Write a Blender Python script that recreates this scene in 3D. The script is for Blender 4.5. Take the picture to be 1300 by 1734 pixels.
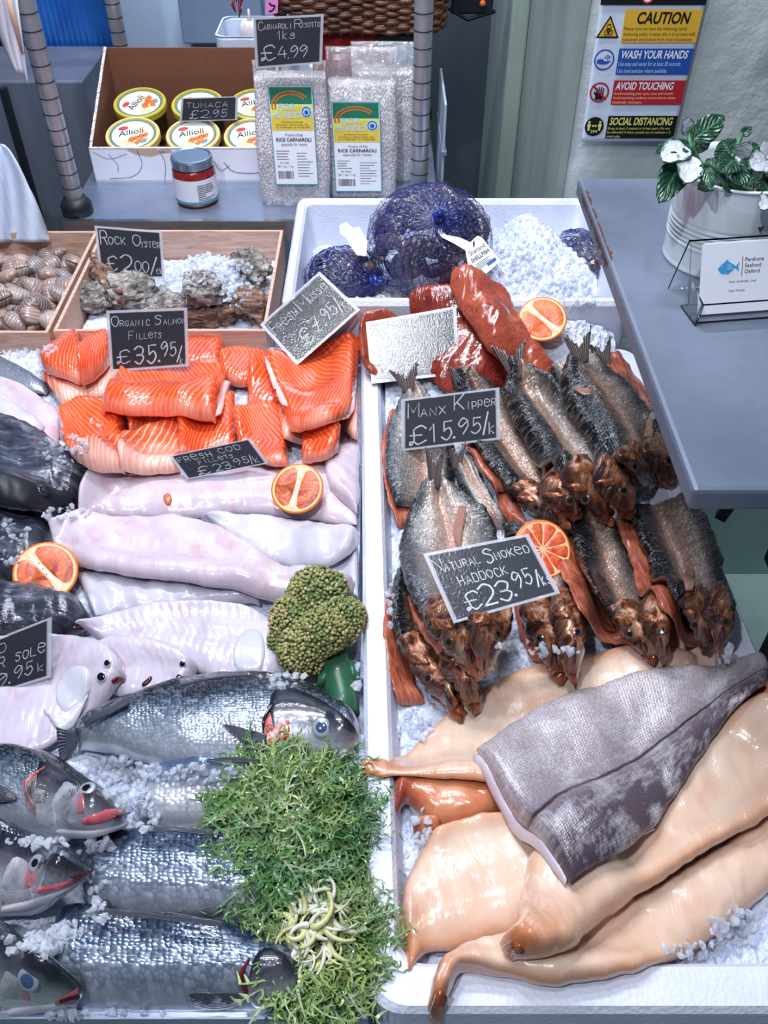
import bpy, bmesh, math, random
import numpy as np
from mathutils import Vector, Matrix, Euler, noise

random.seed(7); np.random.seed(7)
for o in list(bpy.data.objects): bpy.data.objects.remove(o)
SC = bpy.context.scene
COL = SC.collection
R = math.radians

# ---------------------------------------------------------------- camera
FPX, CX, CY = 1500.0, 650.0, 867.0
PITCH = R(44.1); CAMZ = 1.65
cd = bpy.data.cameras.new('camera'); cam = bpy.data.objects.new('camera', cd); COL.objects.link(cam)
cam.location = (0, 0, CAMZ); cam.rotation_euler = (R(90) - PITCH, 0, 0)
cd.sensor_fit = 'VERTICAL'; cd.sensor_height = 36; cd.lens = 36 * FPX / 1734; cd.clip_start = .02
SC.camera = cam
# ---------------------------------------------------------------- world, lights, exposure
SC.view_settings.view_transform = 'Standard'; SC.view_settings.look = 'None'
SC.view_settings.gamma = 1; SC.view_settings.exposure = -0.14; SC.view_settings.use_curve_mapping = False
w = bpy.data.worlds.new('world'); SC.world = w; w.use_nodes = True
w.node_tree.nodes['Background'].inputs[0].default_value = (.52, .66, .92, 1)
w.node_tree.nodes['Background'].inputs[1].default_value = .19
def spot(name, loc, aim, power, size, angle, blend, color=(.88, .92, 1)):
    l = bpy.data.lights.new(name, 'SPOT'); l.energy = power; l.shadow_soft_size = size
    l.spot_size = R(angle); l.spot_blend = blend; l.color = color
    o = bpy.data.objects.new(name, l); COL.objects.link(o); o.location = loc
    o.rotation_euler = (Vector(aim) - Vector(loc)).to_track_quat('-Z', 'Y').to_euler(); return o
def area(name, loc, aim, power, sx, sy, color=(.88, .92, 1)):
    l = bpy.data.lights.new(name, 'AREA'); l.shape = 'RECTANGLE'; l.size = sx; l.size_y = sy
    l.energy = power; l.color = color
    o = bpy.data.objects.new(name, l); COL.objects.link(o); o.location = loc
    o.rotation_euler = (Vector(aim) - Vector(loc)).to_track_quat('-Z', 'Y').to_euler(); return o
spot('ceiling_spot_front', (-.40, -.12, 2.45), (.0, .75, .9), 50, .03, 95, .5)
spot('ceiling_spot_middle', (-.25, .75, 2.55), (-.1, .95, .9), 24, .04, 75, .6)
area('ceiling_tube_light', (.03, .27, 2.5), (.02, .9, .9), 8, .12, .26)
area('back_wall_fill', (-.2, 2.05, 2.85), (-.25, 2.4, 1.0), 16, .9, .12)  # added fill light that brightens the pale panels at the back
area('ceiling_tube_rear', (-.25, 1.25, 2.75), (-.25, 1.95, 1.0), 44, .9, .12)

# ---------------------------------------------------------------- projection helpers
cp, sp = math.cos(PITCH), math.sin(PITCH)
def ray(px, py):
    x = (px - CX) / FPX; y = -(py - CY) / FPX
    return np.array([x, cp + y * sp, -sp + y * cp])
def at(px, py, z):
    d = ray(px, py); s = (z - CAMZ) / d[2]; return np.array([d[0] * s, d[1] * s, z])
def atY(px, py, Y):
    d = ray(px, py); s = Y / d[1]; return np.array([d[0] * s, Y, CAMZ + d[2] * s])
def at_v(px, py, z):          # vectorised
    x = (px - CX) / FPX; y = -(py - CY) / FPX
    d1 = cp + y * sp; d2 = -sp + y * cp; s = (z - CAMZ) / d2
    return x * s, d1 * s
# ---------------------------------------------------------------- height field: what things rest on
HX0, HY0, HC, HNX, HNY = -1.0, 0.0, .0025, 640, 680
HM = np.full((HNX, HNY), .845)
def hm_rect(x0, x1, y0, y1, z):
    i0, i1 = int((x0 - HX0) / HC), int((x1 - HX0) / HC); j0, j1 = int((y0 - HY0) / HC), int((y1 - HY0) / HC)
    HM[max(i0, 0):i1, max(j0, 0):j1] = z
def splat(P, r=1):
    i = ((P[:, 0] - HX0) / HC).astype(int); j = ((P[:, 1] - HY0) / HC).astype(int)
    for a in range(-r, r + 1):
        for b in range(-r, r + 1):
            ii = np.clip(i + a, 0, HNX - 1); jj = np.clip(j + b, 0, HNY - 1)
            np.maximum.at(HM, (ii, jj), P[:, 2])
def sample(A, x, y, ox=0, oy=0):
    fx = np.clip((x - HX0) / HC - ox - .5, 0, A.shape[0] - 1.001); fy = np.clip((y - HY0) / HC - oy - .5, 0, A.shape[1] - 1.001)
    i = fx.astype(int); j = fy.astype(int); fx = fx - i; fy = fy - j
    return (A[i, j] * (1 - fx) * (1 - fy) + A[i + 1, j] * fx * (1 - fy) + A[i, j + 1] * (1 - fx) * fy + A[i + 1, j + 1] * fx * fy)
def hz(x, y): return float(sample(HM, np.array([x]), np.array([y]))[0])
def maxf(A, r):
    for ax in (0, 1):
        B = A.copy()
        for k in range(1, r + 1):
            P = np.pad(A, [(k, k) if a == ax else (0, 0) for a in (0, 1)], mode='edge')
            s0 = [slice(None)] * 2; s1 = [slice(None)] * 2
            s0[ax] = slice(0, A.shape[ax]); s1[ax] = slice(2 * k, 2 * k + A.shape[ax])
            B = np.maximum(B, np.maximum(P[tuple(s0)], P[tuple(s1)]))
        A = B
    return A
def blur(A, r):
    for ax in (0, 1):
        pad = [(r + 1, r) if a == ax else (0, 0) for a in (0, 1)]
        C = np.cumsum(np.pad(A, pad, mode='edge'), axis=ax)
        s0 = [slice(None)] * 2; s1 = [slice(None)] * 2
        s0[ax] = slice(0, A.shape[ax]); s1[ax] = slice(2 * r + 1, None)
        A = (C[tuple(s1)] - C[tuple(s0)]) / (2 * r + 1)
    return A
def atH(px, py, lift=0.0):
    zz = np.arange(1.2, .80, -.001); X, Y = at_v(np.full_like(zz, px), np.full_like(zz, py), zz)
    ok = sample(HM, X, Y) + lift >= zz; ok[-1] = True
    return at(px, py, zz[int(np.argmax(ok))])

# ---------------------------------------------------------------- object helpers
WL = {}
def obj(name, V, Fc, mat, parent=None, smooth=True, uvs=None, loc=None, recalc=True, cols=None):
    V = np.asarray(V, dtype=float)
    if loc is None: c = np.array([(V[:, 0].min() + V[:, 0].max()) / 2, (V[:, 1].min() + V[:, 1].max()) / 2, V[:, 2].min()])
    else: c = np.array(loc, dtype=float)
    me = bpy.data.meshes.new(name); me.from_pydata((V - c).tolist(), [], [list(map(int, f)) for f in Fc])
    if uvs:
        li = np.empty(len(me.loops), dtype=np.int32); me.loops.foreach_get('vertex_index', li)
        for nm, U in uvs.items():
            L = me.uv_layers.new(name=nm); L.data.foreach_set('uv', np.asarray(U)[li].astype(np.float32).ravel())
    if cols is not None:
        a = me.color_attributes.new('col', 'FLOAT_COLOR', 'POINT'); a.data.foreach_set('color', np.asarray(cols, dtype=np.float32).ravel())
    if recalc:
        bm = bmesh.new(); bm.from_mesh(me); bmesh.ops.recalc_face_normals(bm, faces=bm.faces); bm.to_mesh(me); bm.free()
    if smooth: me.polygons.foreach_set('use_smooth', [True] * len(me.polygons))
    for m in (mat if isinstance(mat, (list, tuple)) else [mat]): me.materials.append(m)
    o = bpy.data.objects.new(name, me); COL.objects.link(o); WL[o.name] = c
    if parent is not None: o.parent = parent; o.location = c - WL[parent.name]
    else: o.location = c
    return o
def empty(name, loc):
    o = bpy.data.objects.new(name, None); COL.objects.link(o); o.location = loc; WL[o.name] = np.array(loc, dtype=float); o.empty_display_size = .03; return o
def tag(o, label, cat, group=None, kind=None):
    o['label'] = label; o['category'] = cat
    if group: o['group'] = group
    if kind: o['kind'] = kind
    return o
def struct(o, label=None, cat=None):
    o['kind'] = 'structure'
    if label: o['label'] = label
    if cat: o['category'] = cat
    return o
class MB:
    """collects simple solids into one mesh"""
    def __init__(s): s.v = []; s.f = []
    def add(s, V, Fc):
        n = len(s.v); s.v += [tuple(map(float, p)) for p in V]; s.f += [[i + n for i in f] for f in Fc]; return s
    def box(s, x0, x1, y0, y1, z0, z1):
        V = [(x, y, z) for z in (z0, z1) for x, y in ((x0, y0), (x1, y0), (x1, y1), (x0, y1))]
        return s.add(V, [(0, 3, 2, 1), (4, 5, 6, 7), (0, 1, 5, 4), (1, 2, 6, 5), (2, 3, 7, 6), (3, 0, 4, 7)])
    def hexa(s, B, T):
        return s.add(list(B) + list(T), [(0, 3, 2, 1), (4, 5, 6, 7), (0, 1, 5, 4), (1, 2, 6, 5), (2, 3, 7, 6), (3, 0, 4, 7)])
    def tube(s, pts, r, n=8, caps=True):
        pts = [Vector(p) for p in pts]; rr = r if isinstance(r, (list, tuple)) else [r] * len(pts)
        V = []; up = Vector((.13, .31, .94))
        for i, p in enumerate(pts):
            d = (pts[min(i + 1, len(pts) - 1)] - pts[max(i - 1, 0)])
            d = d.normalized() if d.length > 1e-9 else Vector((0, 0, 1))
            a = d.cross(up); a = a.normalized() if a.length > 1e-4 else Vector((1, 0, 0)); b = d.cross(a)
            for k in range(n): V.append(p + (a * math.cos(2 * math.pi * k / n) + b * math.sin(2 * math.pi * k / n)) * rr[i])
        Fc = [(i * n + k, i * n + (k + 1) % n, (i + 1) * n + (k + 1) % n, (i + 1) * n + k) for i in range(len(pts) - 1) for k in range(n)]
        if caps: Fc += [list(range(n))[::-1], [(len(pts) - 1) * n + k for k in range(n)]]
        return s.add(V, Fc)
    def lathe(s, prof, c, n=40, axis=None):
        V = []; c = Vector(c); q = Vector((0, 0, 1)).rotation_difference(Vector(axis)) if axis is not None else None
        for r, z in prof:
            for k in range(n):
                p = Vector((r * math.cos(2 * math.pi * k / n), r * math.sin(2 * math.pi * k / n), z))
                V.append(c + (q @ p if q else p))
        Fc = [(i * n + k, i * n + (k + 1) % n, (i + 1) * n + (k + 1) % n, (i + 1) * n + k) for i in range(len(prof) - 1) for k in range(n)]
        Fc += [list(range(n))[::-1], [(len(prof) - 1) * n + k for k in range(n)]]
        return s.add(V, Fc)
    def ell(s, c, r, rot=None, nu=16, nv=10):
        V = []; M = rot if rot is not None else Matrix.Identity(3)
        for j in range(1, nv):
            th = math.pi * j / nv
            for k in range(nu):
                ph = 2 * math.pi * k / nu
                V.append(Vector(c) + M @ Vector((r[0] * math.sin(th) * math.cos(ph), r[1] * math.sin(th) * math.sin(ph), r[2] * math.cos(th))))
        n = len(V); V += [Vector(c) + M @ Vector((0, 0, r[2])), Vector(c) + M @ Vector((0, 0, -r[2]))]
        Fc = [(j * nu + k, j * nu + (k + 1) % nu, (j + 1) * nu + (k + 1) % nu, (j + 1) * nu + k) for j in range(nv - 2) for k in range(nu)]
        Fc += [(n, (k + 1) % nu, k) for k in range(nu)] + [(n + 1, (nv - 2) * nu + k, (nv - 2) * nu + (k + 1) % nu) for k in range(nu)]
        return s.add(V, Fc)
    def build(s, name, mat, parent=None, smooth=False, bevel=0, **kw):
        o = obj(name, s.v, s.f, mat, parent, smooth, **kw)
        if bevel:
            b = o.modifiers.new('bevel', 'BEVEL'); b.width = bevel; b.segments = 2; b.limit_method = 'ANGLE'; b.angle_limit = R(40)
        return o
def crom(P, n, closed=False):
    """Catmull-Rom through the rows of P, n samples spaced by chord length of the first columns"""
    P = np.asarray(P, dtype=float)
    C = P[:, :2] if P.shape[1] < 4 else (P[:, 0:2] + P[:, 2:4]) / 2
    if P.shape[1] >= 4: d = np.maximum(np.linalg.norm(np.diff(P[:, 0:2], axis=0), axis=1), np.linalg.norm(np.diff(P[:, 2:4], axis=0), axis=1))
    else: d = np.linalg.norm(np.diff(P, axis=0), axis=1)
    d = np.maximum(d, 1e-6); T = np.concatenate([[0], np.cumsum(d)]); T /= T[-1]
    m = np.zeros_like(P)
    for i in range(len(P)):
        a, b = max(i - 1, 0), min(i + 1, len(P) - 1); m[i] = (P[b] - P[a]) / max(T[b] - T[a], 1e-9)
    out = []
    for t in np.linspace(0, 1, n):
        i = min(int(np.searchsorted(T, t, side='right')) - 1, len(P) - 2); h = T[i + 1] - T[i]; s = (t - T[i]) / h
        out.append((2 * s**3 - 3 * s**2 + 1) * P[i] + (s**3 - 2 * s**2 + s) * h * m[i] + (-2 * s**3 + 3 * s**2) * P[i + 1] + (s**3 - s**2) * h * m[i + 1])
    return np.array(out)

def loft(name, st, mat, parent=None, t=.02, p=2.2, q=2.0, cap=(.2, .2), capmin=.12, prof=None, na=.0008, nf=45, mx=.006, bl=.012,
         z0=None, M=18, lift=0.0, dosplat=True, sink=0.0, seed=0, smz=.22):
    """a lenticular solid between two edges traced along its length, lying on whatever is already underneath.
    st rows: ax, ay, bx, by[, thickness factor[, lift]] (image positions of the two edges of the real thing)"""
    st = [list(s) + [1, 0][len(s) - 4:] if len(s) < 6 else list(s) for s in st]
    S0 = np.array(st, dtype=float)
    x0, y0 = at_v(np.concatenate([S0[:, 0], S0[:, 2]]), np.concatenate([S0[:, 1], S0[:, 3]]), .92)
    L = max(np.linalg.norm(np.diff(np.c_[x0, y0][:len(S0)], axis=0), axis=1).sum(), np.linalg.norm(np.diff(np.c_[x0, y0][len(S0):], axis=0), axis=1).sum())
    N = int(np.clip(L / .0032, 8, 110))
    S = crom(S0, N); ax, ay, bx, by, tm, lf = S.T
    if z0 is None:
        g = .07
        i0 = int(np.clip((x0.min() - g - HX0) / HC, 0, HNX - 4)); i1 = int(np.clip((x0.max() + g - HX0) / HC, i0 + 3, HNX))
        j0 = int(np.clip((y0.min() - g - HY0) / HC, 0, HNY - 4)); j1 = int(np.clip((y0.max() + g - HY0) / HC, j0 + 3, HNY))
        W = maxf(HM[i0:i1, j0:j1], max(1, int(mx / HC))); rb = max(1, int(bl / HC)); W = blur(blur(W, rb), rb)
        base = lambda x, y: sample(W, x, y, i0, j0)
    else: base = lambda x, y: np.full_like(x, z0)
    u = np.linspace(0, 1, N)
    def cp1(d, c): return np.ones_like(d) if c <= 0 else np.sqrt(np.clip(1 - (1 - np.clip(d / c, 0, 1))**2, 0, 1))
    cu = np.maximum(capmin, np.minimum(cp1(u, cap[0]), cp1(1 - u, cap[1])))
    T = t * tm * cu
    zs_ = np.arange(1.16, .80, -.0025)
    def solve(qx, qy):
        Zg = np.broadcast_to(zs_[:, None], (len(zs_), N)); Xg, Yg = at_v(np.broadcast_to(qx, Zg.shape), np.broadcast_to(qy, Zg.shape), Zg)
        over = base(Xg.ravel(), Yg.ravel()).reshape(Zg.shape) + (.35 * T + lf + lift)[None, :] >= Zg
        over[-1] = True; z = zs_[np.argmax(over, axis=0)]
        kk = max(1, int(N * smz / 2))
        for _ in range(2): z = np.convolve(np.pad(z, kk, mode='edge'), np.ones(2 * kk + 1) / (2 * kk + 1), 'valid')
        return z
    if z0 is None: za = solve(ax, ay); zb = solve(bx, by)
    else: za = zb = z0 + .35 * T + lf + lift
    xa, ya = at_v(ax, ay, za); xb, yb = at_v(bx, by, zb)
    v = .5 - .5 * np.cos(np.pi * np.arange(M + 1) / M)
    U, Vv = np.meshgrid(u, v, indexing='ij')
    X = xa[:, None] * (1 - Vv) + xb[:, None] * Vv; Y = ya[:, None] * (1 - Vv) + yb[:, None] * Vv
    H = np.clip(1 - np.abs(2 * Vv - 1)**p, 0, 1)**(1 / q)
    B = base(X.ravel(), Y.ravel()).reshape(X.shape) + lift + lf[:, None] - sink
    TT = T[:, None]
    Zt = B + .35 * TT + .65 * TT * H; Zb = B + .35 * TT - .33 * TT * H
    if prof is not None: Zt = Zt + prof(U, Vv) * cu[:, None] * np.minimum(1, H * 1.5)
    if na:
        nz = np.array([noise.fractal(Vector((a * nf + seed * 7.1, b * nf, seed * 3.3)), .6, 2.0, 3) for a, b in zip(X.ravel(), Y.ravel())]).reshape(X.shape)
        Zt = Zt + nz * na * np.minimum(1, H * 1.4)
        # ragged outline
        wv = np.linalg.norm(np.c_[xb - xa, yb - ya], axis=1)[:, None]
        sh = nz * na * 1.2 * (2 * Vv - 1)
        dx = (xb - xa)[:, None] / np.maximum(wv, 1e-5); dy = (yb - ya)[:, None] / np.maximum(wv, 1e-5)
        X = X + dx * sh; Y = Y + dy * sh
    top = np.c_[X.ravel(), Y.ravel(), Zt.ravel()]
    bot = np.c_[X[:, 1:-1].ravel(), Y[:, 1:-1].ravel(), Zb[:, 1:-1].ravel()]
    off = len(top); ti = lambda i, k: i * (M + 1) + k
    bi = lambda i, k: ti(i, k) if k in (0, M) else off + i * (M - 1) + k - 1
    Fc = []
    for i in range(N - 1):
        for k in range(M):
            Fc.append((ti(i, k), ti(i, k + 1), ti(i + 1, k + 1), ti(i + 1, k)))
            Fc.append((bi(i, k), bi(i + 1, k), bi(i + 1, k + 1), bi(i, k + 1)))
    for i in (0, N - 1):
        Fc.append([ti(i, k) for k in range(M + 1)] + [bi(i, k) for k in range(M - 1, 0, -1)])
    cx = (xa + xb) / 2; cy = (ya + yb) / 2
    al = np.concatenate([[0], np.cumsum(np.hypot(np.diff(cx), np.diff(cy)))])
    wid = np.hypot(xb - xa, yb - ya)
    un = np.c_[U.ravel(), Vv.ravel()]; um = np.c_[np.repeat(al, M + 1), ((Vv - .5) * wid[:, None]).ravel()]
    ub = np.c_[U[:, 1:-1].ravel(), Vv[:, 1:-1].ravel()]; umb = np.c_[np.repeat(al, M - 1), ((Vv[:, 1:-1] - .5) * wid[:, None]).ravel()]
    o = obj(name, np.r_[top, bot], Fc, mat, parent, True, {'n': np.r_[un, ub], 'm': np.r_[um, umb]})
    if dosplat: splat(top, 1)
    return o
class Quad:
    """a flat rectangle in the place: p00 p10 p11 p01 = bottom-left, bottom-right, top-right, top-left"""
    def __init__(s, bl, br, tr, tl):
        s.p = [Vector(q) for q in (bl, br, tr, tl)]; s.n = ((s.p[1] - s.p[0]).cross(s.p[3] - s.p[0])).normalized()
    def __call__(s, a, b, off=0.0):
        p = s.p; return (p[0] * (1 - a) + p[1] * a) * (1 - b) + (p[3] * (1 - a) + p[2] * a) * b + s.n * off
    def wh(s): return (s.p[1] - s.p[0]).length, (s.p[3] - s.p[0]).length
    def rect(s, mb, a0, a1, b0, b1, off, th=.0004):
        B = [s(a0, b0, off), s(a1, b0, off), s(a1, b1, off), s(a0, b1, off)]; T = [q + s.n * th for q in B]; mb.hexa(B, T); return mb
    def poly(s, mb, pts, off):
        mb.add([s(a, b, off) for a, b in pts], [list(range(len(pts)))]); return mb
    def ring(s, mb, c, r0, r1, off, n=36, asp=1.0):
        V = []
        for k in range(n):
            a = 2 * math.pi * k / n
            for r in (r0, r1): V.append(s(c[0] + r * math.cos(a) * asp, c[1] + r * math.sin(a), off))
        mb.add(V, [(2 * k, 2 * k + 1, 2 * ((k + 1) % n) + 1, 2 * ((k + 1) % n)) for k in range(n)]); return mb
    def disc(s, mb, c, r, off, n=36, asp=1.0):
        return s.poly(mb, [(c[0] + r * math.cos(2 * math.pi * k / n) * asp, c[1] + r * math.sin(2 * math.pi * k / n)) for k in range(n)], off)
_tc = {}
def text_geo(txt, bold=0.0):
    key = (txt, bold)
    if key in _tc: return _tc[key]
    cu = bpy.data.curves.new('t', 'FONT'); cu.body = txt; cu.resolution_u = 3; cu.offset = bold
    o = bpy.data.objects.new('t', cu); COL.objects.link(o)
    me = bpy.data.meshes.new_from_object(o.evaluated_get(bpy.context.evaluated_depsgraph_get()))
    V = [tuple(x.co) for x in me.vertices]; Fc = [tuple(f.vertices) for f in me.polygons]
    bpy.data.objects.remove(o); bpy.data.curves.remove(cu); bpy.data.meshes.remove(me)
    _tc[key] = (V, Fc); return V, Fc
def print_text(mb, Q, txt, a, b, h, off=.0008, width=None, bold=0.0, slant=0.0, center=False):
    """printed lettering on a Quad: a,b bottom-left in quad units, h = cap height in quad units of b; width = fitted width in quad units"""
    V, Fc = text_geo(txt, bold); V = np.array(V); x0, x1 = V[:, 0].min(), V[:, 0].max()
    W, H = Q.wh(); sy = h / .7; sx = sy * H / W
    if width: sx = width / (x1 - x0)
    if center: a = a - (x1 - x0) * sx / 2
    mb.add([Q(a + (x - x0 + slant * y) * sx, b + y * sy, off) for x, y, z in V], Fc)

# single-stroke handwriting (grid 0-4 x 0-6; ~ = smooth stroke)
GL = {'A': '00 26 40|12 32', 'B': '00 06|~06 36 35 33 03|~03 33 42 30 00', 'C': '~45 36 16 03 10 30 41', 'D': '00 06|~06 36 43 30 00', 'E': '46 06 00 40|03 33',
 'F': '46 06 00|03 33', 'G': '~45 26 04 02 20 41|41 43 23', 'H': '00 06|40 46|03 43', 'I': '20 26', 'K': '00 06|46 02|13 40', 'L': '06 00 40', 'M': '00 06 22 46 40',
 'N': '00 06 40 46', 'O': '~26 05 02 20 42 45 26', 'P': '00 06|~06 36 44 32 03', 'R': '00 06|~06 36 44 33 03|23 40', 'S': '~45 26 05 14 33 31 10 01', 'T': '06 46|26 20',
 'U': '~06 01 20 41 46', 'W': '06 10 24 30 46', 'X': '06 40|00 46', 'Y': '06 23 46|23 20', 'Z': '06 46 00 40', 'Q': '~26 05 02 20 42 45 26|21 40', '{': '00 06|34 02 30', '}': '~44 24 13 22 43|~44 41 20 01',
 '0': '~26 05 02 20 42 45 26', '1': '04 26 20', '2': '~05 26 45 43 00|00 40', '3': '~05 26 45 33 13|~13 33 42 20 01', '4': '26 02 42|34 30', '5': '46 16 13|~13 34 42 20 01',
 '7': '06 46 10|13 33', '9': '~45 26 04 13 34 45|~45 43 20', '£': '~45 36 15 13 11 00 01 11 20 41|03 33', '/': '00 46', '.': '20 21', 'e': '~03 43 44 15 02 20 41'}
def chalk(mb, Q, txt, a, b, h, w=None, adv=1.0, wt=.115, off=.0006, rot=0.0, rnd=random.Random(3)):
    """handwritten line: h cap height in quad units; w total width in quad units"""
    W, H = Q.wh(); pen = 0; segs = []
    if txt == '.': wt = .5; h = h * .9; w = None
    for ch in txt:
        if ch == ' ': pen += 3.2; continue
        sc = .74 if ch.islower() and ch.upper() in GL and ch not in GL else 1.0
        g = GL.get(ch) or GL.get(ch.upper())
        nar = .35 if ch in '.I' else (.8 if ch in '/1' else 1)
        jy = rnd.uniform(-.25, .25)
        for s in g.split('|'):
            sm = s[0] == '~'; pts = np.array([[int(q[0]) * nar * sc, int(q[1]) * sc] for q in s.strip('~').split()], dtype=float)
            pts = pts + np.array([[pen, jy]]) + np.random.uniform(-.12, .12, pts.shape)
            if sm: pts = crom(pts, max(8, 4 * len(pts)))
            segs.append(pts)
        pen += (4 * nar * sc + 1.5) * adv
    tot = max(pen - 1.5, 1); sy = h / 6; sx = (w / tot) if w else sy * H / W
    for pts in segs:
        q = [(a + x * sx, b + y * sy + rot * (x * sx)) for x, y in pts]
        P = [Vector((x * W, y * H, 0)) for x, y in q]; hw = wt * h * H * .5
        V = []
        for i, c in enumerate(P):
            d = (P[min(i + 1, len(P) - 1)] - P[max(i - 1, 0)]); d = d.normalized() if d.length > 0 else Vector((1, 0, 0))
            n = Vector((-d.y, d.x, 0)) * hw * rnd.uniform(.75, 1.2)
            if i == 0: c = c - d * hw * .7
            if i == len(P) - 1: c = c + d * hw * .7
            V += [c + n, c - n]
        mb.add([Q(x.x / W, x.y / H, off) for x in V], [(2 * i, 2 * i + 1, 2 * i + 3, 2 * i + 2) for i in range(len(P) - 1)])
# ---------------------------------------------------------------- materials
def s(r, g, b):
    f = lambda c: (c / 255 / 12.92) if c / 255 <= .04045 else ((c / 255 + .055) / 1.055)**2.4
    return (f(r), f(g), f(b), 1)
class G:
    def __init__(k, name):
        k.m = bpy.data.materials.new(name); k.m.use_nodes = True; k.t = k.m.node_tree; k.t.nodes.clear()
        k.o = k.t.nodes.new('ShaderNodeOutputMaterial')
    def put(k, sock, v):
        if isinstance(v, bpy.types.NodeSocket): k.t.links.new(v, sock)
        elif v is not None:
            if hasattr(sock.default_value, '__len__') and not hasattr(v, '__len__'): v = (v,) * len(sock.default_value)
            if hasattr(sock.default_value, '__len__') and len(sock.default_value) == 3 and len(v) == 4: v = v[:3]
            sock.default_value = v
    def nd(k, ty, **a):
        n = k.t.nodes.new('ShaderNode' + ty)
        for x, v in a.items(): setattr(n, x, v)
        return n
    def uv(k, nm): n = k.nd('UVMap'); n.uv_map = nm; return n.outputs[0]
    def oc(k): return k.nd('TexCoord').outputs['Object']
    def xyz(k, vec):
        n = k.nd('SeparateXYZ'); k.put(n.inputs[0], vec); return n.outputs
    def sc(k, vec, sv):
        n = k.nd('VectorMath', operation='MULTIPLY'); k.put(n.inputs[0], vec); k.put(n.inputs[1], sv); return n.outputs[0]
    def noise(k, vec, scale, detail=3, rough=.55, dist=0):
        n = k.nd('TexNoise'); k.put(n.inputs['Vector'], vec); k.put(n.inputs['Scale'], scale); k.put(n.inputs['Detail'], detail)
        k.put(n.inputs['Roughness'], rough); k.put(n.inputs['Distortion'], dist); return n.outputs[0]
    def vor(k, vec, scale, feature='F1', rand=1.0, out=0):
        n = k.nd('TexVoronoi', feature=feature); k.put(n.inputs['Vector'], vec); k.put(n.inputs['Scale'], scale); k.put(n.inputs['Randomness'], rand); return n.outputs[out]
    def ramp(k, fac, stops, interp='LINEAR'):
        n = k.nd('ValToRGB'); k.put(n.inputs[0], fac); r = n.color_ramp; r.interpolation = interp
        while len(r.elements) < len(stops): r.elements.new(.5)
        for e, (p, c) in zip(r.elements, stops):
            e.position = p; e.color = c if hasattr(c, '__len__') else (c, c, c, 1)
        return n.outputs[0]
    def mix(k, f, a, b, blend='MIX'):
        n = k.nd('Mix', data_type='RGBA', blend_type=blend); k.put(n.inputs[0], f); k.put(n.inputs[6], a); k.put(n.inputs[7], b); return n.outputs[2]
    def ma(k, op, a, b=0.0, c=0.0):
        n = k.nd('Math', operation=op); k.put(n.inputs[0], a); k.put(n.inputs[1], b); k.put(n.inputs[2], c); return n.outputs[0]
    def bump(k, h, st=.5, d=.002, nrm=None):
        n = k.nd('Bump'); k.put(n.inputs['Strength'], st); k.put(n.inputs['Distance'], d); k.put(n.inputs['Height'], h)
        if nrm is not None: k.put(n.inputs['Normal'], nrm)
        return n.outputs[0]
    def out(k, color, rough=.5, metal=0, bump=None, coat=0, coatr=.05, trans=0, ior=1.45, sss=0, sssr=(.01, .004, .003), alpha=1, spec=.5, emit=None, es=0, sheen=0):
        p = k.nd('BsdfPrincipled'); I = p.inputs
        k.put(I['Base Color'], color); k.put(I['Roughness'], rough); k.put(I['Metallic'], metal); k.put(I['IOR'], ior)
        k.put(I['Coat Weight'], coat); k.put(I['Coat Roughness'], coatr); k.put(I['Transmission Weight'], trans); k.put(I['Specular IOR Level'], spec)
        k.put(I['Subsurface Weight'], sss); k.put(I['Alpha'], alpha)
        if sss: I['Subsurface Radius'].default_value = sssr; I['Subsurface Scale'].default_value = 1.0
        if bump is not None: k.put(I['Normal'], bump); k.put(I['Coat Normal'], bump)
        k.t.links.new(p.outputs[0], k.o.inputs[0]); return k.m
def plain(name, col, rough=.5, metal=0, coat=0, nz=0, nsc=60, bd=0, trans=0, ior=1.45, spec=.5):
    g = G(name); c = col; b = None
    if nz:
        n = g.noise(g.oc(), nsc, 4); c = g.mix(g.ramp(n, [(.3, 0), (.7, 1)]), tuple(x * (1 - nz) for x in col[:3]) + (1,), tuple(min(1, x * (1 + nz)) for x in col[:3]) + (1,))
        if bd: b = g.bump(n, .6, bd)
    return g.out(c, rough, metal, b, coat, trans=trans, ior=ior, spec=spec)
MT = {}
def mk(f): MT[f.__name__] = f(); return f
@mk
def ice():
    g = G('crushed ice'); c = g.oc(); v = g.vor(c, 210); n = g.noise(c, 420, 3); v2 = g.vor(c, 90, 'F1', 1, 1)
    h = g.ma('ADD', g.ma('MULTIPLY', v, -1.0), g.ma('MULTIPLY', n, .6))
    col = g.mix(g.ramp(v2, [(.2, 0), (.8, 1)]), s(206, 216, 244), s(236, 241, 254))
    return g.out(col, .14, 0, g.bump(h, .7, .003), 0, trans=.12, ior=1.31, spec=.6)
@mk
def ice_clear():
    g = G('clear ice chips'); c = g.oc(); n = g.noise(c, 300, 2)
    g.out(s(236, 242, 254), .08, 0, g.bump(n, .5, .002), trans=.3, ior=1.31, spec=.8)
    pr = [x for x in g.t.nodes if x.type == 'BSDF_PRINCIPLED'][0]; t = g.nd('BsdfTransparent'); m = g.nd('MixShader'); m.inputs[0].default_value = .5
    g.t.links.new(t.outputs[0], m.inputs[1]); g.t.links.new(pr.outputs[0], m.inputs[2]); g.t.links.new(m.outputs[0], g.o.inputs[0]); return g.m
@mk
def foam():
    g = G('white polystyrene'); c = g.oc(); v = g.vor(c, 260); n = g.noise(c, 14, 4)
    col = g.mix(g.ramp(n, [(.35, 0), (.75, 1)]), s(205, 210, 228), s(226, 230, 243))
    return g.out(col, .45, 0, g.bump(v, .35, .0012), sss=0)
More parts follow.
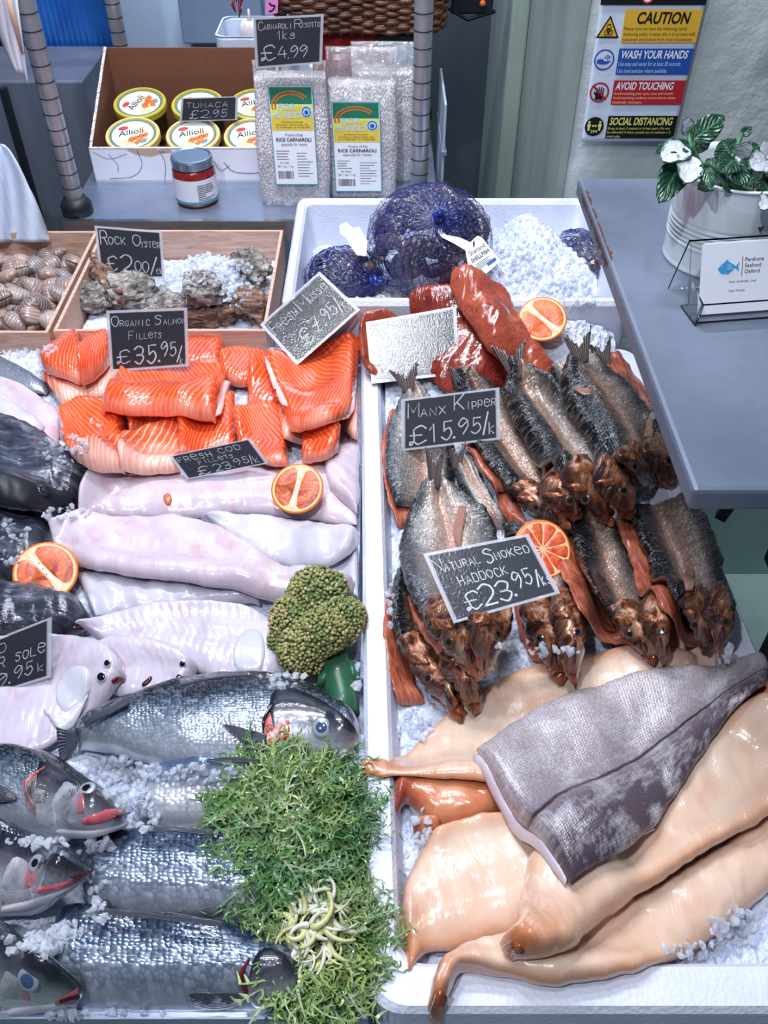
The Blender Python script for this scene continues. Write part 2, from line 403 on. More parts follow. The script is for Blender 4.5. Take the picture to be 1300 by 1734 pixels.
@mk
def steel():
    g = G('brushed steel'); c = g.oc(); n = g.noise(g.sc(c, (4, 60, 4)), 12, 4); n2 = g.noise(c, 9, 5)
    col = g.mix(n2, s(120, 132, 155), s(178, 188, 208))
    return g.out(col, g.ramp(n, [(.3, .25), (.7, .45)]), .75, g.bump(n, .08, .001))
@mk
def darksteel():
    g = G('dull grey steel panel'); c = g.oc(); n2 = g.noise(g.sc(c, (6, 6, 1)), 2.5, 4)
    return g.out(g.mix(n2, s(98, 106, 126), s(146, 154, 172)), .36, .5)
@mk
def table():
    g = G('grey painted metal'); c = g.oc(); n = g.noise(c, 5, 5); n2 = g.noise(c, 60, 4)
    col = g.mix(g.ramp(n, [(.35, 0), (.7, 1)]), s(88, 98, 116), s(114, 124, 142))
    return g.out(g.mix(g.ramp(n2, [(.55, 0), (.8, .35)]), col, s(90, 98, 118)), .42, .15, g.bump(n2, .1, .001))
MT['rust'] = plain('rust patch', s(88, 50, 42), .85, nz=.35, nsc=200)
@mk
def wood():
    g = G('pale crate wood'); c = g.oc(); n = g.noise(g.sc(c, (3, 30, 30)), 6, 5, .6, .8); k = g.vor(c, 16)
    col = g.ramp(n, [(.25, s(168, 130, 116)), (.5, s(204, 168, 150)), (.75, s(222, 196, 182))])
    col = g.mix(g.ramp(k, [(.03, .8), (.09, 0)]), col, s(92, 52, 38))
    return g.out(col, .6, 0, g.bump(n, .3, .001))
@mk
def cardboard():
    g = G('brown cardboard'); n = g.noise(g.sc(g.oc(), (60, 4, 4)), 6, 3)
    return g.out(g.mix(n, s(96, 58, 44), s(124, 78, 58)), .8)
MT['whitecard'] = plain('white printed card', s(226, 226, 238), .45, nz=.05, nsc=20)
MT['cutedge'] = plain('cut cardboard edge', s(205, 195, 190), .9, nz=.4, nsc=300)
@mk
def plaster():
    g = G('painted rough plaster'); c = g.oc(); n = g.noise(c, 9, 6, .6); n2 = g.noise(c, 38, 5, .6); v = g.noise(c, 150, 3)
    col = g.mix(g.ramp(n, [(.3, 0), (.7, 1)]), s(168, 178, 180), s(196, 204, 204))
    col = g.mix(g.ramp(g.noise(c, 26, 6, .7), [(.66, 0), (.74, .55)]), col, s(112, 110, 112))
    h = g.ma('ADD', n, g.ma('ADD', g.ma('MULTIPLY', n2, .7), g.ma('MULTIPLY', v, .15)))
    return g.out(col, .55, 0, g.bump(h, .3, .012))
@mk
def greenwall():
    g = G('greenish gloss paint'); c = g.oc(); n = g.noise(g.sc(c, (8, 8, 1)), 2, 5)
    return g.out(g.mix(n, s(112, 128, 126), s(165, 178, 168)), .4, 0, g.bump(g.noise(c, 20, 4), .2, .006))
MT['navy'] = plain('dark navy panel', s(26, 52, 100), .35, .1, nz=.3, nsc=6)
@mk
def bluestrip():
    g = G('ribbed blue plastic sheet'); c = g.oc(); x = g.xyz(c)
    wv = g.ma('SINE', g.ma('MULTIPLY', x[0], 520)); n = g.noise(g.sc(c, (3, 3, 1.5)), 3, 3)
    col = g.mix(g.ramp(n, [(.35, 0), (.7, 1)]), s(12, 60, 140), s(34, 112, 196))
    return g.out(col, .25, 0, g.bump(wv, .4, .003), coat=.4)
MT['palepanel'] = plain('pale blue grey panel', s(186, 208, 232), .4, nz=.08, nsc=3)
MT['greypanel'] = plain('grey blue door panel', s(120, 138, 165), .4, nz=.2, nsc=2)
MT['dark'] = plain('dull black', s(20, 24, 34), .5)  # one even near-black colour
MT['doorgrey'] = plain('dark grey green paint', s(66, 76, 86), .5, nz=.2, nsc=4)
@mk
def floor():
    g = G('green vinyl floor'); c = g.oc(); n = g.noise(c, 6, 5)
    col = g.mix(n, s(128, 160, 156), s(172, 198, 190)); col = g.mix(g.ramp(g.noise(c, 40, 2), [(.66, 0), (.74, .25)]), col, s(80, 92, 92))
    return g.out(col, .35)
@mk
def poletex():
    g = G('grooved chrome post'); c = g.oc(); n = g.noise(c, 50, 4)
    return g.out(g.mix(n, s(150, 150, 156), s(196, 196, 204)), .34, .7)
MT['groove'] = plain('dark groove ring', s(26, 28, 34), .5)
MT['chrome'] = plain('polished steel', s(190, 196, 205), .18, .95)
# ---- fish
def fishskin(name, stops, su=.0036, sv=.0030, metal=.3, edge=.35, blot=None, rough=.24, bs=.5, noisev=.06):
    g = G(name); n = g.uv('n'); m = g.uv('m'); x = g.xyz(n)
    nz = g.noise(m, 60, 4)
    vv = g.ma('ADD', x[1], g.ma('MULTIPLY', g.ma('SUBTRACT', nz, .5), noisev * 4))
    col = g.ramp(vv, stops)
    ms = g.sc(m, (1 / su, 1 / sv, 1)); d = g.vor(ms, 1.0, 'F1', .62)
    rnd = g.vor(ms, 1.0, 'F1', .62, 1)
    fade = g.ramp(x[1], [(.0, .6), (.3, 1), (.8, .8), (1, .1)])
    e = g.ma('MULTIPLY', g.ramp(d, [(.25, 0), (.62, edge)]), fade)
    col = g.mix(e, col, s(20, 26, 36))
    col = g.mix(g.ma('MULTIPLY', g.ramp(rnd, [(.45, 0), (.95, .45)]), g.ramp(x[1], [(.1, .15), (.5, 1)])), col, s(215, 222, 235))
    ll = g.ramp(g.ma('ABSOLUTE', g.ma('SUBTRACT', x[1], g.ma('ADD', .36, g.ma('MULTIPLY', g.ma('SUBTRACT', x[0], .4), -.12)))), [(.0, .55), (.012, 0)])
    col = g.mix(ll, col, s(24, 28, 36))
    if blot:
        b = g.ramp(g.noise(m, 28, 4), [(.5, 0), (.68, .7)]); col = g.mix(b, col, blot)
    h = g.ma('MULTIPLY', g.ma('SUBTRACT', 1, d), fade)
    return g.out(col, rough, metal, g.bump(h, bs, .0012), .55, .07)
MT['bass'] = fishskin('sea bass scales', [(.0, s(12, 16, 24)), (.22, s(28, 38, 52)), (.42, s(64, 80, 100)), (.6, s(112, 126, 146)), (.78, s(160, 170, 186)), (1, s(196, 202, 214))])
MT['bassblue'] = fishskin('blue grey bass scales', [(.0, s(16, 26, 44)), (.2, s(34, 54, 82)), (.42, s(66, 88, 116)), (.65, s(104, 120, 142)), (.85, s(146, 156, 174)), (1, s(180, 188, 204))], .0046, .0036, .35)
MT['basspale'] = fishskin('pale silver bass scales', [(.0, s(60, 82, 118)), (.15, s(110, 132, 165)), (.3, s(168, 180, 200)), (.55, s(205, 210, 222)), (1, s(226, 228, 238))], .0048, .0038, .35)
MT['mullet'] = fishskin('silver skin', [(.0, s(110, 120, 142)), (.5, s(160, 168, 186)), (1, s(196, 202, 216))], .003, .0026, .5)
@mk
def basshead():
    g = G('sea bass head skin'); n = g.uv('n'); x = g.xyz(n); m = g.uv('m'); nz = g.noise(m, 55, 5)
    vv = g.ma('ADD', x[1], g.ma('MULTIPLY', g.ma('SUBTRACT', nz, .5), .3))
    col = g.ramp(vv, [(.0, s(22, 22, 30)), (.26, s(46, 46, 58)), (.42, s(104, 104, 116)), (.62, s(166, 168, 178)), (.8, s(206, 208, 218)), (1, s(228, 228, 238))])
    col = g.mix(g.ramp(g.noise(m, 300, 2), [(.5, 0), (.75, .35)]), col, s(60, 60, 72))
    return g.out(col, .22, .3, g.bump(g.noise(m, 160, 3), .25, .001), .6, .06)
@mk
def bloody():
    g = G('blood stained gill'); m = g.uv('m'); nz = g.noise(m, 90, 5, .6)
    col = g.ramp(nz, [(.3, s(92, 20, 30)), (.45, s(190, 52, 56)), (.58, s(214, 128, 126)), (.72, s(224, 210, 216))])
    return g.out(col, .2, 0, g.bump(nz, .4, .002), .7, .05)
@mk
def gillscale():
    g = G('blood flecked gill cover'); m = g.uv('m'); nz = g.noise(m, 75, 5, .6); v = g.vor(m, 420, 'F1', .5)
    col = g.ramp(nz, [(.32, s(96, 34, 38)), (.46, s(120, 112, 112)), (.6, s(176, 178, 184)), (.72, s(206, 160, 160))])
    return g.out(g.mix(g.ramp(v, [(.2, 0), (.6, .4)]), col, s(40, 34, 38)), .2, .2, g.bump(v, .4, .001), .6)
MT['cheek'] = None
@mk
def cheek():
    g = G('silver cheek'); m = g.uv('m'); x = g.xyz(g.uv('n')); nz = g.noise(m, 50, 4)
    col = g.ramp(nz, [(.3, s(132, 132, 140)), (.55, s(186, 188, 196)), (.75, s(214, 216, 224))])
    col = g.mix(g.ramp(g.ma('ADD', x[0], g.ma('MULTIPLY', nz, .5)), [(.85, 0), (1.15, .75)]), col, s(190, 80, 84))
    return g.out(col, .22, .35, g.bump(g.noise(m, 260, 2), .2, .001), .5)
MT['gillred'] = plain('dark red gill', s(110, 26, 34), .25, coat=.6, nz=.5, nsc=120)
MT['lip'] = plain('pink lip', s(196, 92, 104), .25, coat=.6, nz=.4, nsc=90)
MT['mouth'] = plain('dark mouth', s(60, 16, 24), .3, coat=.5)
MT['jaw'] = plain('white lower jaw', s(206, 202, 212), .3, coat=.4, nz=.15, nsc=60)
MT['gillsilver'] = plain('silvery copper gill plate', s(176, 146, 128), .18, .45, coat=.6, nz=.4, nsc=110, bd=.001)
MT['kring'] = plain('coppery eye ring', s(92, 68, 56), .2, .4, coat=.5)
MT['eyewhite'] = plain('silver eye ring', s(170, 176, 184), .2, .4, coat=.5)
MT['eyegold'] = plain('golden eye ring', s(150, 120, 60), .2, .5, coat=.5)
MT['pupil'] = plain('black pupil', s(10, 13, 20), .08, coat=1)
MT['pupilblue'] = plain('cloudy blue pupil', s(52, 78, 112), .1, coat=1)
@mk
def fin():
    g = G('dark fin rays'); x = g.xyz(g.uv('n')); wv = g.ma('SINE', g.ma('MULTIPLY', x[1], 75))
    return g.out(g.mix(g.ramp(wv, [(.2, 0), (.9, 1)]), s(42, 46, 58), s(112, 116, 130)), .3, .1, g.bump(wv, .5, .001), .5)
@mk
def kfin():
    g = G('smoky fin rays'); x = g.xyz(g.uv('n')); wv = g.ma('SINE', g.ma('MULTIPLY', x[1], 60)); nz = g.noise(g.uv('m'), 60, 3)
    return g.out(g.mix(g.ramp(wv, [(.1, 0), (.9, 1)]), g.mix(nz, s(58, 40, 36), s(88, 84, 92)), s(150, 132, 124)), .35, .1, g.bump(wv, .6, .001), .4)
@mk
def pfin():
    g = G('pale smoky fin'); x = g.xyz(g.uv('n')); wv = g.ma('SINE', g.ma('MULTIPLY', x[1], 40))
    return g.out(g.mix(g.ramp(wv, [(.1, 0), (.9, 1)]), s(150, 96, 76), s(196, 158, 142)), .35, 0, g.bump(wv, .5, .001), .4)
@mk
def hake():
    g = G('dark ridged fish skin'); m = g.uv('m'); nz = g.noise(g.sc(m, (18, 90, 1)), 1, 5, .6, .6); n2 = g.noise(m, 140, 3)
    x = g.xyz(g.uv('n'))
    col = g.ramp(nz, [(.3, s(30, 32, 42)), (.5, s(64, 68, 82)), (.68, s(116, 120, 136)), (.8, s(150, 152, 166))])
    col = g.mix(g.ramp(x[1], [(.6, 0), (1, .7)]), col, s(40, 36, 44))
    return g.out(col, .16, .15, g.bump(g.ma('ADD', nz, g.ma('MULTIPLY', n2, .25)), .8, .004), .8, .06)
def white_flesh(name, a, b, c, sss=.25, lines=.05, rough=.26):
    g = G(name); m = g.uv('m'); nz = g.noise(m, 18, 4); n2 = g.noise(g.sc(m, (90, 26, 1)), 1, 4, .6, .5); x = g.xyz(g.uv('n'))
    col = g.mix(g.ramp(nz, [(.35, 0), (.66, 1)]), a, b)
    col = g.mix(g.ramp(g.noise(m, 30, 3, .5, 1.0), [(.56, 0), (.72, .65)]), col, c)
    wv = g.ma('SINE', g.ma('ADD', g.ma('MULTIPLY', g.xyz(m)[0], 700), g.ma('MULTIPLY', g.ma('ABSOLUTE', g.ma('SUBTRACT', x[1], .5)), 22)))
    h = g.ma('ADD', n2, g.ma('MULTIPLY', wv, lines))
    return g.out(col, rough, 0, g.bump(h, .35, .0016), .55, .08, sss=sss)
MT['cod'] = white_flesh('raw cod flesh', s(198, 178, 190), s(210, 199, 212), s(204, 162, 175))
MT['codgrey'] = white_flesh('greyish raw cod flesh', s(190, 188, 202), s(208, 206, 220), s(198, 184, 198))
MT['sole'] = white_flesh('white underside of sole', s(188, 178, 195), s(202, 194, 209), s(188, 160, 178), .15, .14, .22)
@mk
def smoked():
    g = G('smoked haddock flesh'); m = g.uv('m'); x = g.xyz(g.uv('n')); nz = g.noise(m, 13, 4); n2 = g.noise(g.sc(m, (80, 24, 1)), 1, 4, .6, .5)
    col = g.mix(g.ramp(nz, [(.34, 0), (.68, 1)]), s(222, 178, 150), s(226, 204, 184))
    col = g.mix(g.ramp(g.ma('ADD', x[0], g.ma('MULTIPLY', g.ma('SUBTRACT', nz, .5), .2)), [(.02, .95), (.22, 0)]), col, s(190, 112, 62))
    col = g.mix(g.ma('MULTIPLY', g.ramp(n2, [(.4, 0), (.7, 1)]), .3), col, s(236, 216, 204)); col = g.mix(g.ramp(g.noise(m, 34, 4), [(.55, 0), (.75, .3)]), col, s(210, 150, 138))
    ed = g.ma('ABSOLUTE', g.ma('SUBTRACT', x[1], .5))
    col = g.mix(g.ramp(ed, [(.34, 0), (.5, .75)]), col, s(206, 138, 92))
    return g.out(col, .24, 0, g.bump(g.ma('ADD', n2, g.ma('MULTIPLY', g.noise(m, 150, 3), .35)), .4, .0022), .6, .09, sss=.2)
@mk
def smokedorange():
    g = G('deep orange smoked flesh'); m = g.uv('m'); x = g.xyz(g.uv('n')); nz = g.noise(m, 26, 4)
    col = g.mix(g.ramp(nz, [(.34, 0), (.68, 1)]), s(190, 100, 62), s(216, 154, 116))
    col = g.mix(g.ramp(x[0], [(.0, .95), (.3, 0)]), col, s(140, 46, 40))
    return g.out(col, .24, 0, g.bump(g.noise(m, 120, 3), .3, .0015), .6, .08, sss=.15)
@mk
def haddockskin():
    g = G('grey haddock skin'); m = g.uv('m'); x = g.xyz(g.uv('n')); ms = g.sc(m, (1 / .0028, 1 / .0024, 1)); d = g.vor(ms, 1, 'F1', .35)
    nz = g.noise(m, 22, 5, .6); n2 = g.noise(m, 180, 3)
    base = g.ramp(g.ma('ADD', x[1], g.ma('MULTIPLY', g.ma('SUBTRACT', nz, .5), .35)), [(.0, s(196, 184, 188)), (.35, s(178, 166, 174)), (.6, s(142, 128, 138)), (.72, s(102, 88, 100)), (1, s(74, 60, 72))])
    col = g.mix(g.ramp(g.ma('ADD', nz, g.ma('MULTIPLY', n2, .3)), [(.62, 0), (.8, .7)]), base, s(222, 218, 226))
    col = g.mix(g.ramp(d, [(.3, 0), (.62, .4)]), col, s(70, 60, 70))
    ln = g.ramp(g.ma('ABSOLUTE', g.ma('SUBTRACT', x[1], g.ma('ADD', .6, g.ma('MULTIPLY', g.ma('SUBTRACT', g.noise(m, 40, 2), .5), .05)))), [(.006, .95), (.022, 0)])
    col = g.mix(ln, col, s(24, 20, 28))
    return g.out(col, .35, .1, g.bump(g.ma('SUBTRACT', 1, d), .5, .001), .25, .15)
@mk
def salmon():
    g = G('raw salmon flesh'); m = g.uv('m'); x = g.xyz(m); xn = g.xyz(g.uv('n')); oi = g.nd('ObjectInfo').outputs['Random']
    nz = g.noise(m, 30, 3); n2 = g.noise(m, 9, 3)
    ph = g.ma('ADD', g.ma('MULTIPLY', x[0], 880), g.ma('ADD', g.ma('MULTIPLY', g.ma('ABSOLUTE', g.ma('ADD', x[1], g.ma('MULTIPLY', g.ma('SUBTRACT', oi, .5), .03))), 420), g.ma('MULTIPLY', nz, 5.5)))
    wv = g.ma('SINE', ph); ln = g.ramp(wv, [(.5, 0), (1, .55)])
    base = g.mix(g.ramp(n2, [(.3, 0), (.7, 1)]), s(222, 66, 22), s(240, 96, 44))
    col = g.mix(ln, base, s(250, 158, 120))
    col = g.mix(g.ramp(g.ma('ADD', xn[1], g.ma('MULTIPLY', g.ma('SUBTRACT', nz, .5), .4)), [(.9, 0), (1.06, .55)]), col, s(244, 176, 156))
    return g.out(col, .2, 0, g.bump(g.ma('ADD', g.ma('MULTIPLY', wv, -.25), g.noise(m, 110, 3)), .35, .0016), .8, .05, sss=.12, sssr=(.008, .002, .001))
@mk
def salmonpale():
    g = G('pale fatty salmon belly'); m = g.uv('m'); x = g.xyz(m); xn = g.xyz(g.uv('n')); nz = g.noise(m, 30, 3)
    wv = g.ma('SINE', g.ma('ADD', g.ma('MULTIPLY', x[0], 640), g.ma('ADD', g.ma('MULTIPLY', x[1], 260), g.ma('MULTIPLY', nz, 6))))
    base = g.mix(g.ramp(g.ma('ADD', xn[1], g.ma('MULTIPLY', g.ma('SUBTRACT', nz, .5), .5)), [(.3, 0), (.8, 1)]), s(238, 96, 50), s(240, 178, 160))
    col = g.mix(g.ramp(wv, [(.4, 0), (.95, .7)]), base, s(248, 204, 190))
    return g.out(col, .2, 0, g.bump(wv, .2, .001), .8, .05, sss=.15, sssr=(.008, .003, .002))
MT['fat'] = plain('white salmon fat', s(236, 196, 190), .25, coat=.6, nz=.12, nsc=80)
# ---- kippers
def kskin(name, stops):
    g = G(name); m = g.uv('m'); x = g.xyz(g.uv('n')); nz = g.noise(m, 45, 4)
    vv = g.ma('ADD', x[1], g.ma('MULTIPLY', g.ma('SUBTRACT', nz, .5), .12))
    col = g.ramp(vv, stops)
    wr = g.noise(g.sc(m, (330, 110, 1)), 1, 3, .6, 1.2); d = g.vor(g.sc(m, (1 / .0045, 1 / .0034, 1)), 1, 'F1', .6)
    col = g.mix(g.ramp(wr, [(.52, 0), (.72, .5)]), col, s(190, 186, 184))
    col = g.mix(g.ramp(d, [(.35, 0), (.7, .35)]), col, s(20, 16, 18))
    return g.out(col, .2, .35, g.bump(g.ma('ADD', wr, g.ma('MULTIPLY', d, -.5)), .8, .0024), .75, .07)
K1 = [(.0, s(8, 9, 14)), (.16, s(14, 20, 32)), (.27, s(34, 44, 60)), (.36, s(84, 68, 58)), (.46, s(156, 122, 102)), (.52, s(206, 166, 148)), (.6, s(172, 146, 130)), (.74, s(146, 132, 124)), (.88, s(58, 56, 62)), (1, s(12, 12, 16))]
MT['kdark'] = kskin('bronze and blue kipper skin', K1)
MT['kpale'] = kskin('silver kipper skin', [(.0, s(28, 34, 46)), (.1, s(70, 76, 86)), (.24, s(176, 170, 166)), (.42, s(208, 186, 174)), (.5, s(210, 156, 136)), (.6, s(212, 192, 180)), (.78, s(172, 164, 160)), (.9, s(56, 58, 66)), (1, s(18, 20, 28))])
@mk
def kflesh():
    g = G('smoked orange kipper flesh'); m = g.uv('m'); nz = g.noise(g.sc(m, (40, 160, 1)), 1, 4, .6, .5)
    return g.out(g.ramp(nz, [(.25, s(96, 34, 28)), (.5, s(166, 84, 62)), (.75, s(204, 134, 104))]), .28, 0, g.bump(nz, .5, .002), .5, .1)
@mk
def khead():
    g = G('coppery kipper head'); m = g.uv('m'); x = g.xyz(g.uv('n')); nz = g.noise(m, 70, 5, .65, .6)
    col = g.ramp(nz, [(.30, s(22, 15, 15)), (.43, s(92, 48, 32)), (.53, s(164, 100, 64)), (.63, s(196, 156, 128)), (.78, s(216, 204, 196))])
    col = g.mix(g.ramp(x[1], [(.0, .8), (.25, 0)]), col, s(34, 34, 44))
    col = g.mix(g.ramp(x[0], [(.75, 0), (1, .55)]), col, s(96, 46, 30))
    return g.out(col, .2, .35, g.bump(nz, .8, .004), .6, .08)
@mk
def kjaw():
    g = G('amber kipper jaw'); nz = g.noise(g.uv('m'), 80, 4)
    return g.out(g.ramp(nz, [(.3, s(60, 22, 16)), (.5, s(140, 66, 34)), (.72, s(192, 128, 84))]), .18, .15, g.bump(nz, .6, .002), .7, .06)
@mk
def roe():
    g = G('smoked roe'); c = g.oc(); n = g.noise(c, 24, 4); v = g.noise(c, 34, 3, .6, 2.5); f = g.vor(c, 700)
    col = g.mix(g.ramp(n, [(.3, 0), (.7, 1)]), s(142, 58, 44), s(184, 92, 68))
    vein = g.ramp(g.ma('ABSOLUTE', g.ma('SUBTRACT', v, .5)), [(.0, .75), (.022, 0)])
    col = g.mix(vein, col, s(66, 20, 22))
    return g.out(col, .22, 0, g.bump(g.ma('ADD', n, g.ma('MULTIPLY', f, .08)), .4, .003), .6, .08, sss=.08)
@mk
def roedark():
    g = G('dark veined smoked roe'); c = g.oc(); n = g.noise(c, 28, 5); v = g.noise(c, 46, 3, .6, 2.5)
    col = g.mix(g.ramp(n, [(.3, 0), (.7, 1)]), s(104, 34, 28), s(156, 62, 46))
    col = g.mix(g.ramp(g.ma('ABSOLUTE', g.ma('SUBTRACT', v, .5)), [(.0, .8), (.03, 0)]), col, s(40, 12, 16))
    return g.out(col, .2, 0, g.bump(n, .7, .005), .7, .06)
# ---- shellfish
@mk
def clam():
    g = G('banded clam shell'); c = g.oc(); oi = g.nd('ObjectInfo').outputs['Random']; n = g.noise(c, 60, 3)
    p = g.nd('VectorMath', operation='DISTANCE'); g.put(p.inputs[0], c); g.put(p.inputs[1], (-.017, 0, .004))
    b = g.ma('SINE', g.ma('ADD', g.ma('MULTIPLY', p.outputs['Value'], 1500), g.ma('MULTIPLY', n, 5)))
    base = g.ramp(oi, [(.0, s(96, 84, 86)), (.35, s(150, 128, 120)), (.6, s(174, 140, 128)), (.8, s(120, 112, 118)), (1, s(190, 170, 160))])
    col = g.mix(g.ramp(b, [(.1, 0), (1, .38)]), base, s(206, 190, 182))
    col = g.mix(g.ramp(g.noise(c, 35, 4), [(.55, 0), (.75, .8)]), col, s(64, 50, 52))
    return g.out(col, .3, 0, g.bump(b, .3, .001), .35, .1)
MT['hinge'] = plain('dark shell seam', s(40, 28, 28), .5)
@mk
def oyster():
    g = G('rough oyster shell'); c = g.oc(); n = g.noise(c, 30, 6, .65); v = g.noise(g.sc(c, (1, 1, 3)), 60, 5, .65, 1.2)
    col = g.ramp(g.ma('ADD', g.ma('MULTIPLY', n, .6), g.ma('MULTIPLY', v, .4)), [(.36, s(44, 42, 42)), (.45, s(128, 122, 116)), (.52, s(176, 170, 166)), (.6, s(216, 210, 208))])
    return g.out(col, .55, 0, g.bump(g.ma('ADD', n, v), 1.0, .008), .15, .2)
@mk
def oysterbrown():
    g = G('brown layered oyster shell'); c = g.oc(); n = g.noise(g.sc(c, (1, 4, 4)), 30, 6, .65, 1)
    col = g.ramp(n, [(.3, s(48, 32, 26)), (.45, s(118, 84, 68)), (.58, s(164, 132, 116)), (.7, s(206, 190, 180))])
    return g.out(col, .5, 0, g.bump(n, 1.0, .008), .2, .2)
@mk
def mussel():
    g = G('blue black mussel shell'); c = g.oc(); oi = g.nd('ObjectInfo').outputs['Random']; n = g.noise(c, 55, 4)
    p = g.nd('VectorMath', operation='DISTANCE'); g.put(p.inputs[0], c); g.put(p.inputs[1], (-.028, 0, 0))
    b = g.ma('SINE', g.ma('ADD', g.ma('MULTIPLY', p.outputs['Value'], 900), g.ma('MULTIPLY', n, 4)))
    base = g.mix(g.ramp(g.ma('ADD', g.ma('MULTIPLY', oi, .5), g.ma('MULTIPLY', n, .6)), [(.48, 0), (.9, 1)]), s(10, 12, 28), s(120, 98, 94))
    return g.out(g.mix(g.ramp(b, [(.4, 0), (1, .35)]), base, s(128, 128, 146)), .2, 0, g.bump(b, .25, .001), .7, .06)
MT['net'] = plain('blue plastic net', s(16, 36, 124), .3, coat=.4)
# ---- cards, labels
@mk
def board():
    g = G('chalkboard card'); c = g.oc(); n = g.noise(c, 500, 3); n2 = g.noise(c, 30, 4)
    col = g.mix(n2, s(26, 32, 46), s(44, 50, 66)); col = g.mix(g.ramp(n, [(.62, 0), (.8, .25)]), col, s(130, 136, 150))
    return g.out(col, .55, 0, g.bump(n, .3, .0008))
MT['chalk'] = plain('white chalk pen', s(226, 229, 238), .7)
MT['chalkfaint'] = plain('glare faded chalk pen', s(150, 156, 176), .7)  # chalk greyed in its colour to imitate glare washing over it
def film(name, hz_, gl, rough, edge=.5):
    g = G(name); x = g.xyz(g.uv('n')); t = g.nd('BsdfTransparent'); gs = g.nd('BsdfGlossy'); gs.inputs['Roughness'].default_value = rough
    n = g.noise(g.oc(), 420, 3); b = g.bump(n, .25, .0012); g.put(gs.inputs['Normal'], b)
    d = g.nd('BsdfDiffuse'); d.inputs[0].default_value = s(214, 218, 230)
    e = g.ma('MAXIMUM', g.ma('ABSOLUTE', g.ma('SUBTRACT', x[0], .5)), g.ma('ABSOLUTE', g.ma('SUBTRACT', x[1], .5)))
    f = g.ramp(e, [(.455, hz_), (.463, edge)])
    m1 = g.nd('MixShader'); g.put(m1.inputs[0], f); g.put(m1.inputs[1], t.outputs[0]); g.put(m1.inputs[2], d.outputs[0])
    fr = g.nd('Fresnel'); fr.inputs[0].default_value = 1.45
    m2 = g.nd('MixShader'); g.put(m2.inputs[0], g.ma('MULTIPLY', fr.outputs[0], gl)); g.put(m2.inputs[1], m1.outputs[0]); g.put(m2.inputs[2], gs.outputs[0])
    g.t.links.new(m2.outputs[0], g.o.inputs[0]); return g.m
MT['film'] = film('clear card sleeve', .02, .9, .12)
MT['filmshine'] = film('shiny card sleeve', .02, 4.2, .15, .6)
@mk
def bagfilm():
    g = G('clear plastic bag'); t = g.nd('BsdfTransparent'); gs = g.nd('BsdfGlossy'); gs.inputs['Roughness'].default_value = .12
    n = g.noise(g.sc(g.oc(), (1, 1, .6)), 60, 4, .6, .8); g.put(gs.inputs['Normal'], g.bump(n, 1.0, .01))
    d = g.nd('BsdfDiffuse'); d.inputs[0].default_value = s(214, 216, 226)
    m1 = g.nd('MixShader'); m1.inputs[0].default_value = .12; g.put(m1.inputs[1], t.outputs[0]); g.put(m1.inputs[2], d.outputs[0])
    m2 = g.nd('MixShader'); m2.inputs[0].default_value = .17; g.put(m2.inputs[1], m1.outputs[0]); g.put(m2.inputs[2], gs.outputs[0])
    g.t.links.new(m2.outputs[0], g.o.inputs[0]); return g.m
@mk
def rice():
    g = G('white rice grains'); c = g.oc(); v = g.vor(g.sc(c, (1, 1, .6)), 330); v2 = g.vor(g.sc(c, (1, 1, .6)), 330, 'F1', 1, 1)
    col = g.mix(g.ramp(v, [(.2, 0), (.6, 1)]), g.mix(v2, s(226, 220, 224), s(244, 242, 244)), s(186, 178, 184))
    return g.out(col, .45, 0, g.bump(v, .7, .003))
for k_, c_ in dict(paper=(222, 224, 234), ink=(24, 26, 34), black=(10, 11, 14), yellow=(214, 168, 48), blue=(30, 74, 156), red=(170, 30, 44), limey=(212, 214, 110), poster=(196, 208, 226), green=(24, 110, 84),
    riceyellow=(216, 188, 70), orangeink=(206, 108, 40), cyan=(60, 150, 205), grey=(110, 116, 130), pink=(214, 128, 190), lidyellow=(190, 176, 60), lidcream=(222, 196, 130), lidgreen=(98, 120, 104), lidpale=(206, 216, 206),
    labelred=(186, 60, 70), paleblue=(170, 205, 222), crimson=(140, 24, 34), teal=(70, 150, 165), tan=(190, 158, 140)).items():
    MT[k_] = plain(k_ + ' print', s(*c_), .5)
MT['posterpaper'] = plain('laminated poster', s(198, 210, 228), .35, nz=.06, nsc=14, bd=.004)
MT['acrylic'] = plain('clear acrylic', (1, 1, 1, 1), .02, trans=1, ior=1.3)
MT['glass'] = plain('clear glass', (1, 1, 1, 1), .02, trans=1, ior=1.35)
MT['jam'] = plain('dark red paste', s(126, 24, 22), .3, nz=.4, nsc=90, coat=.6)
MT['lidmetal'] = plain('silver jar lid', s(150, 170, 186), .25, .85)
@mk
def enamel():
    g = G('white glossy metal'); n = g.noise(g.oc(), 30, 3)
    return g.out(g.mix(n, s(206, 216, 222), s(222, 230, 234)), .22, .0, None, .5, .06)
@mk
def leaf():
    g = G('glossy green leaf'); x = g.xyz(g.uv('n')); n = g.noise(g.uv('n'), 5, 4)
    wv = g.ma('SINE', g.ma('MULTIPLY', g.ma('SUBTRACT', x[0], g.ma('MULTIPLY', g.ma('ABSOLUTE', g.ma('SUBTRACT', x[1], .5)), .8)), 42))
    mid = g.ramp(g.ma('ABSOLUTE', g.ma('SUBTRACT', x[1], .5)), [(.0, .6), (.05, 0)])
    col = g.mix(g.ramp(n, [(.3, 0), (.7, 1)]), s(10, 44, 32), s(28, 82, 56)); col = g.mix(mid, col, s(110, 150, 110))
    return g.out(col, .24, 0, g.bump(g.ma('ADD', g.ma('MULTIPLY', wv, .3), n), .5, .003), .5, .12)
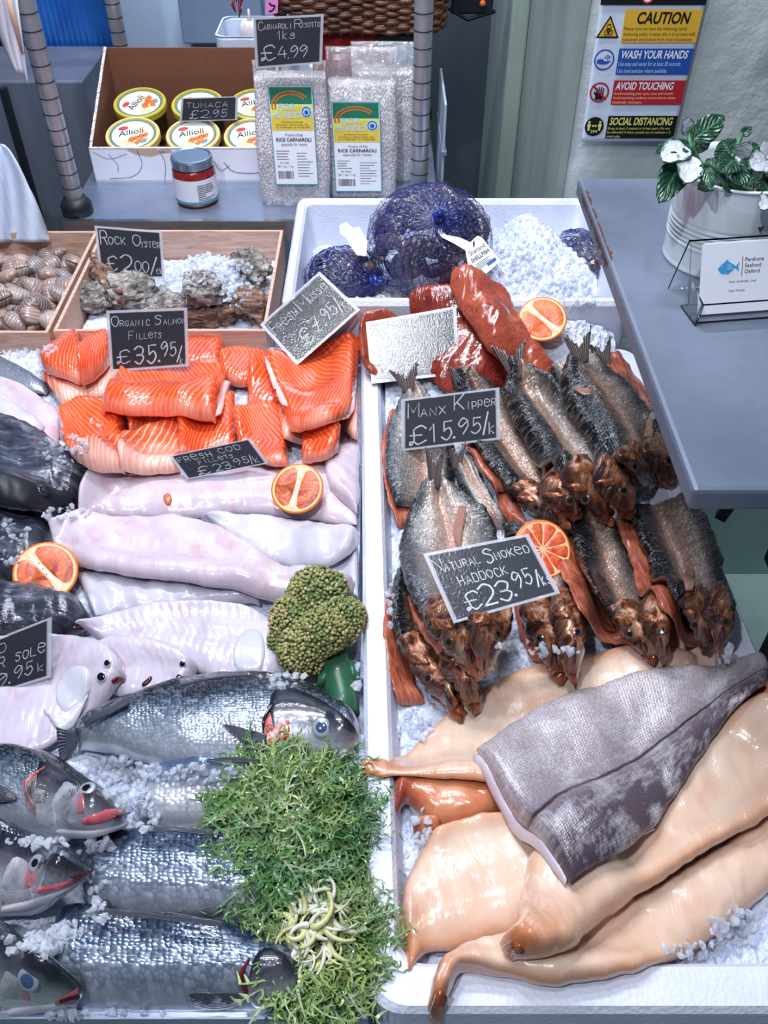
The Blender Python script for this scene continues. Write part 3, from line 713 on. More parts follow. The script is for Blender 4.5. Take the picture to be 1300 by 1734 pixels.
@mk
def leafglare():
    g = G('leaf with painted glare'); x = g.xyz(g.uv('n')); n = g.noise(g.uv('n'), 7, 4)
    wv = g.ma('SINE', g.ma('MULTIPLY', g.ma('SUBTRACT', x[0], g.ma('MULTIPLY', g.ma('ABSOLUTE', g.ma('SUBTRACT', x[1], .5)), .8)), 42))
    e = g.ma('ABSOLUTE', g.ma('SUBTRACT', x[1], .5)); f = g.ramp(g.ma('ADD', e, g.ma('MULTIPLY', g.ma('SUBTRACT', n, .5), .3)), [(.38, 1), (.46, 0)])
    col = g.mix(f, s(34, 92, 66), g.mix(g.ramp(wv, [(.6, 0), (1, .15)]), s(206, 208, 220), s(120, 150, 140)))  # pale middle stands for glare on a glossy leaf, painted into its colour
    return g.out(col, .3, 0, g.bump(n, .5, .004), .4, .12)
MT['stem'] = plain('green stem', s(52, 104, 66), .4)
MT['soil'] = plain('black potting soil', s(18, 18, 18), .9, nz=.5, nsc=200)
# ---- fruit, vegetables
@mk
def peel():
    g = G('orange peel'); v = g.vor(g.oc(), 700); n = g.noise(g.oc(), 30, 3)
    return g.out(g.mix(n, s(226, 98, 18), s(240, 138, 40)), .35, 0, g.bump(v, .3, .001), .3)
MT['pith'] = plain('pale orange pith', s(240, 196, 150), .5, nz=.1, nsc=90)
MT['core'] = plain('white orange core', s(240, 222, 206), .5, nz=.08, nsc=90)
def pulp(name, a, b, c):
    g = G(name); n = g.uv('n'); x = g.xyz(n); nz = g.noise(g.sc(n, (9, 40, 1)), 1, 4, .6, .4); n2 = g.noise(n, 4, 3)
    col = g.mix(g.ramp(nz, [(.35, 0), (.7, 1)]), a, b); col = g.mix(g.ramp(n2, [(.5, 0), (.68, .85)]), col, c)
    return g.out(col, .12, 0, g.bump(nz, .7, .002), .7, .05, sss=.1)
MT['pulporange'] = pulp('orange pulp', s(226, 84, 10), s(246, 140, 40), s(214, 66, 12))
MT['pulpblood'] = pulp('blood orange pulp', s(206, 74, 26), s(236, 130, 56), s(150, 20, 28))
MT['pulpred'] = pulp('red orange pulp', s(222, 78, 36), s(242, 130, 80), s(204, 50, 34))
def vcol(name, rough, coat, sss=0):
    g = G(name); a = g.nd('VertexColor'); a.layer_name = 'col'; n = g.noise(g.oc(), 120, 2)
    return g.out(g.mix(g.ma('MULTIPLY', n, .25), a.outputs[0], s(60, 80, 40)), rough, 0, None, coat, .1)
MT['frisee'] = vcol('curly endive leaves', .4, .25)
MT['floret'] = vcol('broccoli buds', .6, 0)
MT['broccolistem'] = plain('green broccoli stalk', s(44, 92, 66), .35, nz=.3, nsc=40, coat=.2)
@mk
def wicker():
    g = G('brown wicker'); n = g.noise(g.oc(), 60, 3); oi = g.noise(g.oc(), 9, 2)
    return g.out(g.mix(g.ramp(g.ma('ADD', g.ma('MULTIPLY', n, .5), g.ma('MULTIPLY', oi, .5)), [(.35, 0), (.65, 1)]), s(52, 32, 24), s(122, 80, 58)), .45)
@mk
def cloth():
    g = G('pale blue white cloth'); n = g.noise(g.oc(), 30, 4)
    return g.out(g.mix(n, s(176, 190, 214), s(208, 216, 232)), .8, 0, g.bump(g.noise(g.oc(), 400, 2), .2, .001))
MT['redplastic'] = plain('red plastic', s(150, 26, 30), .4, nz=.2, nsc=12)
MT['garlic'] = plain('white garlic skin', s(214, 204, 208), .5, nz=.1, nsc=80)
MT['whitebox'] = plain('white plastic box', s(190, 202, 224), .45, nz=.06, nsc=10)
# ---------------------------------------------------------------- the setting
ZB, ZL, ZT, ZRIM, ZBOX, ZSH, ZTAB = .845, .885, .878, .91, .98, .92, 1.2
def quadmesh(name, pts, mat, **k): return obj(name, pts, [list(range(len(pts)))], mat, None, False, **k)
struct(quadmesh('floor', [(-2.2, -1, 0), (2.4, -1, 0), (2.4, 3, 0), (-2.2, 3, 0)], MT['floor']), 'green grey vinyl shop floor', 'floor')
# plastered wall that carries the poster, with its return into the doorway
g = MB()
nx, nz = 90, 110
V = []; Fq = []
for i in range(nx + 1):
    for j in range(nz + 1):
        x = .305 + 1.4 * i / nx; z = 2.2 * j / nz
        n = noise.fractal(Vector((x * 7, 0, z * 7)), .7, 2, 4) * .0032 + max(0, noise.noise(Vector((x * 16, 3, z * 16))) - .35) * .012
        if x < .33: n -= .006 * (.33 - x) / .025 + .004 * noise.noise(Vector((0, 9, z * 30)))
        V.append((x + (.004 * noise.noise(Vector((5, 1, z * 25))) if i == 0 else 0), 1.5 - n, z))
for i in range(nx):
    for j in range(nz): Fq.append((i * (nz + 1) + j, (i + 1) * (nz + 1) + j, (i + 1) * (nz + 1) + j + 1, i * (nz + 1) + j + 1))
m = len(V); V += [(.305, 2.3, 0), (.305, 2.3, 2.2)]
struct(obj('wall_right', V, Fq, MT['plaster'], None, True, recalc=False), 'rough cream plaster wall that carries the poster', 'wall')
# pillar face (return of the wall): green gloss paint, with one shallow upright ledge
g = MB().box(.3, .312, 1.497, 2.4, 0, 2.2)
struct(g.build('wall_return', MT['greenwall']), 'green painted side face of the plastered wall', 'wall')
g = MB().box(.262, .30, 2.02, 2.4, 0, 2.2)
struct(g.build('trim_1', MT['greenwall'], bevel=.006), 'green painted upright moulding inside the doorway', 'moulding')
struct(MB().box(.10, .30, 2.45, 2.5, 0, 2.6).build('wall_back', MT['doorgrey']), 'dark grey green wall at the end of the doorway', 'wall')
struct(MB().box(-.75, .105, 2.5, 2.55, 0, 2.6).build('door_1', MT['palepanel']), 'pale blue grey panelled door behind the shelf', 'door')
struct(MB().box(-.50, -.30, 2.40, 2.5, .95, 1.07).build('trim_2', MT['greypanel'], bevel=.004), 'grey ledge in front of the pale door', 'ledge')
struct(MB().box(-.305, -.275, 2.46, 2.5, 0, 2.6).build('trim_3', MT['greypanel'], bevel=.004), 'grey blue upright door frame', 'door frame')
struct(MB().box(.03, .055, 2.2, 2.23, 0, 2.6).build('trim_4', MT['whitebox'], bevel=.003), 'slim white upright frame beside the doorway', 'frame')
struct(MB().box(-2.2, -.76, 2.42, 2.46, 0, 2.6).build('wall_left', MT['navy']), 'dark navy wall at the far left', 'wall')
struct(MB().box(-2.2, 2.4, 3.0, 3.05, 0, 2.9).build('wall_rear', MT['doorgrey']), 'dim wall far behind the stall', 'wall')

# ribbed blue sheet and steel cabinet side
bs = MB().box(-.80, -.565, 2.10, 2.12, .935, 2.3).build('plastic_sheet', MT['bluestrip']); tag(bs, 'ribbed blue translucent plastic sheet hanging behind the cardboard box', 'plastic sheet')
sc_ = MB().box(-1.5, -.60, 1.86, 2.08, .0, 1.04).build('steel_cabinet', MT['darksteel'], bevel=.004); tag(sc_, 'tall dull steel cabinet behind the left chrome post', 'cabinet')
d_ = MB().box(-1.49, -.765, 1.845, 1.858, .05, 1.03).build('door', MT['darksteel'], sc_, bevel=.003)
MB().box(-.762, -.752, 1.842, 1.862, .05, 1.03).build('seal', MT['dark'], sc_)
sk = MB().box(-.592, -.58, 2.04, 2.08, .0, .95).build('metal_sheet', MT['darksteel'], bevel=.003); tag(sk, 'dull steel panel below the blue plastic sheet', 'panel')

# counter that carries the whole display
ct = empty('display_counter', (-.35, .7, 0)); tag(ct, 'long counter under the ice bed and polystyrene boxes', 'counter')
MB().box(-1.0, .37, .21, 1.46, .80, ZB - .001).build('worktop', MT['steel'], ct, bevel=.004)
MB().box(-.98, .34, .24, 1.44, 0, .80).build('body', MT['dark'], ct)
edge = at(300, 1704, .895)
MB().box(-1.0, -.012, edge[1] - .010, edge[1], ZB, .897).build('front_rail', MT['steel'], ct, bevel=.002)
hm_rect(-1.0, -.02, edge[1], 1.19, ZL)

# ---- white polystyrene tray with the kippers and smoked haddock
def rr(x0, x1, y0, y1, r, n=6):
    P = []
    for cx, cy, a0 in ((x1 - r, y1 - r, 0), (x0 + r, y1 - r, 90), (x0 + r, y0 + r, 180), (x1 - r, y0 + r, 270)):
        for k in range(n + 1): a = R(a0 + 90 * k / n); P.append((cx + r * math.cos(a), cy + r * math.sin(a)))
    return P
def tray(name, outer, inner, zs, mat, skew=0.0, y_ref=0.0, parent=None):
    """open box: outer/inner rounded rectangles; zs = (bottom, rim, floor)"""
    n = len(outer); rings = [(outer, zs[0], 0), (outer, zs[1] - .006, 0)]
    sh = lambda P, k: [(x + (k if x < sum(q[0] for q in P) / len(P) else -k), y + (k if y < sum(q[1] for q in P) / len(P) else -k)) for x, y in P]
    rings += [(sh(outer, .004), zs[1], 0), (sh(inner, -.004), zs[1], 0), (inner, zs[1] - .006, 0), (sh(inner, .012), zs[2], 0)]
    V = [];
    for P, z, _ in rings: V += [(x + skew * (y - y_ref), y, z) for x, y in P]
    Fc = [(i * n + k, i * n + (k + 1) % n, (i + 1) * n + (k + 1) % n, (i + 1) * n + k) for i in range(len(rings) - 1) for k in range(n)]
    Fc += [list(range(n))[::-1], [(len(rings) - 1) * n + k for k in range(n)]]
    return obj(name, V, Fc, mat, parent, False)
TX0, TX1, TY0, TY1 = -.0135, .395, .219, 1.115
SKW = -.0235
t1 = tray('polystyrene_tray', rr(TX0, TX1, TY0, TY1, .028), rr(TX0 + .027, TX1 - .03, TY0 + .036, TY1 - .02, .02), (ZB, ZRIM, .857), MT['foam'], SKW, TY0)
tag(t1, 'long white polystyrene tray holding the kippers and smoked haddock', 'tray')
# raised step that runs round the outside of the tray
hm_rect(TX0 - .015, TX1 + .0, TY0, TY1, ZRIM); hm_rect(TX0 + .018, TX1 - .032, TY0 + .034, TY1 - .02, ZT)
# ---- box with the mussels
BX0, BX1, BY0, BY1 = -.148, .358, 1.124, 1.468
t2 = tray('polystyrene_box', rr(BX0, BX1, BY0, BY1, .016), rr(BX0 + .017, BX1 - .02, BY0 + .017, BY1 - .017, .012), (ZB, ZBOX, .86), MT['foam'])
tag(t2, 'deep white polystyrene box holding the netted mussels', 'box')
hm_rect(BX0, BX1, BY0, BY1, ZBOX); hm_rect(BX0 + .02, BX1 - .022, BY0 + .02, BY1 - .02, .875)

# ---- shelf with its posts
sh = empty('steel_shelf', (-.25, 1.75, 0)); tag(sh, 'steel shelf unit behind the oyster crate carrying groceries', 'shelf')
MB().box(-.575, .10, 1.505, 2.02, .895, ZSH).build('shelf_top', MT['steel'], sh, bevel=.004)
MB().box(-.575, .10, 1.497, 1.506, .885, ZSH + .002).build('front_edge', MT['chrome'], sh)
def post(x, y, z0, z1, r, seed):
    mb = MB().tube([(x, y, z0), (x, y, z1)], r, 24)
    o = mb.build('post', MT['poletex'], sh, True)
    gr = MB(); z = z0 + .03; k = 0
    while z < z1:
        gr.tube([(x, y, z - .0009), (x, y, z + .0009)], r + .0005, 24); z += .0254; k += 1
    gr.build('grooves', MT['groove'], o, True)
    cl = MB().lathe([(r + .012, 0), (r + .012, .018), (r + .004, .03)], (x, y, ZSH), 24).build('collar', MT['dark'], o, True)
px = at(128, 372, ZSH)
post(px[0] - .002, 1.535, .0, 2.3, .0155, 1)
post(.062, 1.535, .0, 2.3, .0150, 2)
post(-.545, 1.985, .0, 2.3, .0150, 3)
post(.078, 1.99, .0, 1.6, .0150, 4)

# ---- grey metal table on the right
tb = empty('metal_table', (.6, .77, 0)); tag(tb, 'grey painted metal table with chipped edge at the right', 'table')
MB().box(.232, 1.3, .488, 1.04, ZTAB - .022, ZTAB).build('table_top', MT['table'], tb, bevel=.004)
rm = MB(); rq = random.Random(2)
for yy, l in ((.985, .04), (.945, .03), (.90, .055), (.855, .035)):
    n_ = 30; P_ = [(.2345, yy - l / 2)] + [(.2345 + .0075 * (.25 + .75 * abs(noise.noise(Vector((yy * 31, k * .31, 0))))) * math.sin(math.pi * (k + .5) / n_)**.6, yy - l / 2 + l * (k + .5) / n_) for k in range(n_)] + [(.2345, yy + l / 2)]
    rm.add([(x, y, ZTAB + .0005) for x, y in P_], [list(range(len(P_)))])
    Q_ = [(.2316, yy - l / 2, ZTAB - .003), (.2316, yy + l / 2, ZTAB - .003)] + [(.2316, yy + l / 2 - l * (k + .5) / 30, ZTAB - .004 - .013 * abs(noise.noise(Vector((yy * 17, k * .35, 3)))) - .003 * math.sin(math.pi * (k + .5) / 30)) for k in range(30)]
    rm.add(Q_, [list(range(len(Q_)))])
rm.build('rust_patch', MT['rust'], tb)
MB().box(.70, .74, .55, .59, 0, ZTAB - .022).build('leg', MT['dark'], tb, bevel=.003)
MB().box(.70, .74, .97, 1.01, 0, ZTAB - .022).build('leg', MT['dark'], tb, bevel=.003)
MB().tube([atY(1219, 876, 1.2), atY(1256, 826, 1.2)], .014, 4).build('brace', MT['dark'], tb)
MB().box(.627, 1.25, .55, 1.0, .575, .6).build('lower_shelf', MT['dark'], tb, bevel=.003)
struct(MB().box(.305, 2.0, 1.48, 1.495, 0, .32).build('baseboard_right', MT['floor']), 'green vinyl skirting turned up the foot of the wall', 'skirting')

# ---- ice: bed of crushed ice and the ice in the tray
def ice_bed(name, x0, x1, y0, y1, zfun, res, amp=.010, zlow=.846):
    nx = int((x1 - x0) / res); ny = int((y1 - y0) / res); V = []
    for i in range(nx + 1):
        for j in range(ny + 1):
            x = x0 + (x1 - x0) * i / nx; y = y0 + (y1 - y0) * j / ny
            d, _ = noise.voronoi(Vector((x * 70, y * 70, 1.3))); d2, _ = noise.voronoi(Vector((x * 170, y * 170, 4.3)))
            z = zfun(x, y) + amp * (.35 - d[0]) * .9 + amp * .45 * (.3 - d2[0])
            e = min(i, nx - i, j, ny - j)
            V.append((x, y, zlow if e == 0 else max(zlow, z)))
    Fc = [(i * (ny + 1) + j, (i + 1) * (ny + 1) + j, (i + 1) * (ny + 1) + j + 1, i * (ny + 1) + j + 1) for i in range(nx) for j in range(ny)]
    o = obj(name, V, Fc, MT['ice'], None, False, recalc=False); P = np.array(V)
    Q = P.copy(); Q[:, 2] = [zfun(a, b) for a, b in P[:, :2]]; splat(Q, 1)
    return o
def mound(spots):
    C = [(at(px, py, z0)[:2], r, h) for px, py, z0, r, h in spots]
    return lambda x, y: sum(h * math.exp(-((x - c[0])**2 + (y - c[1])**2) / (r * r)) for c, r, h in C)
ml = mound([(330, 1290, .9, .03, .012), (110, 1290, .9, .03, .01), (200, 1400, .9, .02, .012), (60, 1600, .9, .03, .01), (40, 600, .9, .05, .01)])
o = ice_bed('crushed_ice', -.62, -.026, edge[1] + .001, 1.165, lambda x, y: ZL - .004 + ml(x, y), .0034)
tag(o, 'bed of crushed ice under the fresh fish', 'ice', kind='stuff')
mt_ = mound([(900, 410, .95, .07, .065), (940, 470, .93, .07, .045), (860, 450, .95, .05, .04), (1000, 480, .93, .05, .03), (880, 370, .97, .04, .03), (600, 470, .95, .05, .01)])
o = ice_bed('crushed_ice', BX0 + .019, BX1 - .021, BY0 + .018, BY1 - .018, lambda x, y: .905 + mt_(x, y), .0034, zlow=.865)
tag(o, 'heap of crushed ice around the netted mussels', 'ice', kind='stuff')
mt2 = mound([(900, 530, .95, .09, .05), (800, 560, .93, .08, .025), (990, 545, .93, .07, .04), (1030, 640, .92, .06, .025), (1080, 720, .9, .05, .012)])
def zt_(x, y):
    t_ = max(0, min(1, (y - .85) / .25)); return ZT + .028 * t_ + mt2(x, y) * max(0, min(1, (TY1 + .0 - y) / .05 + .9))
o = ice_bed('crushed_ice', TX0 + .012, TX1 - .045, TY0 + .036, 1.122, lambda x, y: zt_(x, y) if x - SKW * (y - TY0) < TX1 - .036 and x - SKW * (y - TY0) > TX0 + .033 else .86, .0036, zlow=.86)
tag(o, 'crushed ice lying under the kippers', 'ice', kind='stuff')
# ---------------------------------------------------------------- left bed: wooden crates, fish, fillets
def depth_at(P): return P[1] * cp - (P[2] - CAMZ) * sp
from mathutils.bvhtree import BVHTree
_bvh = {}
def bvh_of(o):
    if o.name not in _bvh:
        c = Vector(WL[o.name]); V = [v.co + c for v in o.data.vertices]; _bvh[o.name] = BVHTree.FromPolygons(V, [tuple(f.vertices) for f in o.data.polygons])
    return _bvh[o.name]
def hit(o, px, py):
    """where the line of sight through (px, py) meets the surface of o (else its nearest surface point)"""
    t = bvh_of(o); d = Vector(ray(px, py)).normalized(); C = Vector((0, 0, CAMZ)); loc, n, _, _ = t.ray_cast(C, d)
    if loc is None:
        P = Vector(at(px, py, WL[o.name][2] + .02))
        for _ in range(3):
            loc, n, _, _ = t.find_nearest(P); P = C + d * (loc - C).dot(d)
    if n.dot(d) > 0: n = -n
    return loc, n
def patch(name, st, mat, parent, t=.003, cap=(.25, .25), M=10, N=None, p=2, **k):
    """a thin raised area that follows the surface of its thing"""
    S0 = np.array(st, dtype=float); L = np.abs(np.diff(S0, axis=0)).max(axis=1).sum(); N = int(np.clip(L / 3.5, 8, 40)); S = crom(S0, N)
    V = []; U = []; u = np.linspace(0, 1, N)
    for i in range(N):
        c = min(1, math.sqrt(max(0, 1 - (1 - min(1, u[i] / max(cap[0], 1e-3)))**2)), math.sqrt(max(0, 1 - (1 - min(1, (1 - u[i]) / max(cap[1], 1e-3)))**2)))
        for k_ in range(M + 1):
            v = k_ / M; w_ = .5 + (v - .5) * max(c, .08)
            px = S[i, 0] * (1 - w_) + S[i, 2] * w_; py = S[i, 1] * (1 - w_) + S[i, 3] * w_
            loc, n = hit(parent, px, py); h = t * min(1, 2.2 * c) * (1 - abs(2 * v - 1)**3)
            V.append(loc + n * (h - (.0012 if k_ in (0, M) or i in (0, N - 1) else 0))); U.append((u[i], v))
    Fc = [(i * (M + 1) + k_, i * (M + 1) + k_ + 1, (i + 1) * (M + 1) + k_ + 1, (i + 1) * (M + 1) + k_) for i in range(N - 1) for k_ in range(M)]
    V = np.array([list(x) for x in V]); U = np.array(U)
    sc_ = np.array([[L / FPX * .85, np.hypot(S0[:, 0] - S0[:, 2], S0[:, 1] - S0[:, 3]).max() / FPX * .85]])
    o = obj(name, V, Fc, mat, parent, True, {'n': U, 'm': U * sc_}, recalc=False)
    if o.data.polygons[len(Fc) // 2].normal.z < 0: o.data.flip_normals()
    return o
def fin(name, st, mat, parent, t=.0022, lift=.002, **k):
    k.setdefault('cap', (.0, .1)); k.setdefault('capmin', .4)
    return loft(name, st, mat, parent, t=t, lift=lift, mx=.004, bl=.006, p=6, na=.0006, M=12, nf=90, **k)
def eye(px, py, rpx, parent, ring='eyewhite', pup='pupil', pr=.5, flat=.24, on=None, up=0.0):
    P, n = hit(on or parent, px, py); r = rpx / FPX * depth_at(P)
    M = Vector((0, 0, 1)).rotation_difference((n + Vector((0, -.35, .8))).normalized()).to_matrix(); nrm = M @ Vector((0, 0, 1))
    c0 = P + nrm * (r * .12 + up)
    e = MB().ell(c0, (r, r, r * flat), M, 24, 12).build('eye', MT[ring], parent, True)
    MB().ell(c0 + nrm * r * flat * .62, (r * pr, r * pr, r * flat * .5), M, 18, 10).build('pupil', MT[pup], e, True)
    return e
# crates: thin wooden boxes on the counter
def crate(name, label, P, zr, zb, divider=None):
    """P: rim corners in the picture, back-left, back-right, front-right, front-left"""
    c = [at(px, py, zr) for px, py in P]
    e = empty(name, ((c[0][0] + c[2][0]) / 2, (c[0][1] + c[2][1]) / 2, zb)); tag(e, label, 'crate', 'shallow wooden shellfish crates')
    x0 = (c[0][0] + c[3][0]) / 2; x1 = (c[1][0] + c[2][0]) / 2; y1 = (c[0][1] + c[1][1]) / 2; y0 = (c[2][1] + c[3][1]) / 2; th = .0055
    MB().box(x0, x1, y0, y1, zb, zb + .005).build('bottom', MT['wood'], e)
    MB().box(x0, x1, y1 - th, y1, zb, zr).build('back_board', MT['wood'], e, bevel=.001)
    MB().box(x0, x1, y0, y0 + th, zb, zr - .0).build('front_board', MT['wood'], e, bevel=.001)
    MB().box(x0, x0 + th, y0 + th, y1 - th, zb, zr).build('side_board', MT['wood'], e, bevel=.001)
    MB().box(x1 - th, x1, y0 + th, y1 - th, zb, zr).build('side_board', MT['wood'], e, bevel=.001)
    return x0 + th, x1 - th, y0 + th, y1 - th
ZCR = .918
kx0, kx1, ky0, ky1 = crate('wooden_crate', 'shallow wooden crate filled with brown striped clams', [(-115, 392), (130, 390), (124, 560), (-175, 566)], ZCR, ZB)
hm_rect(kx0, kx1, ky0, ky1, .876)
# clams
def clam_mesh(seed):
    rnd = random.Random(seed); mb = MB(); n, m_ = 20, 14; V = []
    a_, b_, c_ = .0185 * rnd.uniform(.92, 1.1), .0155 * rnd.uniform(.94, 1.06), .0098 * rnd.uniform(.95, 1.1)
    mb.ell((0, 0, 0), (a_, b_, c_), None, n, m_)
    V = []
    for x, y, z in mb.v:
        f = x / a_; k = 1 + .22 * max(0, -f); y2 = y * (1 - .38 * max(0, -f)**1.5); z2 = z * (1.15 + .35 * -f) if f < .2 else z * (1.08 - .12 * f)
        x2 = x - .0025 * max(0, -f)**3; y2 += .003 * max(0, -f)**2
        if abs(z) < c_ * .13: y2 *= .97
        V.append((x2, y2, z2))
    mb.v = V; return mb
random.seed(11)
_cl = []
for k in range(4):
    mb = clam_mesh(k); o = obj('clam', np.array(mb.v), mb.f, MT['clam'], None, True, loc=(0, 0, 0)); _cl.append(o)
    sm = MB(); q = [(x * 1.005, y * 1.005, z) for x, y, z in [(.0185 * math.cos(a), .0150 * math.sin(a) * (1 - .38 * max(0, -math.cos(a))**1.5), 0) for a in np.linspace(0, 2 * math.pi, 25)]]
    sm.tube(q, .0007, 5, False); sm.build('seam', MT['hinge'], o, True, loc=(0, 0, 0))
def clone(o, loc, rot, sc=1.0, parent=None):
    c = o.copy(); COL.objects.link(c); c.location = loc; c.rotation_euler = rot; c.scale = (sc, sc, sc); WL[c.name] = np.array(loc)
    for ch in o.children:
        d = ch.copy(); COL.objects.link(d); d.parent = c
    return c
CLAML = 'brown striped clam lying in the wooden crate of clams'
def put_clam(px, py, first=[0]):
    P = atH(px, py)
    if not (kx0 + .012 < P[0] < kx1 - .014 and ky0 + .014 < P[1] < ky1 - .014): return
    src = random.choice(_cl)
    rot = (random.uniform(-1.0, 1.0), random.uniform(-.7, .7), random.uniform(0, 6.28)); M = Euler(rot).to_matrix()
    tz = max(abs((M @ Vector(a)).z) for a in ((.0165, 0, 0), (0, .0135, 0), (0, 0, .0098)))
    i0 = int((P[0] - HX0) / HC); j0 = int((P[1] - HY0) / HC); b = float(np.mean(HM[i0 - 3:i0 + 4, j0 - 3:j0 + 4]))
    z = b + tz * .72; c = clone(src, (P[0], P[1], z), rot, 1.12)
    tag(c, CLAML, 'clam', 'clams in the wooden crate')
    # height of the shell seen from above
    A = np.array([(P[0] + a * .0025, P[1] + b_ * .0025, z + tz * .92 * math.sqrt(max(0, 1 - (a * a + b_ * b_) / 42.0))) for a in range(-5, 6) for b_ in range(-5, 6) if a * a + b_ * b_ < 34]); splat(A, 0)
for layer, (nx_, ny_) in enumerate(((5, 5), (6, 6), (5, 6))):
    for i in range(nx_):
        for j in range(ny_):
            x = -30 + 165 * (i + .5 + (.5 if j % 2 else 0)) / (nx_ + .5) + random.uniform(-9, 9); y = 410 + 150 * (j + .5) / ny_ + random.uniform(-7, 7)
            put_clam(x, y)
for o in _cl:
    for ch in list(o.children): bpy.data.objects.remove(ch)
    bpy.data.objects.remove(o)

ox0, ox1, oy0, oy1 = crate('wooden_crate', 'wider wooden crate holding rough oysters on ice', [(148, 388), (472, 390), (458, 562), (120, 558)], ZCR, ZB)
hm_rect(ox0, ox1, oy0, oy1, .868)
mo = mound([(370, 460, .9, .06, .040), (335, 440, .9, .05, .024), (420, 465, .9, .04, .024)])
o = ice_bed('crushed_ice', ox0 + .002, ox1 - .002, oy0 + .002, oy1 - .002, lambda x, y: .866 + mo(x, y), .0032, zlow=.851)
tag(o, 'crushed ice heaped among the oysters', 'ice', kind='stuff')
def oyster(px, py, rx, ry, rz, rot, label, mat='oyster', seed=0, lift=0.0):
    P = atH(px, py); d = depth_at(P); ax, ay, az = [q / FPX * d for q in (rx, ry, rz)]
    M = Euler(rot).to_matrix(); mb = MB().ell((0, 0, 0), (1, 1, 1), None, 40, 26); V = []
    for v in mb.v:
        v = Vector(v); q = v + Vector((seed * 3.1, seed, 0))
        f = 1 + .34 * noise.fractal(q * 1.7, .7, 2, 5) + .09 * math.sin(v.z * 22 + 5 * noise.noise(q * 2))
        w = Vector((v.x * ax * f * (1 - .25 * v.x), v.y * ay * f, v.z * az * f)); V.append(M @ w)
    V = np.array([list(v) for v in V]); b = hz(P[0], P[1]); V[:, 2] += -V[:, 2].min() * .8 + b - .004 + lift; V[:, 0] += P[0]; V[:, 1] += P[1]
    o = obj('oyster', V, mb.f, MT[mat], None, True); tag(o, label, 'oyster', 'rock oysters in the crate'); splat(V[V[:, 2] > b], 1); return o
oyster(345, 415, 32, 24, 18, (.3, .2, .4), 'grey oyster poking out of the top of the ice mound', 'oyster', 1)
oyster(400, 425, 34, 22, 16, (.4, -.2, 1.0), 'oyster half covered by ice at the back of the crate', 'oyster', 2)
oyster(435, 470, 34, 26, 16, (.5, .4, -.5), 'oyster tilted against the far side of the ice mound', 'oyster', 12)
oyster(165, 522, 32, 26, 22, (.3, .2, .3), 'pale grey oyster in the near corner of the crate', 'oyster', 3)
oyster(192, 498, 62, 20, 16, (.5, .2, -.95), 'long brown layered oyster lying diagonally under the chalk card', 'oysterbrown', 4)
oyster(290, 532, 36, 24, 20, (.2, -.1, .3), 'yellowish grey oyster behind the salmon card', 'oyster', 6)
oyster(360, 545, 52, 22, 18, (.2, .1, .2), 'dark frilly oyster along the front board of the crate', 'oysterbrown', 8)
oyster(352, 508, 38, 32, 24, (.3, .3, .9), 'grey wedge shaped oyster in front of the ice mound', 'oyster', 7)
oyster(435, 532, 32, 36, 22, (.2, .2, .2), 'large brown and white oyster in the near corner beside the mussel card', 'oysterbrown', 9)
oyster(232, 512, 44, 38, 26, (.2, .1, .5), 'big mottled grey oyster standing in front of the oyster card', 'oyster', 5)

# ---- whole fish, left side
def thing_loft(name, label, cat, group, st, mat, **k):
    return tag(loft(name, st, MT[mat], None, **k), label, cat, group)
gap = .006
w1 = thing_loft('white_fillet', 'silver skinned fish tail piece lying on ice at the top left corner', 'fillet', None,
     [(-60, 585, -60, 640), (0, 606, -2, 645), (50, 632, 40, 662), (84, 655, 78, 668)], 'mullet', t=.016, cap=(.02, .25))
w2 = thing_loft('white_fillet', 'white boned fillet curving beside the red salmon pile', 'fillet', None,
     [(-60, 630, -60, 690), (0, 640, 0, 720), (50, 662, 30, 745), (92, 690, 60, 770), (106, 712, 96, 760)], 'cod', t=.016, cap=(.02, .3))
w3 = thing_loft('white_fillet', 'small pale fillet end just above the dark fish heads', 'fillet', None,
     [(-60, 672, -60, 740), (0, 675, 0, 745), (50, 700, 40, 748), (76, 722, 66, 745)], 'codgrey', t=.014, cap=(.02, .4))
def darkfish(label, st, e=None, r=12, t=.045, snout=None, **k):
    o = loft('hake', st, MT['hake'], None, t=t, p=2.2, cap=(.02, .22), na=.0035, nf=38, **k); tag(o, label, 'fish', 'dark ridged fish in a row at the left edge')
    return o
h2 = darkfish('second dark ridged fish, partly under ice and a blood orange half', [(-70, 842, -70, 960), (0, 850, -5, 985), (50, 868, 40, 990), (90, 905, 85, 960)], seed=2)
h3 = darkfish('dark ridged fish with blunt snout behind the sole card', [(-70, 960, -70, 1085), (0, 985, -10, 1090), (70, 1000, 70, 1082), (120, 1018, 120, 1078), (156, 1045, 152, 1066)], seed=3)
patch('mouth', [(120, 1060, 122, 1068), (140, 1058, 142, 1066), (156, 1050, 157, 1056)], MT['mouth'], h3)
h1 = darkfish('dark ridged fish head with a black eye, snout pointing at the cod', [(-70, 690, -70, 850), (0, 708, -10, 855), (60, 732, 55, 872), (110, 765, 105, 868), (150, 800, 142, 858), (172, 826, 166, 842)], seed=1, t=.055)
patch('cheek', [(-40, 780, -40, 850), (20, 800, 15, 862), (80, 822, 75, 868), (130, 832, 125, 862)], MT['dark'], h1, t=.003)
eye(70, 833, 14, h1, 'dark', 'pupil', .7, up=.003)
patch('mouth', [(100, 858, 100, 866), (135, 852, 136, 860), (166, 836, 168, 842)], MT['mouth'], h1)
f_ = fin('jaw_flap', [(160, 812, 172, 838), (178, 803, 188, 832), (192, 812, 190, 832)], MT['kjaw'], h1, lift=.006)

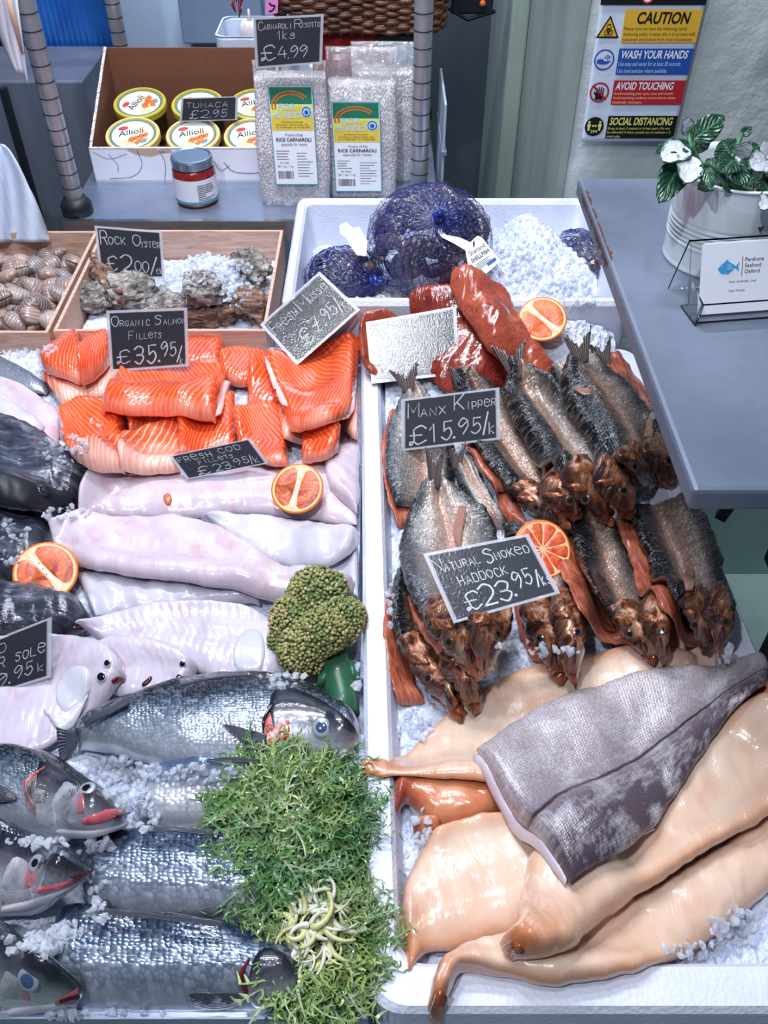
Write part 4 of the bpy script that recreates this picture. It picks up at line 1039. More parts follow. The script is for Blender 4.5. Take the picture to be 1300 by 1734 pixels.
# cod fillets (bottom of the heap first)
def cod(label, st, mat='cod', t=.024, **k):
    k.setdefault('cap', (.16, .12))
    return thing_loft('cod_fillet', label, 'fillet', 'fresh cod fillets', st, mat, t=t, p=2.4, na=.0022, nf=32, **k)
grv = lambda c, w_, d: (lambda U, V: -d * np.exp(-((V - c) / w_)**2))
cod('ragged white fillet end under the lower edge of the cod heap', [(128, 968, 165, 1050), (190, 978, 210, 1040), (260, 985, 270, 1032), (340, 992, 350, 1026), (440, 1008, 440, 1024)], 'codgrey', t=.018, seed=4, prof=lambda U, V: .0012 * np.sin(U * 46))
cod('folded dull fillet end tucked against the white tray behind the broccoli', [(520, 925, 530, 1005), (565, 915, 570, 1010), (606, 905, 606, 1012)], 'codgrey', t=.018, seed=5)
cod('uppermost cod fillet, lying under the chalk card and orange half', [(120, 886, 150, 886), (172, 812, 205, 882), (290, 802, 300, 880), (390, 800, 400, 872), (480, 796, 480, 876), (550, 770, 560, 884), (606, 770, 604, 892)], t=.03, seed=1, prof=grv(.55, .12, .002))
cod('curled up cod tail standing against the white tray by the salmon', [(574, 706, 590, 708), (566, 745, 607, 752), (548, 780, 607, 810), (560, 830, 606, 870)], t=.016, seed=2, cap=(.2, .1))
cod('short greyish cod fillet beside the tray rim, tucked under the long one', [(340, 879, 350, 884), (400, 875, 395, 925), (470, 880, 460, 955), (540, 888, 540, 962), (590, 898, 590, 945), (607, 906, 606, 925)], 'codgrey', t=.024, seed=3, prof=grv(.5, .12, .0015))
cod('long thick cod fillet in the middle of the heap, pointed at its right end', [(84, 888, 92, 926), (130, 872, 138, 962), (220, 876, 205, 974), (320, 878, 300, 986), (400, 915, 380, 1000), (470, 955, 450, 1014), (540, 975, 520, 1017), (600, 990, 596, 1012)], t=.034, seed=6, prof=lambda U, V: -.003 * np.exp(-((V - .62) / .1)**2))
patch('stain', [(277, 838, 275, 846), (286, 834, 284, 858), (292, 840, 292, 854)], MT['smokedorange'], bpy.data.objects['cod_fillet.002'], t=.003)

# soles, white side up
def sole(label, st, **k):
    return thing_loft('sole', label, 'fish', 'soles lying white side up', st, 'sole', t=.02, p=2.6, na=.001, cap=(.15, .12), prof=lambda U, V: -.0015 * np.exp(-((V - .5) / .03)**2) + .0006 * np.sin(U * 150) * np.exp(-((V - .12) / .16)**2), **k)
s1 = sole('largest sole, white side up, its head by the broccoli', [(130, 1062, 150, 1075), (200, 1036, 210, 1110), (290, 1020, 300, 1130), (370, 1022, 370, 1150), (430, 1036, 420, 1158), (470, 1062, 450, 1158), (486, 1098, 478, 1142)], seed=1)
patch('gill_cover', [(395, 1085, 392, 1132), (420, 1062, 418, 1146), (452, 1068, 448, 1146)], MT['codgrey'], s1, t=.004)
s2 = sole('smaller sole lying between the two bigger ones with small dark eyes', [(120, 1110, 130, 1150), (190, 1082, 200, 1180), (250, 1082, 255, 1185), (300, 1100, 296, 1178), (335, 1128, 326, 1162)], seed=2)
eye(309, 1124, 6, s2, 'codgrey', 'pupil', .8); eye(304, 1147, 7, s2, 'codgrey', 'pupil', .8)
patch('gill_slit', [(238, 1158, 240, 1166), (248, 1150, 252, 1158), (256, 1142, 260, 1148)], MT['mouth'], s2, t=.002)
s3 = sole('sole at the left with a bent face, under the corner of the sole card', [(-60, 1090, -60, 1290), (20, 1080, 10, 1290), (80, 1074, 80, 1268), (130, 1078, 120, 1238), (170, 1090, 158, 1208), (202, 1118, 190, 1180), (213, 1142, 206, 1160)], seed=3)
patch('gill_cover', [(98, 1150, 92, 1198), (125, 1125, 118, 1210), (160, 1130, 150, 1196)], MT['codgrey'], s3, t=.005)
fin('pectoral_fin', [(118, 1205, 150, 1180), (85, 1215, 125, 1232), (66, 1190, 100, 1240)], MT['codgrey'], s3)
patch('mouth', [(186, 1150, 188, 1160), (200, 1145, 203, 1156), (212, 1146, 213, 1154)], MT['gillred'], s3, t=.002)
eye(182, 1123, 7, s3, 'codgrey', 'pupil', .8); eye(172, 1146, 9, s3, 'codgrey', 'pupil', .8)

# sea bass
def bass(label, st, mat='bass', t=.05, **k):
    k.setdefault('cap', (.18, .12)); k.setdefault('na', .0006)
    return thing_loft('sea_bass', label, 'fish', 'whole sea bass on the ice', st, mat, t=t, p=2.1, **k)
b0 = bass('whole sea bass with the dark back, head against the tray below the broccoli',
     [(128, 1232, 132, 1268), (165, 1213, 178, 1274), (215, 1188, 222, 1285), (290, 1162, 300, 1305), (370, 1146, 385, 1318), (440, 1146, 455, 1318), (505, 1156, 505, 1310), (550, 1178, 545, 1298), (585, 1205, 578, 1292), (611, 1236, 607, 1266)], t=.055)
patch('head', [(448, 1170, 470, 1300), (490, 1158, 500, 1304), (540, 1178, 540, 1296), (580, 1206, 575, 1290), (609, 1238, 605, 1264)], MT['basshead'], b0, t=.004, cap=(.08, .1))
patch('gill_cover', [(442, 1225, 452, 1275), (462, 1200, 470, 1278), (494, 1192, 496, 1282)], MT['bloody'], b0, t=.004)
patch('gill_edge', [(470, 1180, 476, 1180), (444, 1218, 452, 1218), (448, 1250, 456, 1250), (470, 1278, 476, 1276)], MT['pupil'], b0, t=.003)
patch('gill_edge', [(492, 1192, 497, 1192), (493, 1230, 498, 1230), (490, 1280, 497, 1280)], MT['gillred'], b0, t=.002)
patch('jaw', [(545, 1268, 545, 1276), (575, 1258, 578, 1268), (607, 1242, 609, 1250)], MT['jaw'], b0, t=.003)
patch('mouth', [(548, 1266, 548, 1270), (580, 1254, 581, 1258), (608, 1240, 609, 1244)], MT['mouth'], b0, t=.003)
eye(545, 1233, 17, b0, 'eyewhite', 'pupilblue', .62, up=.003)
fin('pectoral_fin', [(452, 1244, 450, 1276), (425, 1238, 420, 1268), (395, 1230, 396, 1246), (378, 1228, 379, 1232)], MT['fin'], b0)
fin('dorsal_fin', [(300, 1152, 306, 1164), (345, 1142, 352, 1152), (400, 1139, 402, 1148), (432, 1141, 432, 1147)], MT['fin'], b0, lift=.012)
fin('dorsal_fin', [(140, 1222, 145, 1232), (170, 1204, 178, 1216), (215, 1182, 222, 1193)], MT['fin'], b0, lift=.006)
fin('tail_fin', [(130, 1234, 134, 1266), (112, 1236, 112, 1286), (96, 1232, 100, 1300)], MT['fin'], b0, lift=-.002)

b4 = bass('pale silver sea bass below the whole one, its head under the endive', [(232, 1330, 232, 1362), (270, 1304, 268, 1398), (340, 1290, 340, 1402), (420, 1294, 425, 1408), (500, 1300, 500, 1410)], 'basspale', t=.04)
fin('pelvic_fin', [(398, 1370, 400, 1392), (375, 1372, 376, 1384), (352, 1372, 352, 1376)], MT['fin'], b4)
fin('dorsal_fin', [(350, 1286, 350, 1292), (400, 1284, 400, 1292), (440, 1288, 440, 1296)], MT['fin'], b4, lift=.008)
b5 = bass('blue grey sea bass in the middle, its head hidden by the endive', [(140, 1435, 135, 1500), (170, 1418, 160, 1540), (260, 1404, 260, 1556), (360, 1406, 370, 1560), (450, 1412, 450, 1556), (500, 1420, 500, 1545)], 'bassblue', t=.05)
fin('dorsal_fin', [(235, 1404, 236, 1410), (300, 1400, 300, 1410), (362, 1408, 362, 1416)], MT['fin'], b5, lift=.012)
fin('pelvic_fin', [(374, 1538, 374, 1554), (330, 1542, 330, 1558), (300, 1545, 300, 1556)], MT['fin'], b5)
b6 = bass('lowest sea bass by the front rail, with dark fin and open gill', [(96, 1570, 100, 1660), (120, 1542, 118, 1705), (200, 1545, 210, 1716), (300, 1554, 310, 1718), (380, 1568, 390, 1716), (440, 1586, 445, 1714), (490, 1612, 490, 1704), (520, 1640, 520, 1690)], 'bassblue', t=.055, cap=(.12, .1))
fin('dorsal_fin', [(150, 1538, 152, 1548), (260, 1548, 260, 1558), (380, 1562, 378, 1572)], MT['fin'], b6, lift=.014)
patch('gill_edge', [(420, 1620, 428, 1620), (404, 1650, 414, 1650), (416, 1690, 426, 1690)], MT['gillred'], b6, t=.004)
patch('head', [(424, 1612, 416, 1712), (460, 1600, 460, 1712), (500, 1622, 500, 1700)], MT['basshead'], b6, t=.006)
fin('pectoral_fin', [(416, 1686, 412, 1704), (370, 1682, 368, 1712), (330, 1684, 332, 1706), (313, 1690, 316, 1698)], MT['fin'], b6, lift=.004)

def basshead(label, st, hs, gill, gedges, ck, lip, jaw, mouthp, ey, er, ring, pup, pr):
    o = bass(label, st, 'bass', t=.058, cap=(.02, .16))
    patch('head', hs, MT['basshead'], o, t=.004, cap=(.06, .1))
    if gill: patch('gill_cover', gill, MT['gillscale'], o, t=.004)
    for q in gedges: patch('gill_edge', q, MT['bloody'], o, t=.003)
    patch('cheek', ck, MT['cheek'], o, t=.0045)
    patch('jaw', jaw, MT['jaw'], o, t=.004)
    patch('lip', lip, MT['lip'], o, t=.005)
    patch('mouth', mouthp, MT['mouth'], o, t=.0065)
    eye(ey[0], ey[1], er, o, ring, pup, pr, up=.0042)
    return o
b1 = basshead('sea bass head with red gills and open red mouth, uppermost of the left column',
    [(-70, 1268, -70, 1400), (0, 1268, 0, 1400), (50, 1272, 50, 1410), (100, 1290, 90, 1420), (150, 1322, 145, 1420), (190, 1352, 185, 1412), (214, 1374, 211, 1396)],
    [(60, 1278, 60, 1412), (100, 1292, 95, 1418), (150, 1323, 148, 1418), (190, 1353, 185, 1410), (213, 1376, 210, 1394)],
    [(40, 1330, 46, 1352), (60, 1306, 66, 1390), (92, 1310, 86, 1388)],
    [[(78, 1296, 84, 1300), (42, 1324, 50, 1328), (48, 1362, 56, 1360), (76, 1392, 84, 1388)], [(88, 1305, 95, 1308), (86, 1350, 93, 1352), (86, 1396, 93, 1394)]],
    [(92, 1340, 90, 1385), (112, 1312, 110, 1398), (138, 1330, 135, 1392), (150, 1358, 148, 1380)],
    [(140, 1378, 142, 1396), (175, 1366, 172, 1396), (208, 1372, 200, 1384)],
    [(95, 1398, 100, 1414), (150, 1400, 150, 1418), (200, 1392, 203, 1402), (212, 1390, 213, 1396)],
    [(180, 1380, 182, 1388), (200, 1378, 200, 1386), (213, 1378, 212, 1386)], (150, 1343), 15, 'eyewhite', 'pupil', .58)
fin('pectoral_fin', [(30, 1352, 28, 1358), (10, 1334, 0, 1362), (-20, 1325, -20, 1360)], MT['fin'], b1)
b2 = basshead('sea bass head with grey cheek and closed mouth, between two others at the left edge',
    [(-70, 1395, -70, 1560), (0, 1393, -5, 1552), (50, 1415, 45, 1546), (95, 1438, 90, 1524), (130, 1458, 125, 1496), (153, 1474, 148, 1484)],
    [(-5, 1398, -8, 1550), (50, 1416, 45, 1544), (95, 1440, 90, 1522), (130, 1460, 125, 1494), (152, 1475, 147, 1483)],
    None, [[(-2, 1440, 4, 1440), (-3, 1490, 4, 1490), (6, 1532, 14, 1528)]],
    [(6, 1470, 6, 1515), (28, 1432, 26, 1528), (58, 1450, 54, 1518), (75, 1470, 72, 1504)],
    [(60, 1500, 62, 1516), (100, 1486, 100, 1502), (140, 1478, 138, 1488)],
    [(0, 1528, 2, 1546), (60, 1516, 62, 1534), (120, 1490, 122, 1500), (148, 1480, 147, 1485)],
    [(110, 1484, 110, 1488), (135, 1474, 136, 1478), (150, 1472, 151, 1475)], (68, 1464), 15, 'eyewhite', 'pupil', .55)
b3 = basshead('sea bass head with a large cloudy blue eye, nearest the front rail',
    [(-70, 1560, -70, 1725), (0, 1562, -5, 1724), (45, 1590, 40, 1720), (90, 1626, 85, 1710), (120, 1652, 116, 1700), (138, 1668, 134, 1692)],
    [(-5, 1572, -8, 1722), (45, 1592, 40, 1718), (90, 1628, 85, 1708), (120, 1654, 116, 1698), (137, 1670, 133, 1690)],
    None, [[(-4, 1630, 3, 1630), (-6, 1670, 2, 1670), (0, 1712, 6, 1708)]],
    [(2, 1645, 2, 1695), (20, 1620, 18, 1700), (45, 1640, 40, 1698), (60, 1675, 55, 1696)],
    [(92, 1684, 92, 1698), (115, 1668, 112, 1694), (134, 1664, 128, 1676)],
    [(10, 1702, 14, 1718), (70, 1694, 72, 1712), (120, 1688, 122, 1698), (135, 1684, 134, 1692)],
    [(98, 1682, 100, 1690), (118, 1674, 118, 1686), (136, 1674, 134, 1684)], (56, 1652), 21, 'eyewhite', 'pupilblue', .66)

# ---- salmon
def salmon_piece(label, st, mat='salmon', t=.026, fat=None, **k):
    k.setdefault('cap', (.10, .10)); k.setdefault('capmin', .55); k.setdefault('bl', .014)
    o = loft('salmon_fillet', st, MT[mat], None, t=t, p=4.5, q=2.2, na=.0018, nf=40, **k)
    tag(o, label, 'fillet', 'raw salmon fillets'); return o
salmon_piece('pale salmon piece at the left of the pile with white fat showing', [(72, 640, 108, 690), (120, 600, 150, 680), (165, 572, 195, 668), (195, 568, 210, 640)], 'salmonpale', seed=1)
salmon_piece('dark red salmon piece at the far left of the pile', [(64, 618, 80, 632), (85, 590, 118, 645), (112, 574, 138, 650), (136, 570, 142, 625)], seed=2)
salmon_piece('salmon strip standing just left of the salmon card', [(132, 610, 140, 655), (158, 580, 165, 640), (188, 572, 190, 610)], seed=15, t=.034)
salmon_piece('salmon piece behind the salmon card, nearest the oyster crate', [(300, 570, 295, 628), (340, 566, 335, 626), (386, 582, 372, 624)], seed=3)
salmon_piece('square salmon piece right of the salmon card', [(372, 604, 376, 645), (405, 594, 405, 655), (440, 600, 428, 655)], seed=4)
salmon_piece('narrow salmon piece leaning behind the big right fillet', [(425, 598, 418, 690), (455, 600, 450, 695), (482, 640, 476, 690)], seed=5)
salmon_piece('long salmon piece under the right fillet, against the tray', [(585, 600, 560, 700), (600, 640, 590, 735), (606, 690, 606, 745)], 'salmonpale', seed=6)
salmon_piece('broad salmon piece below the dark red one, left of the front row', [(98, 700, 104, 748), (128, 682, 130, 780), (165, 680, 165, 782), (218, 692, 206, 770)], seed=7, t=.03)
salmon_piece('front row salmon piece with pale pink belly, at the left', [(128, 760, 130, 782), (160, 752, 165, 800), (210, 735, 212, 802)], 'salmonpale', seed=8)
salmon_piece('small salmon strip tucked under the topmost fillet', [(216, 702, 220, 735), (260, 700, 262, 728), (300, 695, 300, 722)], seed=9)
salmon_piece('front row salmon piece with a wide white belly strip', [(206, 742, 208, 802), (255, 722, 260, 804), (308, 708, 305, 800)], 'salmonpale', seed=10)
salmon_piece('front row salmon piece right of the white belly piece', [(300, 705, 305, 770), (345, 690, 350, 774), (398, 668, 400, 762)], seed=11)
salmon_piece('front row salmon piece above the cod card', [(395, 695, 405, 765), (440, 685, 445, 785), (482, 690, 488, 790)], seed=12)
salmon_piece('pale salmon piece below the big right fillet', [(470, 690, 480, 745), (500, 700, 510, 752), (560, 700, 575, 745)], 'salmonpale', seed=13, t=.02)
salmon_piece('dark red salmon corner beside the curled cod tail', [(510, 745, 512, 785), (545, 728, 548, 780), (578, 724, 572, 765)], seed=14)
SA2 = salmon_piece('big salmon fillet at the right of the pile below the mussel card', [(446, 610, 492, 726), (475, 598, 510, 730), (530, 588, 552, 722), (585, 576, 590, 706), (608, 574, 600, 690)], seed=16, t=.032)
patch('fat_edge', [(447, 606, 452, 604), (462, 650, 470, 648), (482, 690, 490, 688)], MT['fat'], SA2, t=.006)
SA1 = salmon_piece('topmost salmon fillet lying in front of the salmon card', [(214, 622, 172, 694), (235, 616, 205, 702), (290, 616, 275, 702), (345, 622, 335, 710), (383, 632, 364, 714)], seed=17, t=.04, cap=(.06, .05))
patch('fat_edge', [(380, 640, 388, 646), (372, 676, 380, 678), (362, 706, 368, 706)], MT['fat'], SA1, t=.006)
# ---------------------------------------------------------------- tray: smoked haddock, kippers, roe
def had(label, st, mat='smoked', t=.026, **k):
    k.setdefault('cap', (.14, .12))
    return thing_loft('smoked_haddock_fillet', label, 'fillet', 'natural smoked haddock fillets', st, mat, t=t, p=2.5, na=.002, nf=30, **k)
had('smoked haddock fillet end peeking out under the kipper heads at the right', [(1040, 1085, 1050, 1170), (1110, 1060, 1120, 1180), (1180, 1070, 1190, 1180), (1210, 1095, 1215, 1160)], t=.016, seed=1)
had('orange smoked fillet end beside the skin tail at the right edge', [(1215, 1170, 1215, 1250), (1270, 1165, 1275, 1240), (1330, 1165, 1330, 1230)], 'smokedorange', t=.02, seed=2)
had('folded deep orange fillet end with red tip, resting on the tray rim side', [(664, 1332, 668, 1388), (690, 1318, 690, 1360), (740, 1322, 735, 1404), (800, 1322, 800, 1404), (860, 1330, 860, 1378)], 'smokedorange', t=.034, seed=3)
had('pale smoked fillet under the skin side one, thin point reaching over the left rim', [(612, 1302, 612, 1310, .3), (650, 1288, 650, 1316, .35), (700, 1258, 705, 1316, .5), (760, 1205, 775, 1322), (830, 1158, 850, 1334), (930, 1122, 960, 1330), (1060, 1100, 1080, 1260), (1180, 1106, 1190, 1230)], t=.022, seed=4, cap=(.05, .1))
had('small amber scrap of fillet under the folded orange end', [(698, 1392, 700, 1420), (720, 1385, 725, 1425), (745, 1390, 745, 1415)], 'smokedorange', t=.014, seed=5)
had('broad smoked fillet at the left with browned pointed corner near the front rim', [(676, 1560, 690, 1652), (690, 1490, 722, 1612), (730, 1415, 790, 1606), (800, 1388, 870, 1590), (880, 1378, 950, 1560), (980, 1385, 1030, 1530)], t=.034, seed=6, prof=lambda U, V: -.003 * np.exp(-((V - .62) / .07)**2))
had('lowest long fillet, its dark tail end hanging over the front rim', [(724, 1712, 742, 1732), (735, 1668, 762, 1690), (752, 1628, 782, 1652), (800, 1598, 826, 1652), (880, 1572, 900, 1664), (970, 1552, 1000, 1666), (1070, 1518, 1100, 1640), (1170, 1466, 1205, 1588), (1260, 1405, 1300, 1512), (1360, 1340, 1410, 1440)], t=.034, seed=7, cap=(.04, .1), prof=lambda U, V: -.002 * np.exp(-((V - .35) / .06)**2) + .0015 * np.sin(U * 90) * np.exp(-((V - .3) / .08)**2))
H4 = had('long plump fillet in the middle with a curled tail, lying over the lowest one', [(846, 1598, 868, 1622), (872, 1570, 912, 1622), (884, 1500, 962, 1610), (900, 1440, 1010, 1560), (960, 1400, 1060, 1530), (1060, 1340, 1140, 1478), (1160, 1250, 1230, 1420), (1250, 1200, 1300, 1385), (1325, 1195, 1350, 1345)], t=.042, seed=8, cap=(.05, .1), prof=lambda U, V: -.004 * np.exp(-((V - .45 + .1 * U) / .05)**2) + .0016 * np.sin(U * 80) * np.exp(-((V - .42) / .06)**2))
fl_ = loft('flesh_edge', [(980, 1180, 1110, 1405), (865, 1228, 1020, 1452), (815, 1274, 962, 1484), (800, 1284, 957, 1500)], MT['cod'], None, t=.012, cap=(.1, .03), smz=.12)
H0 = had('big skin side up fillet, silver grey with a black side line', [(1298, 1124, 1300, 1158), (1240, 1120, 1240, 1205), (1180, 1130, 1205, 1255), (1080, 1142, 1152, 1335), (960, 1178, 1090, 1415), (870, 1222, 1022, 1460), (806, 1272, 965, 1496)], 'haddockskin', t=.02, seed=9, cap=(.08, .03), smz=.12)
fl_.parent = H0; fl_.location = Vector(WL[fl_.name] - WL[H0.name])
had_tip = patch('tail_tip', [(724, 1716, 741, 1731), (733, 1690, 755, 1704), (740, 1672, 762, 1684)], MT['kjaw'], bpy.data.objects['smoked_haddock_fillet.006'], t=.003)
patch('tail_tip', [(847, 1600, 866, 1620), (862, 1592, 886, 1618), (874, 1592, 894, 1612)], MT['kjaw'], H4, t=.003)

# roe
def roe_(name, label, st, mat, t, seed):
    return thing_loft(name, label, 'roe', None, st, mat, t=t, p=2.0, q=2.0, na=.003, nf=45, cap=(.22, .22), seed=seed, M=22)
roe_('smoked_roe', 'small brown end of smoked roe tucked behind the shiny blank card', [(606, 560, 608, 590), (618, 540, 616, 620), (648, 534, 640, 640), (680, 545, 670, 640)], 'roe', .03, 3)
r1 = roe_('smoked_roe', 'broad dark veined smoked roe right of the shiny card', [(684, 500, 688, 524), (712, 485, 700, 560), (760, 490, 706, 590), (810, 530, 724, 640), (852, 590, 770, 672), (862, 640, 815, 672)], 'roedark', .034, 4)
r2 = roe_('smoked_roe', 'long sausage shaped smoked roe lying towards the orange half', [(762, 462, 764, 488), (788, 456, 762, 500), (830, 490, 790, 540), (880, 545, 830, 600), (930, 610, 880, 650), (950, 640, 930, 668)], 'roe', .04, 5)

# kippers
class Plane:
    def __init__(k, P, lean, az=0.0):
        k.P = np.array(P); n = Matrix.Rotation(R(az), 3, 'Z') @ Vector((0, -math.cos(R(lean)), math.sin(R(lean)))); k.n = np.array(n)
    def __call__(k, px, py, off=0.0):
        d = ray(px, py); C = np.array([0, 0, CAMZ]); tt = np.dot(k.P + k.n * off - C, k.n) / np.dot(d, k.n); return C + d * tt
def lerp2(a, b, t): return (a[0] + (b[0] - a[0]) * t, a[1] + (b[1] - a[1]) * t)
def tail_fan(parent, base, tip, spread, bw=7, lean=42):
    """forked tail: two fans of rays with ragged tips, standing up from the base"""
    P = atH(*base); P[2] -= .004; pl = Plane(P, lean); rnd = random.Random(int(base[0] * 7 + base[1]))
    ax = np.array([tip[0] - base[0], tip[1] - base[1]], dtype=float); L = np.hypot(*ax); ax /= L; nr = np.array([-ax[1], ax[0]])
    nu, nv = 8, 22; V = []; U = []
    for i in range(nu + 1):
        for k in range(nv + 1):
            v = -1 + 2 * k / nv; u = i / nu; ln = L * (.52 + .48 * abs(v)**.8) * (1 + (.16 * rnd.uniform(-1, .4) if i == nu else 0))
            q = np.array(base) + ax * (ln * u) + nr * v * (bw + (spread - bw) * u**1.1) - ax * 4
            p = pl(q[0], q[1], .0016 * math.sin(v * 24) * u + .006 * v * v * u); V.append(p); U.append((u, k / nv))
    Fc = [(i * (nv + 1) + k, i * (nv + 1) + k + 1, (i + 1) * (nv + 1) + k + 1, (i + 1) * (nv + 1) + k) for i in range(nu) for k in range(nv)]
    o = obj('tail_fin', V, Fc, MT['kfin'], parent, True, {'n': np.array(U), 'm': np.array(U) * .05}, recalc=False); m = o.modifiers.new('thickness', 'SOLIDIFY'); m.thickness = .0016
    return o
def kipper(label, body, heads=(), tails=(), flesh=None, mat='kdark', t=.022, fins=(), headt=.026, seed=0, g=.006):
    cx = sum(q[0] + q[2] for q in body) / 2 / len(body); cy = sum(q[1] + q[3] for q in body) / 2 / len(body); P = atH(cx, cy)
    e = empty('kipper', P); tag(e, label, 'kipper', 'kippers piled in the tray')
    if flesh:
        for q in flesh: loft('flesh_flap', q, MT['kflesh'], e, t=.013, cap=(.15, .12), na=.002, seed=seed)
    fl = lambda U, V: -g * np.exp(-((V - .5) / .075)**2) + .0016 * np.sin(V * 19 + U * 4 + seed)
    loft('body', body, MT[mat], e, t=t, p=2.6, q=1.9, cap=(.10, .10), capmin=.3, na=.0022, nf=60, prof=fl, seed=seed, M=26, sink=.001)
    for hd in heads:
        a, m, tip, ex = hd[:4]; side = hd[4] if len(hd) > 4 else 0
        c = lerp2(a, m, .5); d = (tip[0] - c[0], tip[1] - c[1]); w = ((m[0] - a[0]) / 2, (m[1] - a[1]) / 2); st = []
        for s_, k in ((-.12, .9), (.12, 1.0), (.38, .95), (.62, .72), (.86, .42), (1, .2)):
            q = (c[0] + d[0] * s_, c[1] + d[1] * s_); st.append((q[0] - w[0] * k, q[1] - w[1] * k, q[0] + w[0] * k, q[1] + w[1] * k))
        jw = [(c[0] + d[0] * s_ - w[0] * k + ex, c[1] + d[1] * s_ - w[1] * k + 4, c[0] + d[0] * s_ + w[0] * k + ex, c[1] + d[1] * s_ + w[1] * k + 4) for s_, k in ((.25, .7), (.7, .62), (1.0, .4), (1.14, .15))]
        loft('jaw', jw, MT['kjaw'], e, t=.012, cap=(.1, .2), na=.003, nf=90, seed=seed)
        h = loft('head', st, MT['khead'], e, t=headt, p=2.2, cap=(.12, .2), na=.0045, nf=75, seed=seed + hash(a) % 7, bl=.016)
        gl = [(c[0] + d[0] * s_ - w[0] * k, c[1] + d[1] * s_ - w[1] * k, c[0] + d[0] * (s_ + .07) + w[0] * .2, c[1] + d[1] * (s_ + .07) + w[1] * .2) for s_, k in ((.02, .8), (.12, .9), (.24, .85))]
        patch('gill_plate', gl, MT['khead'], h, t=.004)
        ep = (c[0] + d[0] * .47 - w[0] * .35 * (1 if not side else -1), c[1] + d[1] * .47 - w[1] * .35 * (1 if not side else -1))
        eye(ep[0], ep[1], 9.5, h, 'kring', 'pupil', .6)
        ms = [(c[0] + d[0] * s_ + w[0] * k0, c[1] + d[1] * s_ + w[1] * k0, c[0] + d[0] * s_ + w[0] * k1, c[1] + d[1] * s_ + w[1] * k1) for s_, k0, k1 in ((.55, .1, .3), (.75, .0, .25), (.93, -.05, .12))]
        patch('mouth', ms, MT['mouth'], h, t=.002)
    for q in tails: tail_fan(e, *q)
    for q in fins: fin('pelvic_fin', q, MT['pfin'], e, t=.004, lift=.003)
    return e
kipper('kipper at the left rim under the kipper price card, its tail by the shiny card',
       [(686, 645, 700, 645), (672, 690, 740, 690), (654, 735, 765, 745), (654, 800, 770, 800), (668, 850, 760, 850)], tails=[((692, 660), (682, 614), 26)],
       flesh=[[(664, 690, 700, 690), (648, 740, 700, 740), (650, 820, 700, 820), (672, 890, 700, 890)]], mat='kpale', seed=1)
kipper('kipper with pale belly half hidden behind the biggest kipper',
       [(760, 775, 785, 770), (768, 800, 812, 800), (785, 840, 835, 850), (815, 890, 862, 890)], tails=[((774, 792), (774, 745), 15)],
       flesh=[[(815, 790, 835, 800), (836, 830, 872, 850), (852, 880, 905, 905)], [(780, 780, 792, 782), (782, 820, 812, 822), (806, 880, 840, 880)]], mat='kpale', t=.018, seed=2)
kipper('kipper at the lower left corner with a bright eye, partly under the biggest one',
       [(672, 960, 700, 955), (664, 1000, 720, 1000), (664, 1060, 735, 1050), (676, 1105, 752, 1095)], heads=[((676, 1100), (742, 1092), (768, 1206), 4), ((735, 1100), (800, 1090), (800, 1190), 2, 1)],
       flesh=[[(656, 1000, 690, 1000), (648, 1060, 680, 1060), (655, 1130, 690, 1120), (670, 1188, 720, 1190)]], seed=3)
kipper('kipper under the haddock card showing only its dark coppery head',
       [(850, 890, 915, 890), (868, 940, 950, 935), (876, 1000, 970, 985), (880, 1035, 985, 1015)], heads=[((878, 1030), (935, 1018), (945, 1140), 0), ((930, 1020), (990, 1010), (972, 1138), -2, 1)],
       flesh=[[(850, 930, 885, 930), (866, 1000, 900, 1000), (878, 1070, 930, 1080), (900, 1120, 960, 1142)]], seed=4, headt=.03)
kipper('kipper in front of the orange slice, pointing down to the haddock',
       [(950, 850, 1010, 860), (966, 900, 1050, 900), (985, 960, 1080, 950), (1010, 1010, 1105, 1000), (1032, 1045, 1122, 1035)], heads=[((1028, 1040), (1084, 1034), (1098, 1112), 2), ((1078, 1036), (1128, 1030), (1120, 1110), 0, 1)],
       flesh=[[(935, 910, 975, 900), (955, 980, 1000, 975), (985, 1050, 1035, 1040), (1040, 1092, 1090, 1095)], [(1035, 880, 1060, 880), (1075, 940, 1098, 940), (1110, 1010, 1130, 1010)]], seed=5)
kipper('kipper nearest the right rim below the table corner, head at the haddock tail',
       [(1062, 850, 1150, 830), (1070, 890, 1190, 870), (1098, 950, 1216, 930), (1128, 1005, 1228, 985), (1152, 1035, 1236, 1020)], heads=[((1150, 1030), (1196, 1022), (1196, 1090), 2), ((1190, 1024), (1240, 1012), (1222, 1096), 0, 1)],
       flesh=[[(1040, 880, 1075, 880), (1066, 950, 1108, 950), (1104, 1020, 1150, 1020), (1150, 1070, 1200, 1080)]], seed=6,
       fins=[[(1160, 1002, 1172, 1002), (1156, 980, 1176, 984), (1165, 955, 1170, 955)]])
kipper('kipper in the middle whose tail hides behind the kipper price card',
       [(760, 640, 800, 635), (775, 690, 862, 680), (800, 750, 905, 735), (835, 800, 945, 790), (868, 842, 965, 828)], heads=[((864, 838), (915, 832), (950, 886), 3), ((908, 834), (968, 824), (972, 872), 0, 1)],
       tails=[((780, 655), (778, 612), 20)], flesh=[[(770, 700, 800, 700), (790, 760, 815, 760), (840, 830, 870, 830)]], seed=7)
kipper('kipper with pale side stripe lying beneath the one beside it near the top',
       [(930, 630, 950, 625), (940, 660, 985, 655), (985, 730, 1035, 720), (1030, 790, 1075, 790), (1050, 830, 1085, 830)], mat='kpale', t=.02, seed=8,
       flesh=[[(925, 640, 960, 632), (960, 680, 1000, 670), (1010, 760, 1050, 750), (1050, 820, 1090, 820)]])
